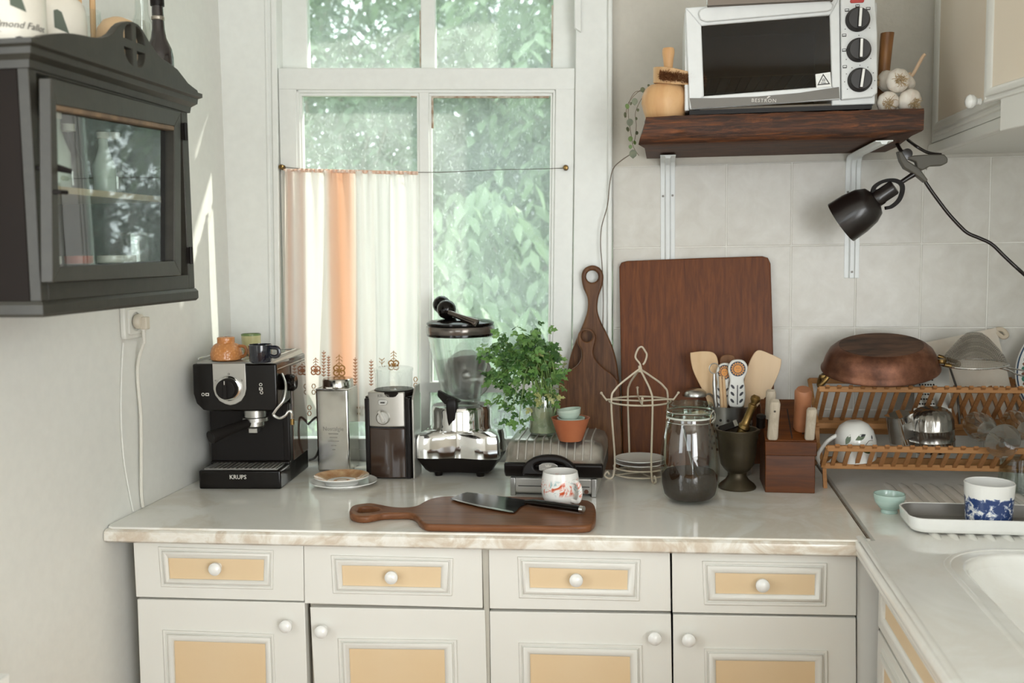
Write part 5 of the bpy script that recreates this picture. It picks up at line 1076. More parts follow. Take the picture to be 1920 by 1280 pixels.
# ---- knife block
A, r = sit('knife_block', 'dark wooden knife block holding pale handled knives', 'knife block', 1482, 926)
X, Z = A.x, A.z; k = A.k; m_blk = wood('block_wood', '#3c1d09', '#542c0e', '#693a16', 'X', 14, .4, .15, 12); bw = .066
zf = Z(826); zk = .228; BDp = .165
mb = MB(); mb.prism([(.012, 0), (BDp, 0), (BDp, zk-.01), (.02, zf-.012), (.012, zf-.042)], -bw*.97, bw*.97, Matrix(((0, 0, 1, 0), (1, 0, 0, 0), (0, 1, 0, 0), (0, 0, 0, 1)))); mb.build('body', m_blk, r, bevel=.002)
sl = atan2(zk-zf, BDp); mb = MB(); ft = Matrix(((1, 0, 0, 0), (0, cos(sl), -sin(sl), 0), (0, sin(sl), cos(sl), zf), (0, 0, 0, 1)))
LS = sqrt(BDp**2+(zk-zf)**2)
mb = MB(); mb.box(-bw, -.002, -.038, bw, .012, .0, T(0, 0, zf)); mb.build('front_band', m_blk, r, bevel=.002)
mb = MB(); mb.box(-bw, .004, -.012, bw, LS, .0, ft); mb.build('slotted_top', m_blk, r, bevel=.0015)
for x, y0_, y1_ in ((-.03, .03, .15), (.004, .012, .14), (.034, .03, .15), (-.052, .03, .15)): MB().box(x-.0014, y0_, 0, x+.0014, y1_, .0006, ft).build('slot', m_dark, r)
def kn(name, label, px, py0, py1, yloc, m, w, t_, cat='knife', rnd_=False, tiltx=0.0):
    b = ft @ Vector((X(px), yloc, .001)); root = thing(name, label, cat, A.p+b)
    L_ = (py1-py0)*k; d = Vector((tiltx, -.42, .9)).normalized(); mm = d.to_track_quat('Z', 'Y').to_matrix().to_4x4(); mm = Matrix(((1, 0, d.x, 0), (0, d.z, d.y, 0), (0, -d.y, d.z, 0), (0, 0, 0, 1)))
    mb = MB()
    loft(mb, [[(x*s_, y*s_, L_*t) for x, y in (circ(0, 0, w, 16) if rnd_ else rrect(-w, -t_, w, t_, min(w, t_)*.6, 3))] for s_, t in ((.9, 0), (1, .03), (.97, .4), (1.0, .7), (1.04, .93), (.8, 1.0))], mm); mb.build('handle', m, root, ang=45); return root, mm, L_
m_bone = wood('bleached_wood', '#9d9181', '#b3a795', '#c8bdad', 'Z', 12, .6, .2, 10); m_cork = mat('brown_handle', '#8d5a3c', .5, var='#a06a48', vscale=18)
rr, mm, L_ = kn('kitchen_knife', 'knife with a bleached wooden handle, foremost in the block', 1449, 738, 822, .004+.008, m_bone, .0135, .010)
MB().lathe([(0, 0), (.003, 0), (.003, .001), (0, .001)], 10, mm @ T(0, -.0105, L_*.78) @ RX(pi/2)).build('rivet', m_screw, rr)
kn('kitchen_knife', 'second knife with a bleached wooden handle, rising behind the foremost', 1449, 690, 752, .10, m_bone, .0125, .009)
kn('kitchen_knife', 'knife with a pale weathered handle at the dish rack side of the block', 1516, 748, 815, .012, m_bone, .0125, .008)
kn('black_knife', 'black handled steel with a thin rod, beside the brass pestle', 1430, 722, 748, .06, m_black, .012, .012, rnd_=True)
kn('sharpening_steel', 'stout brown wooden handle standing at the back of the block', 1505, 690, 778, .055, m_cork, .022, .02, 'sharpener', True, -.02)
# ---- chopping board, cleaver and painted mug at the front edge
BZ = .9185; zt2 = BZ
def zpt(l, z): return [(atZ(x, y, z).x, atZ(x, y, z).y) for x, y in l]
outl = sm([(655, 956), (659, 948), (672, 944), (695, 942), (715, 945), (738, 949), (760, 950), (780, 947), (797, 938), (815, 932), (845, 929), (910, 929), (977, 930), (1040, 932), (1095, 936), (1111, 941), (1117, 952), (1117, 970), (1112, 980), (1098, 985), (1040, 986), (977, 985), (900, 984), (830, 983), (800, 982), (788, 976), (779, 966), (766, 961), (745, 961), (718, 962), (690, 967), (672, 967), (658, 963)], 4)
hol = sm([(670, 955), (676, 950), (692, 949), (706, 951), (712, 955), (704, 958), (688, 960), (674, 960)], 4)
c = atZ(890, 958, .9); t = thing('serving_board', 'walnut chopping board with a looped handle lying at the worktop front', 'cutting board', (c.x, c.y, ZT))
MB().sheet([zpt(outl, BZ), zpt(hol, BZ)], .018, .006, T(0, 0, ZT+.0095), res=3).build('board', m_walnutx, t, world=True)
c = atZ(960, 942, BZ); t = thing('cleaver', 'dark bladed cleaver lying on the chopping board', 'knife', (c.x, c.y, BZ))
bl = [(845, 934), (852, 931), (866, 925), (876, 922.5), (930, 929), (992, 938), (988, 944), (976, 949), (965, 960), (955, 959), (900, 949), (860, 939)]
MB().sheet([zpt(bl, BZ+.004)], .0022, .0006, T(0, 0, BZ+.0035)).build('blade', mat('dark_blade', '#3f3b38', .18, .9, var='#2f2b29', vscale=30), t, world=True, bevel=0)
eg = [(845, 934.5), (860, 939.5), (900, 949.5), (955, 959.5), (963, 959.8), (961, 957.6), (900, 946.8), (858, 937)]
MB().sheet([zpt(eg, BZ+.0052)], .0006, 0, T(0, 0, BZ+.005)).build('ground_edge', m_steel, t, world=True)
hp = [atZ(x, y, BZ+.012) for x, y in ((984, 940), (1000, 941), (1040, 946), (1088, 953))]
for p_ in hp: p_.z = BZ+.011
MB().tube(hp, [.006, .0095, .0105, .010], 12, flat=.85).build('handle', m_gloss, t, world=True); MB().tube([hp[3], hp[3]+(hp[3]-hp[2])*.13], [.0103, .0095], 12, flat=.85).build('end_cap', m_steel, t, world=True)
B, r = sit('painted_mug', 'white mug with loose red and orange brush marks, on the board', 'mug', 1051, 941, BZ)
q = NT('painted_glaze'); v = q.coord(); f = q.noise(v, 34, 3, .6, 1.2); f2 = q.noise(v, 32, 2)
q.b.inputs['Roughness'].default_value = .12; sep = q.n('ShaderNodeSeparateXYZ'); q.l(v, sep.inputs[0])
rp = q.ramp(f, [(0.0, '#5f93a0'), (.36, '#9fb7b8'), (.42, '#e4e2dd'), (.52, '#e4e2dd'), (.56, '#d9a092'), (.62, '#c8552c'), (.72, '#8e4a34')])
bd = q.n('ShaderNodeMapRange'); bd.inputs[1].default_value = B.z(925); bd.inputs[2].default_value = B.z(918); q.l(sep.outputs[2], bd.inputs[0])
bd2 = q.n('ShaderNodeMapRange'); bd2.inputs[1].default_value = B.z(892); bd2.inputs[2].default_value = B.z(898); q.l(sep.outputs[2], bd2.inputs[0])
mu = q.n('ShaderNodeMath', operation='MULTIPLY'); q.l(bd.outputs[0], mu.inputs[0]); q.l(bd2.outputs[0], mu.inputs[1])
mxc = q.n('ShaderNodeMix', data_type='RGBA'); q.l(mu.outputs[0], mxc.inputs[0]); mxc.inputs[6].default_value = lin('#e4e3df'); q.l(rp, mxc.inputs[7]); q.l(mxc.outputs[2], q.b.inputs['Base Color'])
MB().lathe(B.prof([(0, 945), (24, 945), (29, 943), (34, 934), (36, 920), (36, 908), (34, 895), (32.5, 886), (30.5, 886), (32, 896), (33.5, 920), (30, 936), (0, 938)]), 40, T(0, 0, .0056)).build('body', q.m, r)
ha = -.75; hx = lambda rr_, y: (rr_*B.k*cos(ha), rr_*B.k*sin(ha), B.z(y)+.005)
MB().tube(smooth_loop([hx(33, 901), hx(45, 899), hx(54, 907), hx(55, 922), hx(48, 935), hx(33, 936)], 6, False), [.0055]*31, 12).build('handle', q.m, r)
# ================================================================== SHELF ON THE TILES
SY = 2.60; zst = atY(1450, 211, SY).z; zsb = atY(1450, 262, SY).z
xa, xb = atY(1207, 250, SY).x, atY(1733, 220, SY).x
def beam_mat():
    q = NT('charred_beam'); v = q.coord((1.2, 14, 14)); f = q.noise(v, 7, 9, .72, .8)
    q.l(q.ramp(f, [(.28, '#1d120c'), (.45, '#382013'), (.58, '#5f3519'), (.74, '#935527')]), q.b.inputs['Base Color']); q.b.inputs['Roughness'].default_value = .6
    q.bump(q.noise(v, 9, 6, .7), .8, .004); return q.m
bs = thing('beam_shelf', 'thick rough dark wooden beam shelf carrying the white oven', 'shelf', ((xa+xb)/2, 2.82, zsb))
mb = MB(); NS = 60; loops = []
for i in range(NS+1):
    t = i/NS; x = xa+(xb-xa)*t; L = []
    pr = [(SY+.02, zsb-.001), (SY+.004, zsb+.014), (SY-.002, zsb+.03), (SY, zst-.01), (SY+.006, zst), (SY+.1, zst), (2.9, zst), (3.035, zst), (3.035, zsb), (2.9, zsb), (SY+.12, zsb)]
    for j, (y, z) in enumerate(pr):
        nz = mnoise.noise(Vector((x*9, j*1.7, 3.1)))*.006+mnoise.noise(Vector((x*30, j*2.3, 7)))*.003
        xo = 0
        if t < .02 and j < 5: xo = (-.014, -.010, -.002, .004, .006)[j]*(1-t/.02)
        cut = max(0, (t-.86)/.14) if j in (0, 10, 9, 8) else 0                 # lower back corner at the far end is hewn away
        if j in (0, 1, 2, 3): y += nz
        if j in (3, 4): z += nz*.5
        zc = zsb+.012*cut if j in (0, 10) else z
        L.append((x+xo, y, zc if j in (0, 10) else z))
    loops.append(L)
loft(mb, loops); mb.build('beam', beam_mat(), bs, world=True, ang=50)
# steel L brackets
def bracket(label, px, y1, yend):
    p0 = atY(px, y1, YB-.006); x0 = p0.x; r = thing('shelf_bracket', label, 'bracket', (x0, YB-.01, p0.z), 0, 'brackets under the beam shelf')
    path = [(YB-.0065, p0.z), (YB-.0065, zsb-.05), (YB-.010, zsb-.028), (YB-.022, zsb-.013), (YB-.045, zsb-.007), (yend+.03, zsb-.006), (yend, zsb-.006)]
    sec = [(-.0215, 0), (-.0215, -.0035), (-.009, -.0035), (-.006, -.010), (.006, -.010), (.009, -.0035), (.0215, -.0035), (.0215, 0)]
    loops = []
    for i, (y, z) in enumerate(path):
        a = path[max(0, i-1)]; b = path[min(len(path)-1, i+1)]; ty, tz = b[0]-a[0], b[1]-a[1]; l = sqrt(ty*ty+tz*tz); ny, nz = tz/l, -ty/l     # outward: to the room and down
        loops.append([(x0+sx, y-(-so)*ny if False else y+so*ny, z+so*nz) for sx, so in sec])
    mb = MB(); loft(mb, loops); mb.build('strip', mat('bracket_white', '#dfe2e1', .3) if 'bracket_white' not in bpy.data.materials else bpy.data.materials['bracket_white'], r, world=True, bevel=.001)
    for dx, dzz in ((-.014, .33), (.014, .325), (0, .015)):
        zz_ = zsb-.11+(.325-dzz)*.3 if dzz > .1 else p0.z+.018
        MB().lathe([(0, 0), (.0035, 0), (.003, .0015), (0, .0018)], 10, T(x0+dx, YB-.0105 if dx else YB-.017, zz_) @ RX(pi/2)).build('screw', m_screw, r, world=True)
bracket('white steel shelf bracket running down behind the big chopping board', 1252, 560, 2.86)
bracket('white steel shelf bracket behind the black clamp lamp', 1596, 521, 2.63)
# ---- mini oven
OYf = 2.625; PO = Plane((0, OYf, 0), (0, -1, 0)); O = lambda x, y, off=0: PO.hit(x, y, off)
kO = mpp(O(1450, 110))
ov = thing('mini_oven', 'white and silver mini oven with three black dials on the beam shelf', 'oven', (O(1464, 110).x, 2.78, zst))
m_oven = mat('oven_white', '#dcdedd', .28); m_ovs = mat('oven_silver', '#6d6962', .45, .1)
xl, xr = O(1284, 110).x, O(1645, 90).x; zo0, zo1 = O(1464, 200).z, O(1464, 3).z
mb = MB(); yb_ = 2.95
mb.box(xl, OYf+.012, zo0, xl+.012, yb_, zo1-.01).build('side_wall', m_oven, ov, world=True, bevel=.003)
MB().box(xr-.105, OYf+.012, zo0, xr, yb_, zo1-.01).build('side_wall', m_oven, ov, world=True, bevel=.003)
MB().box(xl+.012, OYf+.012, zo1-.016, xr-.105, yb_, zo1-.008).build('roof', m_oven, ov, world=True)
MB().box(xl+.012, yb_-.01, zo0, xr-.105, yb_, zo1-.016).build('back_wall', mat('oven_inside', '#8d8271', .5, .2), ov, world=True)
MB().box(xl+.012, OYf+.02, zo0, xr-.105, yb_, zo0+.006).build('oven_floor', mat('oven_inside2', '#6d6354', .5, .2), ov, world=True)
MB().box(xl+.012, OYf+.012, zst+.006, xr-.008, yb_-.02, zo0).build('underbody', m_black, ov, world=True)
for a in (xl+.03, xr-.03):
    for b in (OYf+.03, yb_-.04): MB().lathe([(0, 0), (.011, 0), (.013, .02), (0, .02)], 14, T(a, b, zst+.0005)).build('foot', m_black, ov, world=True)
D1 = [(1285, 14), (1574, -4), (1576, 186), (1293, 205)]; W1 = [(1315, 48), (1556, 28), (1560, 161), (1320, 180)]
mb = MB()
for a in range(4): slab(mb, PO, [D1[a], D1[(a+1) % 4], W1[(a+1) % 4], W1[a]], 0, -.018)
dr = mb.build('door', m_oven, ov, world=True, bevel=.003)
slab(MB(), PO, [(1312, 45), (1559, 25), (1563, 164), (1317, 183)], -.008, -.012).build('door_glass', thinglass('smoky_oven_glass', '#b3a792', -.016), dr, world=True)
mb = MB(); top_ = [(1293, 184), (1340, 184), (1420, 181), (1500, 174), (1573, 163)]; bot_ = [(1574, 184), (1500, 190), (1420, 196), (1340, 201), (1297, 204)]
pts = [O(x, y, .002) for x, y in top_+bot_]; mb.prism([(p.x, p.z) for p in pts], -OYf+.0, -OYf+.003, XZ); mb.build('lower_trim', m_ovs, dr, world=True)
MB().text('BESTRON', .0125, T(O(1432, 189).x, OYf-.0035, O(1432, 189).z) @ RY(.055) @ XZ, .0002, font_space=1.2).prism([(O(1437, 186).x, O(1437, 186).z), (O(1445, 183).x, O(1445, 181).z), (O(1441, 181).x, O(1441, 180).z), (O(1438, 182).x, O(1438, 183).z)], 0, .0003, T(0, OYf-.0035, 0) @ XZ).build('door_lettering', m_lightprint, dr, world=True)
mb = MB(); hp_ = [O(x, y, .002) for x, y in ((1309, 26), (1313, 18), (1325, 14), (1540, 0), (1555, 2), (1562, 10), (1560, 18), (1552, 22), (1325, 42), (1313, 38))]
mb.prism([(p.x, p.z) for p in hp_], -OYf-.002, -OYf+.010, XZ); mb.build('door_handle', m_oven, dr, world=True, bevel=.004, seg=3)
PQ = [(1576, -10), (1640, -14), (1645, 60), (1645, 174), (1636, 182), (1578, 187)]
pts = [O(x, y, .002) for x, y in PQ]; MB().prism([(p.x, p.z) for p in pts], -OYf-.015, -OYf+.004, XZ).build('control_panel', m_oven, ov, world=True, bevel=.003)
m_dial = mat('dial_black', '#2a2726', .4)
for i, (x, y, a) in enumerate(((1608, 37, .05), (1610, 94, .02), (1612, 150, .12))):
    p = O(x, y, .005); d = MB().lathe([(0, 0), (.0295, 0), (.0295, .004), (.0275, .006), (.026, .018), (.024, .020), (0, .020)], 36, T(p.x, OYf-.0045, p.z) @ RX(pi/2)).build('dial', m_dial, ov, world=True)
    mm = T(p.x+.002, OYf-.0245, p.z) @ RY(a)
    MB().box(-.0045, -.006, -.023, .0045, .001, .024, mm).build('dial_grip', m_dial, d, world=True, bevel=.0015)
    MB().box(-.0032, -.0075, -.021, .0032, -.006, .023, mm).build('dial_pointer', m_white, d, world=True, bevel=.001)
    for j in range(9):
        aa = -2.2+j*.55
        if i == 2 or j in (0, 4, 8): MB().box(-.001, -.0002, -.001, .001, .0006, .001, T(p.x+.036*sin(aa), OYf-.0045, p.z+.036*cos(aa))).build('dial_mark', m_print, ov, world=True)
for x, y in ((1588, 19), (1608, 11), (1628, 16), (1584, 125), (1583, 66), (1583, 94)):
    p = O(x, y, .005); MB().sheet([rrect(-.005, -.0035, .005, .0035, .0008), rrect(-.0038, -.0012, .0038, .0024, .0004)], .0006, 0, T(p.x, OYf-.0045, p.z) @ XZ).build('mode_symbol', m_print, ov, world=True)
p = O(1607, 2, .005); MB().sheet([rrect(-.0165, -.0045, .0165, .0045, .004)], .004, .001, T(p.x, OYf-.005, p.z) @ XZ).build('red_lamp', mat('red_lens', '#b4302a', .2), ov, world=True)
stq = [(1529, 139), (1557, 135), (1559, 162), (1531, 165)]
slab(MB(), PO, stq, .0012, -.008).build('warning_sticker', m_white, dr, world=True)
p = O(1544, 150, .0015); MB().sheet([[(-.0155, -.0115), (.0155, -.0115), (0, .0155)], [(-.0118, -.0092), (.0118, -.0092), (0, .0112)]], .0006, 0, T(p.x, OYf-.0018, p.z) @ RY(-.06) @ XZ).box(-.006, -.0004, -.008, .006, 0, -.0065, T(p.x, OYf-.0016, p.z)).tube([(p.x-.003, OYf-.0016, p.z-.004), (p.x-.002, OYf-.0016, p.z), (p.x-.003, OYf-.0016, p.z+.003)], .0006, 5).tube([(p.x, OYf-.0016, p.z-.004), (p.x+.001, OYf-.0016, p.z), (p.x, OYf-.0016, p.z+.004)], .0006, 5).tube([(p.x+.003, OYf-.0016, p.z-.004), (p.x+.004, OYf-.0016, p.z), (p.x+.003, OYf-.0016, p.z+.003)], .0006, 5).build('heat_symbol', m_print, dr, world=True)
zr = O(1440, 138).z
mb = MB(); mb.tube([(xl+.02, OYf+.03, zr), (xr-.11, OYf+.03, zr), (xr-.11, yb_-.03, zr), (xl+.02, yb_-.03, zr)], .002, 6, True)
for i in range(13): xx = xl+.04+i*.026; mb.tube([(xx, OYf+.03, zr), (xx, yb_-.03, zr)], .0013, 5)
mb.build('wire_rack', m_steel, ov, world=True)
# wooden tray with odds and ends on the oven
zt = zo1-.0075
tr_ = thing('wooden_tray', 'greyish wooden tray lying on top of the oven', 'tray', (O(1430, 0).x, 2.72, zt))
MB().box(O(1326, 0).x, 2.60, zt, O(1560, 0).x, 2.86, zt+.008).build('tray_floor', mat('grey_wood', '#7d7267', .6), tr_, world=True)
MB().box(O(1326, 0).x, 2.596, zt, O(1560, 0).x, 2.604, zt+.014).build('tray_edge', bpy.data.materials['grey_wood'], tr_, world=True)
for i, (x, lb, m) in enumerate(((1338, 'small glass pot on the tray above the oven door', m_thin), (1366, 'brown glass pot on the tray above the oven', mat('brown_pot', '#5b4431', .2)))):
    t = thing('small_pot', lb, 'pot', (O(x, 0).x, 2.64, zt+.0085)); MB().lathe([(0, 0), (.016, 0), (.018, .004), (.018, .035), (.014, .045), (.015, .05), (0, .05)], 20).build('body', m, t)
# ---- wooden mortar, pestle and brush at the shelf end
p0 = atY(1247, 226, 2.69); k = mpp(p0); r = thing('wooden_mortar', 'pale turned wooden mortar at the end of the beam shelf', 'mortar', (p0.x, 2.69, zst+.001))
Zm = lambda y: (226-y)*k
m_pw = wood('pale_turned_wood', '#b98a5c', '#cb9f70', '#dab587', 'Z', 7, .4, .08, 6)
MB().lathe([(a*k, Zm(y)) for a, y in ((0, 226), (33, 226), (36, 222), (40, 210), (44, 195), (43, 182), (38, 170), (32, 164), (29, 162), (26, 164), (30, 172), (34, 190), (28, 210), (0, 214))], 40).build('body', m_pw, r)
t = thing('wooden_pestle', 'wooden pestle standing upright in the pale mortar', 'pestle', (p0.x+6*k, 2.69, zst+Zm(212)))
MB().lathe([(a*k, (212-y)*k) for a, y in ((0, 212), (12, 211), (15, 205), (13, 190), (8, 170), (8, 140), (8.5, 125), (10, 112), (11.5, 103), (11.5, 97), (10, 93.5), (0, 93))], 24).build('pestle', m_pw, t)
bp = atY(1262, 150, 2.68); t = thing('dish_brush', 'bent wood brush with brown bristles balanced on the pale mortar', 'brush', (bp.x, 2.68, zst+Zm(163)+.001))
def bb(x, y, d=0): q_ = atY(x, y, 2.68); return Vector((q_.x, 2.68+d, q_.z))
pts = smooth_loop([bb(1316, 154, -.030), bb(1285, 151, -.042), bb(1248, 146, -.042), bb(1229, 143, -.018), bb(1232, 140, .025), bb(1254, 141, .045), bb(1285, 146, .04), bb(1302, 148, .03)], 6, False)
loops = []
for i, c in enumerate(pts):
    a = pts[max(0, i-1)]; b = pts[min(len(pts)-1, i+1)]; tt = (b-a).normalized(); nn = tt.cross(Vector((0, 0, 1))).normalized()
    hh_ = .0205-.006*max(0, (c.x-bp.x)/.06); loops.append([c+nn*.004+Vector((0, 0, -hh_)), c-nn*.004+Vector((0, 0, -hh_)), c-nn*.004+Vector((0, 0, hh_)), c+nn*.004+Vector((0, 0, hh_))])
mb = MB(); loft(mb, loops); mb.build('bent_band', m_lw, t, world=True, bevel=.002)
mb = MB(); rn = random.Random(5)
for i in range(2200):
    u = rn.random(); c = bb(1236+u*84, 146+u*8, -.048+.012*u+rn.uniform(-.004, .004)) + Vector((0, 0, rn.uniform(-.012, .007))); d = Vector((rn.gauss(.1, .3), -1, rn.gauss(0, .35)))*.014
    s_ = Vector((.0006, 0, .0006)); mb.add([c-s_, c+s_, c+d], [(0, 1, 2)]); s_ = Vector((.0006, 0, -.0006)); mb.add([c-s_, c+s_, c+d], [(0, 1, 2)])
mb.build('bristles', mat('coir_bristle', '#80502e', .8, var='#a06b40', vscale=90), t, world=True, kind='stuff')
mb = MB(); loft(mb, [[bb(1236+u*84, 146+u*8, -.048+.012*u)+Vector(o) for o in ((0, .004, -.010), (0, -.004, -.010), (0, -.004, .006), (0, .004, .006))] for u in [i/10 for i in range(11)]]); mb.build('bristle_core', bpy.data.materials['coir_bristle'], t, world=True)
# ---- trailing plant and thin cord
vp = atY(1198, 190, 2.72); t = thing('trailing_plant', 'string of small round leaves trailing over the shelf end', 'plant', (vp.x, 2.72, zst+.002))
m_vl = leafg('dusky_leaf', '#5f6550', '#7f8568'); m_vl2 = leafg('fresh_leaf', '#6f8a52', '#8ea36c'); m_vs = mat('vine_stem', '#6f5f4c', .6)
def vq(x, y, d=0): return atY(x, y, 2.70+d)
for l in ([(1206, 172), (1192, 172), (1182, 186), (1178, 208), (1180, 232), (1184, 256), (1188, 276), (1198, 292)], [(1206, 180), (1197, 196), (1191, 214), (1193, 236), (1190, 262), (1186, 270)], [(1202, 168), (1188, 180), (1176, 198), (1174, 220)]):
    MB().tube(smooth_loop([vq(*a) for a in l], 5, False), .0009, 5).build('stem', m_vs, t, world=True)
for i, (x, y, r_, a) in enumerate(((1205, 168, 5, .3), (1190, 190, 6.5, .2), (1183, 194, 3, 1), (1176, 199, 5, .6), (1172, 215, 5, 1.1), (1181, 229, 7, .2), (1177, 242, 4.5, .9), (1194, 249, 3.5, .5), (1182, 260, 5, .3), (1190, 267, 4, .8), (1182, 275, 4, .2), (1187, 288, 8, .1), (1193, 222, 3, .7), (1196, 206, 3, .6), (1216, 160, 2.5, .4))):
    q_ = vq(x, y, -.004-.002*(i % 3)); s_ = r_*kO; mm = T(*q_) @ RZ(a) @ RX(pi/2+.2*(i % 3-1)) @ RY(0)
    hp2 = [(s_*.95*sin(u)*(1 if True else 0), s_*(cos(u) - .25*abs(sin(u))*0 - (0.25 if abs(u-pi) < .01 else 0))) for u in [2*pi*j/14 for j in range(14)]]
    MB().prism(hp2, -.0006, .0006, mm).build('leaf', m_vl2 if i in (3, 8, 9, 10) else m_vl, t, world=True)
cp_ = [atY(x, y, 2.99) for x, y in ((1186, 287), (1166, 300), (1150, 316), (1143, 345), (1139, 385), (1128, 425), (1126, 460), (1129, 500), (1131, 560), (1130, 620))]
tag(MB().tube(smooth_loop(cp_, 6, False), .0017, 6).build('thin_cord', mat('brown_cord', '#6f6254', .6)), 'thin brown cord hanging down the window casing from the shelf', 'cord')
# ---- garlic and bark
m_gar = mat('garlic_skin', '#e2ddd2', .45, var='#d9cdc0', vscale=20, stretch=(6, 6, 1)); m_root = mat('garlic_roots', '#b9a07a', .8)
def garlic(label, px, py, rp, Y, ax, tuft=True, stem=None, z=None):
    p = atY(px, py, Y); k = mpp(p); R = rp*k*1.08
    if z is None: z = p.z
    r = thing('garlic_bulb', label, 'garlic', (p.x, Y, z-R*.92), 0, 'garlic heap on the shelf end')
    a = Vector(ax).normalized(); mm = T(0, 0, R*.92) @ a.to_track_quat('Z', 'Y').to_matrix().to_4x4()
    n = 40; pr = [(0, -.72), (.3, -.78), (.62, -.66), (.92, -.32), (1.0, 0), (.93, .3), (.7, .6), (.42, .85), (.2, 1.02), (.14, 1.25), (0, 1.27)]
    mb = MB(); rings = []
    vs = []; fs = []
    for rr_, zz_ in pr:
        rings.append([((rr_*R*(1+.06*abs(cos(4.5*u))-.03*(rr_ > .3))*cos(u)), rr_*R*(1+.06*abs(cos(4.5*u)))*sin(u), zz_*R) for u in [2*pi*i/n for i in range(n)]])
    loft(mb, rings, mm); mb.build('bulb', m_gar, r, ang=80)
    if tuft:
        mb = MB(); rg = random.Random(int(px))
        for i in range(70):
            u = rg.uniform(0, 2*pi); q_ = rg.uniform(0, .42)*R; b0 = Vector((q_*cos(u), q_*sin(u), -.74*R)); b1 = b0+Vector((rg.gauss(0, .12)*R+cos(u)*.12*R, rg.gauss(0, .12)*R+sin(u)*.12*R, -rg.uniform(.1, .34)*R)); b2 = b1+Vector((rg.gauss(0, .14)*R, rg.gauss(0, .14)*R, rg.gauss(0, .06)*R)); mb.tube([b0, b1, b2], .0006, 4, m=mm)
        mb.build('root_tuft', m_root, r, kind='stuff')
    if stem: MB().tube(smooth_loop([Vector(mm @ Vector((0, 0, R*1.1)))]+[Vector(((x-px)*k, -.004, (py-y)*k+R*.92)) for x, y in stem], 5, False), [.006]*5+[.0045]*(5*(len(stem)-1)-4)+[.0042]*5+[.007], 8).build('dry_stem', mat('dry_stem', '#d8bfa2', .7, var='#c2a283', vscale=30), r)
garlic('garlic bulb resting on the shelf nearest the oven', 1665, 183, 18.5, 2.655, (.1, .75, .25), z=zst+18.5*kO*.92)
garlic('garlic bulb resting on the shelf at its very end', 1705, 178, 20.5, 2.66, (-.35, .7, .35), z=zst+20.5*kO*.92)
garlic('garlic bulb on top of the heap with roots facing out', 1684, 151, 20, 2.645, (-.05, .95, .1), stem=None)
garlic('garlic bulb leaning on the oven, roots over the lowest dial', 1662, 152, 18, 2.69, (.96, .1, .05))
garlic('garlic bulb with a dry stalk behind the heap', 1699, 156, 15, 2.70, (.3, .1, .9), tuft=False, stem=[(1709, 142), (1719, 124), (1727, 109), (1731, 105)])
p = atY(1655, 195, 2.74); t = thing('bark_trough', 'curved piece of brown bark standing beside the oven', 'bark', (p.x, 2.74, zst+.001))
loops = []
for i in range(9):
    u = i/8; c = atY(1654+5*u+5*u*u, 200-138*u, 2.74); R = .012+.004*u
    L = [(c.x+R*1.05*sin(a), c.y-R*cos(a), c.z) for a in [radians(x) for x in range(-120, 121, 20)]]+[(c.x+(R-.004)*sin(a), c.y-(R-.004)*cos(a), c.z) for a in [radians(x) for x in range(120, -121, -20)]]
    loops.append(L)
mb = MB(); loft(mb, loops); mb.build('bark', mat('bark_brown', '#9a6a3c', .4, var='#4f301b', vscale=14, bump=.3, bscale=30, stretch=(3, 3, .6)), t, world=True, ang=60)
# ================================================================== UPPER CABINET
m_cream2 = mat('pale_cream_panel', '#e2d5c1', .5, var='#e5dac9', vscale=3)
XU = 0.752; zu = atY(1748, 290, 3.04).z
uc = thing('wall_unit', 'white upper cabinet with cream panels above the dish rack, one door ajar', 'cabinet', (.95, 2.2, zu))
MB().box(XU+.02, 1.3, zu, XR-.002, YB-.005, 2.62).build('carcass', m_cab, uc, world=True, bevel=.002)
def face(name, y0_, y1_, z0_, z1_, x=XU, th=.02): return MB().box(x, y0_, z0_, x+th, y1_, z1_).build(name, m_cab, uc, world=True, bevel=.002)
fd = face('door', 2.32, YB-.03, zu+.03, 2.6); XQ = XU
def zat(px, py, X): return atX(px, py, X)
za = zat(1763, 226, XU); ym = YB-.075
Q = [(XU, YB-.055, 2.56), (XU, 2.36, 2.56), (XU, 2.36, za.z-.04), (XU, YB-.055, za.z-.04)]; q2 = [(XU, YB-.10, 2.52), (XU, 2.41, 2.52), (XU, 2.41, za.z), (XU, YB-.10, za.z)]
mb = MB(); xmould(mb, [Q[1], Q[0], Q[3], Q[2]][::-1] and [Q[0], Q[1], Q[2], Q[3]], q2, HS); mb.build('moulding', m_cab, fd, world=True, ang=50)
MB().box(XU-.0015, 2.41, za.z, XU, YB-.10, 2.52).build('inset_panel', m_cream2, fd, world=True)
MB().box(XU-.004, 1.3, zu-.0, XU+.021, YB-.006, zu+.028).build('bottom_rail', m_cab, uc, world=True, bevel=.003)
a_ = Vector((.725, 2.345, 0)); b_ = Vector((.766, 2.12, 0)); dv = (b_-a_).normalized(); PD2 = Plane(a_, (-abs(dv.y), -dv.x, 0)); hd = PD2.hit
def ptd(s_, z, off=0): return Vector((a_.x, a_.y, 0))+dv*s_+PD2.n*off+Vector((0, 0, z))
z0_, z1_ = hd(1828, 257).z, 2.60; DWd = .47
def dbox(s0, s1, za_, zb_, o1, o0): return [ptd(s0, za_, o0), ptd(s1, za_, o0), ptd(s1, za_, o1), ptd(s0, za_, o1)], [ptd(s0, zb_, o0), ptd(s1, zb_, o0), ptd(s1, zb_, o1), ptd(s0, zb_, o1)]
d2 = MB().hexa(*dbox(0, DWd, z0_, z1_, 0, -.02)).build('door', m_cab, uc, world=True, bevel=.002)
s_of = lambda px, py: (hd(px, py)-a_).dot(dv)
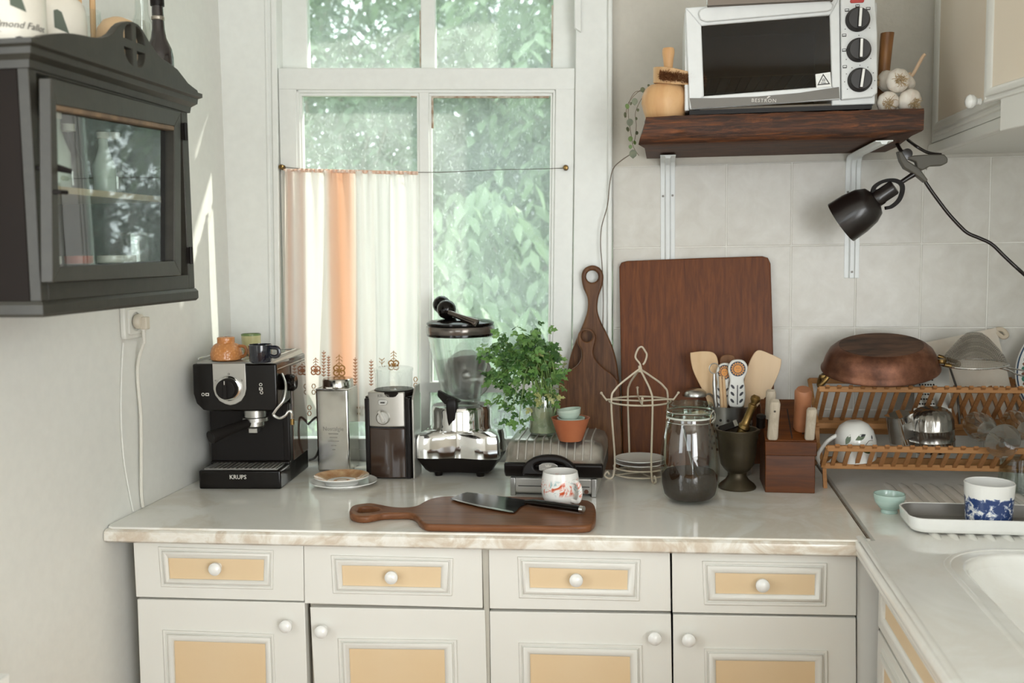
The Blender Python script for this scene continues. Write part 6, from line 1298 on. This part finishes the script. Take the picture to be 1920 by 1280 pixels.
so_, si_ = s_of(1849, 150), s_of(1862, 150); zo_, zi_ = hd(1849, 194).z, hd(1862, 163).z
Qd = [ptd(so_, 2.56), ptd(DWd-so_, 2.56), ptd(DWd-so_, zo_), ptd(so_, zo_)]; qd = [ptd(si_, 2.53), ptd(DWd-si_, 2.53), ptd(DWd-si_, zi_), ptd(si_, zi_)]
L = [[a.lerp(b, t)+PD2.n*h for a, b in zip(Qd, qd)] for t, h in HS]; mb = MB(); vs = [p for l in L for p in l]; fs = []
for i in range(len(L)-1):
    for kk in range(4): fs.append((4*i+kk, 4*(i+1)+kk, 4*(i+1)+(kk+1) % 4, 4*i+(kk+1) % 4))
mb.add(vs, fs); mb.build('moulding', m_cab, d2, world=True, ang=50)
MB().hexa(*dbox(si_, DWd-si_, zi_, 2.53, .0015, 0)).build('inset_panel', m_cream2, d2, world=True)
knob(d2, ptd(s_of(1838, 190), hd(1838, 190).z), PD2.n, 1.0)
# ================================================================== CLAMP LAMP
LY = 2.80; lp_ = lambda x, y, d=0: atY(x, y, LY+d); kL = mpp(lp_(1640, 380))
m_lamp = mat('lamp_black', '#1d1614', .3, coat=.2); m_clamp = mat('clamp_grey', '#57534a', .5)
cl = thing('clamp_lamp', 'black clamp lamp with a bell shade hanging at the shelf end', 'lamp', lp_(1715, 305))
ap = lp_(1645, 372); op = lp_(1577, 417, .03); ax = (op-ap); Ls = ax.length; mm = T(*ap) @ ax.to_track_quat('Z', 'Y').to_matrix().to_4x4()
R = 43*kL
prof = [(0, -.004), (.015, -.004), (.024, .004), (R*.66, Ls*.10), (R*.86, Ls*.30), (R*.97, Ls*.62), (R, Ls), (R-.0015, Ls), (R*.94, Ls*.62), (R*.83, Ls*.30), (R*.62, Ls*.12), (.02, .008), (0, .006)]
MB().lathe(prof, 44, mm).build('shade', m_lamp, cl, world=True)
MB().lathe([(0, .02), (.012, .022), (.014, .03), (.016, Ls*.7), (.022, Ls*.85), (.018, Ls*1.0), (.008, Ls*1.08), (0, Ls*1.09)], 24, mm).build('bulb', m_white, cl, world=True)
MB().lathe([(0, -.052), (.018, -.052), (.0205, -.048), (.0205, -.014), (.0225, -.010), (.0225, .002), (0, .004)], 28, mm).build('socket', m_lamp, cl, world=True)
lo = smooth_loop([lp_(1636, 362), lp_(1640, 350), lp_(1656, 340), lp_(1676, 338), lp_(1689, 344), lp_(1692, 356), lp_(1686, 374), lp_(1672, 387), lp_(1660, 390)], 6, False)
lon = lambda i, w: (lo[min(i+1, len(lo)-1)]-lo[max(i-1, 0)]).normalized().cross(Vector((0, 1, 0)))*w
vs = MB(); loft(vs, [[c+lon(i, .0045)+Vector((0, -.010, 0)), c+lon(i, .0045)+Vector((0, .010, 0)), c-lon(i, .0045)+Vector((0, .010, 0)), c-lon(i, .0045)+Vector((0, -.010, 0))] for i, c in enumerate(lo)]); vs.build('loop_bracket', m_blackm, cl, world=True, ang=40)
MB().tube([lp_(1688, 343), lp_(1700, 335), lp_(1714, 326)], [.006, .0065, .008], 12).build('arm', m_lamp, cl, world=True)
def jaw(l, name):
    mb = MB(); P2 = [lp_(*a) for a in l]; mb.prism([(p.x, p.z) for p in P2], -LY-.014, -LY+.014, XZ); mb.build(name, m_clamp, cl, world=True, bevel=.003)
jaw([(1681, 284), (1690, 286), (1700, 302), (1722, 316), (1738, 338), (1733, 343), (1712, 326), (1694, 316), (1686, 302)], 'jaw')
jaw([(1697, 296), (1712, 292), (1740, 290), (1768, 290), (1775, 298), (1774, 306), (1764, 311), (1742, 312), (1728, 320), (1718, 316), (1716, 304)], 'jaw')
MB().lathe([(0, -.016), (.012, -.016), (.014, -.01), (.014, .012), (0, .014)], 20, T(*lp_(1699, 289)) @ RX(pi/2)).build('pivot', m_lamp, cl, world=True)
mb = MB()
for i in range(40): pass
mb.tube([lp_(1720+2*cos(a)+i*.35, 306+7*sin(a)+i*.1, -.004+.006*cos(a)) for i, a in enumerate([j*.7 for j in range(50)])], .0012, 6); mb.build('spring', m_steel, cl, world=True)
MB().tube(smooth_loop([lp_(1735, 341), lp_(1745, 356), lp_(1758, 374), lp_(1778, 400), lp_(1800, 424), lp_(1815, 437), lp_(1838, 447), lp_(1860, 458), lp_(1885, 482), lp_(1920, 514), lp_(1975, 560, .08)], 6, False), .0048, 10).build('power_cord', m_lamp, cl, world=True)
MB().tube(smooth_loop([lp_(1765, 290), lp_(1740, 286), lp_(1718, 274), lp_(1702, 262, .05)], 6, False), .0042, 8).tube(smooth_loop([lp_(1682, 270, .03), lp_(1689, 282), lp_(1696, 290)], 5, False), .005, 8).build('cord_to_shelf', m_lamp, cl, world=True)
# ================================================================== DISH RACK AND WHAT STANDS IN IT
X0 = atY(1535, 735, 2.83).x; X1 = 1.26
m_rack = wood('rack_wood', '#97693f', '#ab7b4d', '#bd8e60', 'X', 10, .5, .1, 10); m_slat = wood('slat_wood', '#8a5d38', '#a06f45', '#b28254', 'Z', 10, .5, .1, 10)
rk = thing('dish_rack', 'two tiered wooden dish rack full of drying things', 'dish rack', ((X0+X1)/2, 2.84, ZT))
def rl(y, z, w=.011, h=.016): return MB().box(X0, y-w/2, z-h/2, X1, y+w/2, z+h/2).build('rail', m_rack, rk, world=True, bevel=.002)
U0, U1 = (2.83, atY(1700, 730, 2.83).z), (2.955, atY(1600, 788, 2.955).z)
L0, L1 = (2.68, atY(1700, 842, 2.68).z), (2.75, atY(1700, 875, 2.75).z)
for a in (U0, U1, L0, L1): rl(*a)
UB = (3.02, U0[1]-.002); UF = (2.865, U1[1]); LB = (3.0, L0[1]-.012); LF = (2.83, L1[1])
for a in (UB, UF, LB, LF): rl(*a)
def slat(x, a, b, ext=.016):
    d = Vector((0, b[0]-a[0], b[1]-a[1])); l = d.length; d.normalize(); n_ = Vector((0, -d.z, d.y)); mm = Matrix(((1, 0, 0, x), (0, n_.y, d.y, a[0]), (0, n_.z, d.z, a[1]), (0, 0, 0, 1)))
    return MB().box(-.0055, -.003, -.006, .0055, .003, l+ext, mm)
sp_ = (atY(1592, 745, 2.83).x-atY(1570, 745, 2.83).x); NSL = int((X1-X0-.02)/sp_)
for a, b, off in ((U1, U0, 0), (UF, UB, .5), (L1, L0, .2)):
    first = None
    for i in range(NSL if a != UF else int(NSL*.55)):
        x = X0+.022+sp_*(i+off*.6+(int(NSL*.45) if a == UF else 0))
        if first is None:
            s_ = slat(0, a, b); s_ = s_.build('slat', m_slat, rk); s_.location = (x-rk.location.x, -rk.location.y, -rk.location.z); first = s_
        else:
            c = first.copy(); col.objects.link(c); c.location.x = x-rk.location.x
for x in (X0+.006, X1-.02):
    for a, b in (((2.735, ZT+.0005), (2.76, L1[1])), ((2.99, ZT+.0005), (2.84, L1[1]))): MB().hexa([(x-.005, a[0]-.007, a[1]), (x+.005, a[0]-.007, a[1]), (x+.005, a[0]+.007, a[1]), (x-.005, a[0]+.007, a[1])], [(x-.005, b[0]-.007, b[1]), (x+.005, b[0]-.007, b[1]), (x+.005, b[0]+.007, b[1]), (x-.005, b[0]+.007, b[1])]).build('leg', m_rack, rk, world=True)
    mb = MB()
    for a, b in ((L1, L0), (U1, U0), (UF, UB), (L1, (2.955, U1[1])), (LF, (2.865, U1[1]))): mb.add(slat(x-.004, a, b, .004).v, MB().box(0, 0, 0, 1, 1, 1).f)
    mb.build('end_frame', m_rack, rk, world=True, kind='stuff')
# copper pan, upside down on the top tier
pc = atY(1650, 694, 2.885); kp = mpp(pc)
q = NT('worn_copper'); v = q.coord(); f = q.noise(v, 9, 8, .7); q.l(q.ramp(f, [(.3, '#3f261a'), (.5, '#6b4431'), (.7, '#94654c')]), q.b.inputs['Base Color']); q.b.inputs['Metallic'].default_value = .6; q.b.inputs['Roughness'].default_value = .42
q.bump(q.noise(v, 60, 3), .15, .002); m_cop = q.m
pan = thing('copper_pan', 'oval copper pan upside down on the dish rack', 'pan', pc); tl_ = T(0, 0, .004) @ RX(.27) @ RY(-.035)
Rp = 107*kp; hp_ = .072
MB().lathe([(Rp*.985, 0), (Rp, .002), (Rp*1.0, .006), (Rp*.97, .012), (Rp*.955, .02), (Rp*.92, .038), (Rp*.86, .056), (Rp*.78, .067), (Rp*.72, hp_), (0, hp_), ], 56, tl_, sy=.82).build('body', m_cop, pan)
MB().lathe([(Rp*.70, hp_-.001), (Rp*.70, hp_+.0012), (0, hp_+.0012)], 48, tl_, sy=.82).build('sooty_base', mat('soot', '#2a1b14', .7, .1, var='#6a4a36', vscale=11, stretch=(1, 3, 1)), pan)
for s_, x, y in ((1, 1757, 676), (-1, 1543, 706)):
    h0 = Vector(((x-1650)*kp, -.02, (694-y)*kp))
    MB().tube(smooth_loop([h0+Vector((-.004*s_, .03, .012)), h0+Vector((.02*s_, .025, .004)), h0+Vector((.042*s_, .0, -.004)), h0+Vector((.030*s_, -.02, -.010)), h0+Vector((.0, -.022, -.006))] if s_ > 0 else [h0+Vector((.006, .02, .004)), h0+Vector((-.006, .0, -.006)), h0+Vector((-.010, -.02, -.022)), h0+Vector((.002, -.026, -.010)), h0+Vector((.012, -.026, .004))], 5, False), .0062, 10).build('brass_handle', m_brass, pan)
    MB().lathe([(0, -.008), (.012, -.006), (.014, 0), (.012, .006), (0, .008)], 14, T(*(h0+Vector((-.004*s_, -.005, .002))))).build('handle_lug', m_brass, pan)
# grater
gq = [(1722, 686), (1776, 688), (1790, 722), (1775, 790), (1700, 800), (1706, 720)]
GP = Plane((0, 2.90, 1.1), (0, -cos(.35), sin(.35))); gr = thing('grater', 'flat steel grater standing in the rack behind the copper pan', 'grater', GP.hit(1745, 760))
q4 = [GP.hit(*a) for a in ((1716, 684), (1778, 684), (1786, 800), (1712, 800))]; bkv = GP.n*.0015
MB().hexa([p-bkv for p in q4], [p+bkv for p in q4]).build('plate', m_steel, gr, world=True)
mb = MB()
for i in range(6):
    for j in range(11):
        p = GP.hit(1722+i*5.2+(j % 2)*2.6, 694+j*9, .0016); mb.lathe([(0, 0), (.0028, 0), (.0026, .0004), (0, .0004)], 8, T(*p) @ GP.n.to_track_quat('Z', 'Y').to_matrix().to_4x4())
mb.build('holes', m_dark, gr, world=True, kind='stuff')
MB().tube([GP.hit(1778, 680, .002), GP.hit(1795, 730, .002), GP.hit(1800, 800, .002)], .003, 8).build('edge_rod', m_screw, gr, world=True)
# quilted pot holder
PH = Plane((0, 3.0, 1.1), (0, -cos(.10), sin(.10))); ph = thing('pot_holder', 'quilted cream pot holder leaning on the tiles behind the sieve', 'pot holder', PH.hit(1810, 760))
mb = MB(); vs = []; fs = []; N = 40
for s_ in (1, -1):
    for j in range(N+1):
        for i in range(N+1):
            u, w_ = i/N, j/N; px = (1735+(1868-1735)*u)*(1-w_)+(1742+(1914-1742)*u)*w_; py = (642+(614-642)*u)*(1-w_)+(800)*w_
            g_ = min(1, min(u, 1-u, w_, 1-w_)*12); qd_ = abs(sin((u*5+w_*5)*pi/1.0))*abs(sin((u*5-w_*5)*pi/1.0))
            vs.append(PH.hit(px, py, s_*(.002+.004*g_*(.35+.65*qd_))+.002*sin(u*9+w_*5)))
    b = (N+1)**2*(0 if s_ == 1 else 1)
    for j in range(N):
        for i in range(N): a = b+j*(N+1)+i; fs.append((a, a+N+1, a+N+2, a+1) if s_ == 1 else (a, a+1, a+N+2, a+N+1))
mb.add(vs, fs); mb.build('quilted_cloth', mat('cream_cotton', '#d9d2c4', .9, var='#cdbfae', vscale=10, bump=.1, bscale=200), ph, world=True, ang=80)
MB().tube(smooth_loop([PH.hit(1868, 617), PH.hit(1880, 618), PH.hit(1888, 628), PH.hit(1880, 632), PH.hit(1868, 622)], 5, False), .004, 8, flat=1.6).build('loop', mat('cotton_loop', '#cbbda8', .9), ph, world=True)
# sieve
sv0 = atY(1822, 682, 2.88); ks = mpp(sv0); sv = thing('sieve', 'conical wire sieve upside down on the rack beside the copper pan', 'sieve', sv0)
q = NT('sieve_mesh'); v = q.coord(); q.b.inputs['Base Color'].default_value = lin('#8f8a82'); q.b.inputs['Metallic'].default_value = .8; q.b.inputs['Roughness'].default_value = .35
tx = q.n('ShaderNodeTexCoord'); sep = q.n('ShaderNodeSeparateXYZ'); q.l(tx.outputs['Object'], sep.inputs[0])
w_ = []
for ax_ in (0, 2):
    m1 = q.n('ShaderNodeMath', operation='MULTIPLY'); m1.inputs[1].default_value = 2*pi/.0032; q.l(sep.outputs[ax_], m1.inputs[0]); m2 = q.n('ShaderNodeMath', operation='SINE'); q.l(m1.outputs[0], m2.inputs[0]); m3 = q.n('ShaderNodeMath', operation='GREATER_THAN'); m3.inputs[1].default_value = .55; q.l(m2.outputs[0], m3.inputs[0]); w_.append(m3)
mxm = q.n('ShaderNodeMath', operation='MAXIMUM'); q.l(w_[0].outputs[0], mxm.inputs[0]); q.l(w_[1].outputs[0], mxm.inputs[1])
tp = q.n('ShaderNodeBsdfTransparent'); mx = q.n('ShaderNodeMixShader'); q.l(mxm.outputs[0], mx.inputs[0]); q.l(tp.outputs[0], mx.inputs[1]); q.l(q.b.outputs[0], mx.inputs[2]); q.l(mx.outputs[0], q.out.inputs[0])
mt_ = RX(.06) @ RY(-.03); Rs = 59*ks
MB().lathe([(Rs, .0), (Rs*.86, .025), (Rs*.62, .052), (Rs*.40, .074), (Rs*.22, .086), (0, .089)], 40, T(.006, 0, 0) @ mt_, sy=.9).build('mesh_cone', q.m, sv, kind='stuff')
MB().tube([tuple(T(.006, 0, 0) @ mt_ @ Vector((Rs*cos(a), Rs*.9*sin(a), 0))) for a in [2*pi*i/40 for i in range(40)]], .0026, 8, True).build('rim', m_chrome, sv)
MB().tube(smooth_loop([(Rs*.5, -Rs*.75, -.002), (Rs*.95, -Rs*.6, -.012), ((1900-1822)*ks, -.05, -.026), ((1990-1822)*ks, -.06, -.05)], 5, False), .0022, 8).tube(smooth_loop([(Rs*.8, -Rs*.5, 0), ((1880-1822)*ks, -.04, -.006), ((1920-1822)*ks, -.045, -.018), ((1990-1822)*ks, -.06, -.046)], 5, False), .0022, 8).build('handle', m_chrome, sv)
# patterned plate at the far end
pp_ = atY(2008, 700, 2.99); R_ = 104*mpp(pp_); pt = thing('patterned_plate', 'white plate with a flowered border and blue rim standing in the rack', 'plate', (pp_.x, 2.975, pp_.z-R_)); mm = T(0, .0, R_) @ RX(pi/2-.12)
MB().lathe([(0, -.004), (R_*.6, -.004), (R_, .010), (R_*.99, .014), (R_*.62, .002), (0, .002)], 64, mm).build('body', m_white, pt)
mb = MB(); mb.lathe([(R_*.955, .0131), (R_*.965, .0138), (R_*.985, .0142), (R_*.975, .0136)], 64, mm); mb.build('blue_rim', mat('rim_blue', '#2f4863', .3), pt)
for i in range(60):
    a = 2*pi*i/60; rr_ = R_*.86; m_ = (bpy.data.materials.get('motif_green') or mat('motif_green', '#3f7a68', .3)) if i % 2 else (bpy.data.materials.get('motif_brown') or mat('motif_brown', '#7a4a36', .3))
    if cos(a) > -.2: continue
    MB().lathe([(0, .0), (.006, 0), (.006, .0008), (0, .0008)], 8 if i % 2 else 4, mm @ T(rr_*cos(a), rr_*sin(a), .0095) @ RZ(a) @ RY(-.21), sy=1.25 if i % 2 else 1).build('border_motif', m_, pt)
# leaf mug, steel vessels and glasses on the lower tier
lm0 = atY(1606, 858, 2.785); kl = mpp(lm0); lm = thing('leaf_mug', 'white mug printed with leaves, upside down in the lower rack', 'mug', (lm0.x, 2.785, lm0.z-.004)); tl2 = RY(-.10) @ RX(.05)
prm = [(35, 0), (37, 4), (38.5, 20), (38, 38), (34, 54), (26, 66), (18, 71), (14, 73), (0, 72)]
MB().lathe([(a*kl, b*kl) for a, b in prm], 40, tl2).build('body', m_white, lm)
MB().tube(smooth_loop([tl2 @ Vector((-33*kl, -.006, 50*kl)), tl2 @ Vector((-52*kl, -.012, 40*kl)), tl2 @ Vector((-70*kl, -.016, 18*kl)), tl2 @ Vector((-68*kl, -.016, 2*kl)), tl2 @ Vector((-56*kl, -.012, -3*kl)), tl2 @ Vector((-38*kl, -.006, 8*kl))], 6, False), .0055, 12).build('handle', m_white, lm)
m_lf = mat('leaf_print_green', '#3c5034', .3, var='#5b6e48', vscale=60); m_tw = mat('twig_print', '#5a4a44', .4)
def onmug(u, h):                      # angle and height on the mug wall
    hh = h; rr_ = None
    for (r0, z0), (r1, z1) in zip(prm, prm[1:]):
        if z0 <= hh <= z1: rr_ = r0+(r1-r0)*(hh-z0)/(z1-z0); break
    rr_ = (rr_ or 30)*kl+.0006; return tl2 @ Vector((rr_*sin(u), -rr_*cos(u), hh*kl))
for u, h, L_, a_, w2 in ((-.62, 38, 20, 1.1, 10), (-.15, 46, 24, .35, 10), (.15, 24, 24, -.1, 9), (-.68, 18, 15, .6, 7), (.12, 52, 12, .15, 4), (.75, 42, 9, 1.2, 4)):
    pts = [onmug(u+(L_*t*cos(a_)-s_*sin(a_)*w2*sin(pi*t))/38, h+L_*t*sin(a_)+s_*cos(a_)*w2*sin(pi*t)) for s_, rg_ in ((.5, [0, .2, .4, .6, .8, 1]), (-.5, [.8, .6, .4, .2])) for t in rg_]
    MB().add(pts, [tuple(range(len(pts)))]).build('leaf_print', m_lf if L_ > 12.5 else bpy.data.materials['navy_print'], lm)
MB().tube([onmug(-.6+i*.14, 20+i*2.2+4*sin(i)) for i in range(11)], .0007, 5).build('twig_print', m_tw, lm)
st0 = atY(1748, 842, 2.79); k2 = mpp(st0); t = thing('steel_measure', 'fluted steel measuring beaker upside down in the lower rack', 'beaker', (st0.x, 2.79, st0.z)); tt = RY(-.06) @ RX(.08)
mb = MB(); rings = []
for rr_, zz_ in ((39, 0), (40, 2), (39.5, 18), (40.5, 20), (39.5, 22), (39, 40), (40, 42), (39, 44), (38, 58), (34, 70), (26, 77), (0.5, 79)):
    fl = .022 if zz_ >= 58 and rr_ > 1 else 0; rings.append([(rr_*k2*(1+fl*cos(18*u))*cos(u), rr_*k2*(1+fl*cos(18*u))*sin(u), zz_*k2) for u in [2*pi*i/72 for i in range(72)]])
loft(mb, rings, tt); mb.build('body', mat('dull_beaker', '#8d8983', .2, .95), t, ang=50)
up_ = Matrix(((1, 0, 0, 0), (0, 0, 1, 0), (0, 1, 0, 0), (0, 0, 0, 1)))
for s_, hh in (('10', 50), ('1/261', 8)):
    mb = MB(); mb.text(s_[::1], .011, Matrix(), .0003); R_ = 40.2*k2
    mb.v = [tt @ Vector(((R_+p.z)*sin(p.x/R_-.35), -(R_+p.z)*cos(p.x/R_-.35), p.y+hh*k2)) for p in mb.v]; mb.build('marking', m_lightprint, t)
b0 = atY(1690, 832, 2.77); t = thing('steel_box', 'small square steel tin tipped over beside the leaf mug', 'tin', (b0.x, 2.775, b0.z)); tt = T(0, 0, .042) @ RY(-.20) @ RX(.12) @ RZ(.5)
w_ = .026; mb = MB(); loft(mb, [[(x, y, -.040) for x, y in rrect(-w_, -w_, w_, w_, .005, 3)], [(x, y, .034) for x, y in rrect(-w_, -w_, w_, w_, .005, 3)], [(x, y, .040) for x, y in rrect(-w_*1.12, -w_*1.12, w_*1.12, w_*1.12, .006, 3)]], tt); mb.build('body', m_chrome, t, ang=40)
MB().box(-w_*.6, -w_-.0012, -.024, w_*.6, -w_, .018, tt).build('pressed_panel', m_steel, t, bevel=.0006)
m_wine = glass('wine_glass_clear', '#f7faf9'); m_wine.node_tree.nodes['Mix Shader'].inputs[0].default_value = .25
def wine(label, px, py, Yf, bx_, by_, Yb):
    f0 = atY(px, py, Yf); b0 = atY(bx_, by_, Yb); d = b0-f0; L_ = d.length; t = thing('wine_glass', label, 'glass', f0, 0, 'wine glasses lying in the rack'); mm = d.to_track_quat('Z', 'Y').to_matrix().to_4x4(); rr_ = 33*mpp(f0)
    MB().lathe([(0, -.001), (rr_*.9, -.001), (rr_, .0), (rr_, .0015), (rr_*.4, .004), (.006, .008), (.004, .02), (.004, .065), (.008, .075), (.026, .09), (.036, .115), (.037, .14), (.033, .165), (.0322, .165), (.036, .14), (.035, .116), (.025, .092), (0, .079)], 40, mm).build('glass', m_wine, t)
wine('stemmed wine glass lying in the rack, its foot over the tumbler', 1881, 827, 2.63, 1838, 800, 2.76)
wine('stemmed wine glass lying in the rack behind the first one', 1960, 828, 2.66, 1905, 795, 2.80)
A, r = sit('tumbler', 'faceted glass tumbler upside down beside the blue and white mug', 'tumbler', 1909, 922)
k = A.k; mb = MB(); rings = []
for rr_, y in ((35, 926), (36, 922), (35, 905), (33, 880), (31.5, 866), (30, 860), (26, 858), (.5, 858)):
    fl = .03 if 866 < y < 922 else 0; rings.append([(rr_*k*(1+fl*abs(cos(5*u)))*cos(u), rr_*k*(1+fl*abs(cos(5*u)))*sin(u), (926-y)*k) for u in [2*pi*i/60 for i in range(60)]])
loft(mb, rings); loft(mb, [[(33*k*cos(-u), 33*k*sin(-u), .0) for u in [2*pi*i/60 for i in range(60)]], [(27*k*cos(-u), 27*k*sin(-u), .058) for u in [2*pi*i/60 for i in range(60)]]]); mb.build('glass', m_glass, r, ang=40)
# ---- drainer side: footed bowl, tray, blue and white mug
B, r = bowl('footed_bowl', 'small pale green footed bowl standing on the drainer', 1667, 961.5, ZT+.0005, [(0, 962), (14, 962), (15.5, 959), (14, 954), (19, 950), (26, 940), (28.5, 930), (28.5, 924), (26.5, 924), (26, 932), (18, 945), (0, 949)], mat('celadon_blue', '#9fb9b0', .2, var='#b3c9c0', vscale=25, coat=.4, stretch=(.3, .3, 3)))
tz = ZT+.0068; fl_ = atZ(1712, 1000, tz); tx0 = atZ(1697, 985, tz).x; ty0 = fl_.y; ty1 = ty0+.15
t = thing('white_tray', 'long white tray with a dark floor lying on the drainer', 'tray', ((tx0+1.1)/2, (ty0+ty1)/2, tz))
def rr3(e, z): return [(x, y, z) for x, y in rrect(tx0+e, ty0+e, 1.12-e, ty1-e, .035-e*.6, 6)]
mb = MB(); loft(mb, [rr3(.010, tz), rr3(.004, tz+.003), rr3(0, tz+.012), rr3(-.002, tz+.033), rr3(.0, tz+.0345), rr3(.003, tz+.033)], cap=False); mb.add(rr3(.010, tz), [tuple(range(len(rr3(.01, tz))-1, -1, -1))]); mb.build('body', m_white, t, world=True, ang=50)
mb = MB(); L = [rr3(.003, tz+.033), rr3(.006, tz+.012), rr3(.012, tz+.006)]; loft(mb, L, cap=False); n = len(L[0]); mb.add(L[2], [tuple(range(n))]); mb.build('dark_lining', mat('tray_grey', '#77736d', .4), t, world=True)
bm0 = atZ(1853, 985, tz+.0075); kb_ = mpp(bm0); t = thing('blue_mug', 'white mug with a blue landscape print standing in the tray', 'mug', bm0)
q = NT('blue_transfer'); v = q.coord(); f = q.noise(v, 60, 5, .7, .8); sep = q.n('ShaderNodeSeparateXYZ'); q.l(v, sep.inputs[0]); f2 = q.noise(q.coord((1, 1, 1.2)), 26, 3)
hgt = 83*kb_
b1 = q.n('ShaderNodeMapRange'); b1.inputs[1].default_value = hgt*.80; b1.inputs[2].default_value = hgt*.66; q.l(sep.outputs[2], b1.inputs[0])
ad = q.n('ShaderNodeMath', operation='MULTIPLY_ADD'); ad.inputs[1].default_value = .45; ad.inputs[2].default_value = -.14; q.l(b1.outputs[0], ad.inputs[0])
a2 = q.n('ShaderNodeMath', operation='ADD'); q.l(f, a2.inputs[0]); q.l(ad.outputs[0], a2.inputs[1]); a3 = q.n('ShaderNodeMath', operation='MULTIPLY_ADD'); a3.inputs[1].default_value = .4; q.l(f2, a3.inputs[0]); q.l(a2.outputs[0], a3.inputs[2])
q.l(q.ramp(a3.outputs[0], [(.0, '#e6e5e1'), (.90, '#e6e5e1'), (.95, '#8f9cb8'), (1.0, '#2f426f')]), q.b.inputs['Base Color']); q.b.inputs['Roughness'].default_value = .12
MB().lathe([(a*kb_, b*kb_) for a, b in ((0, 0), (36, 0), (39, 2), (40.5, 10), (42.5, 50), (44, 78), (44.5, 82), (43, 83.5), (41.5, 82), (40.5, 60), (38, 8), (0, 5))], 48).build('body', q.m, t)
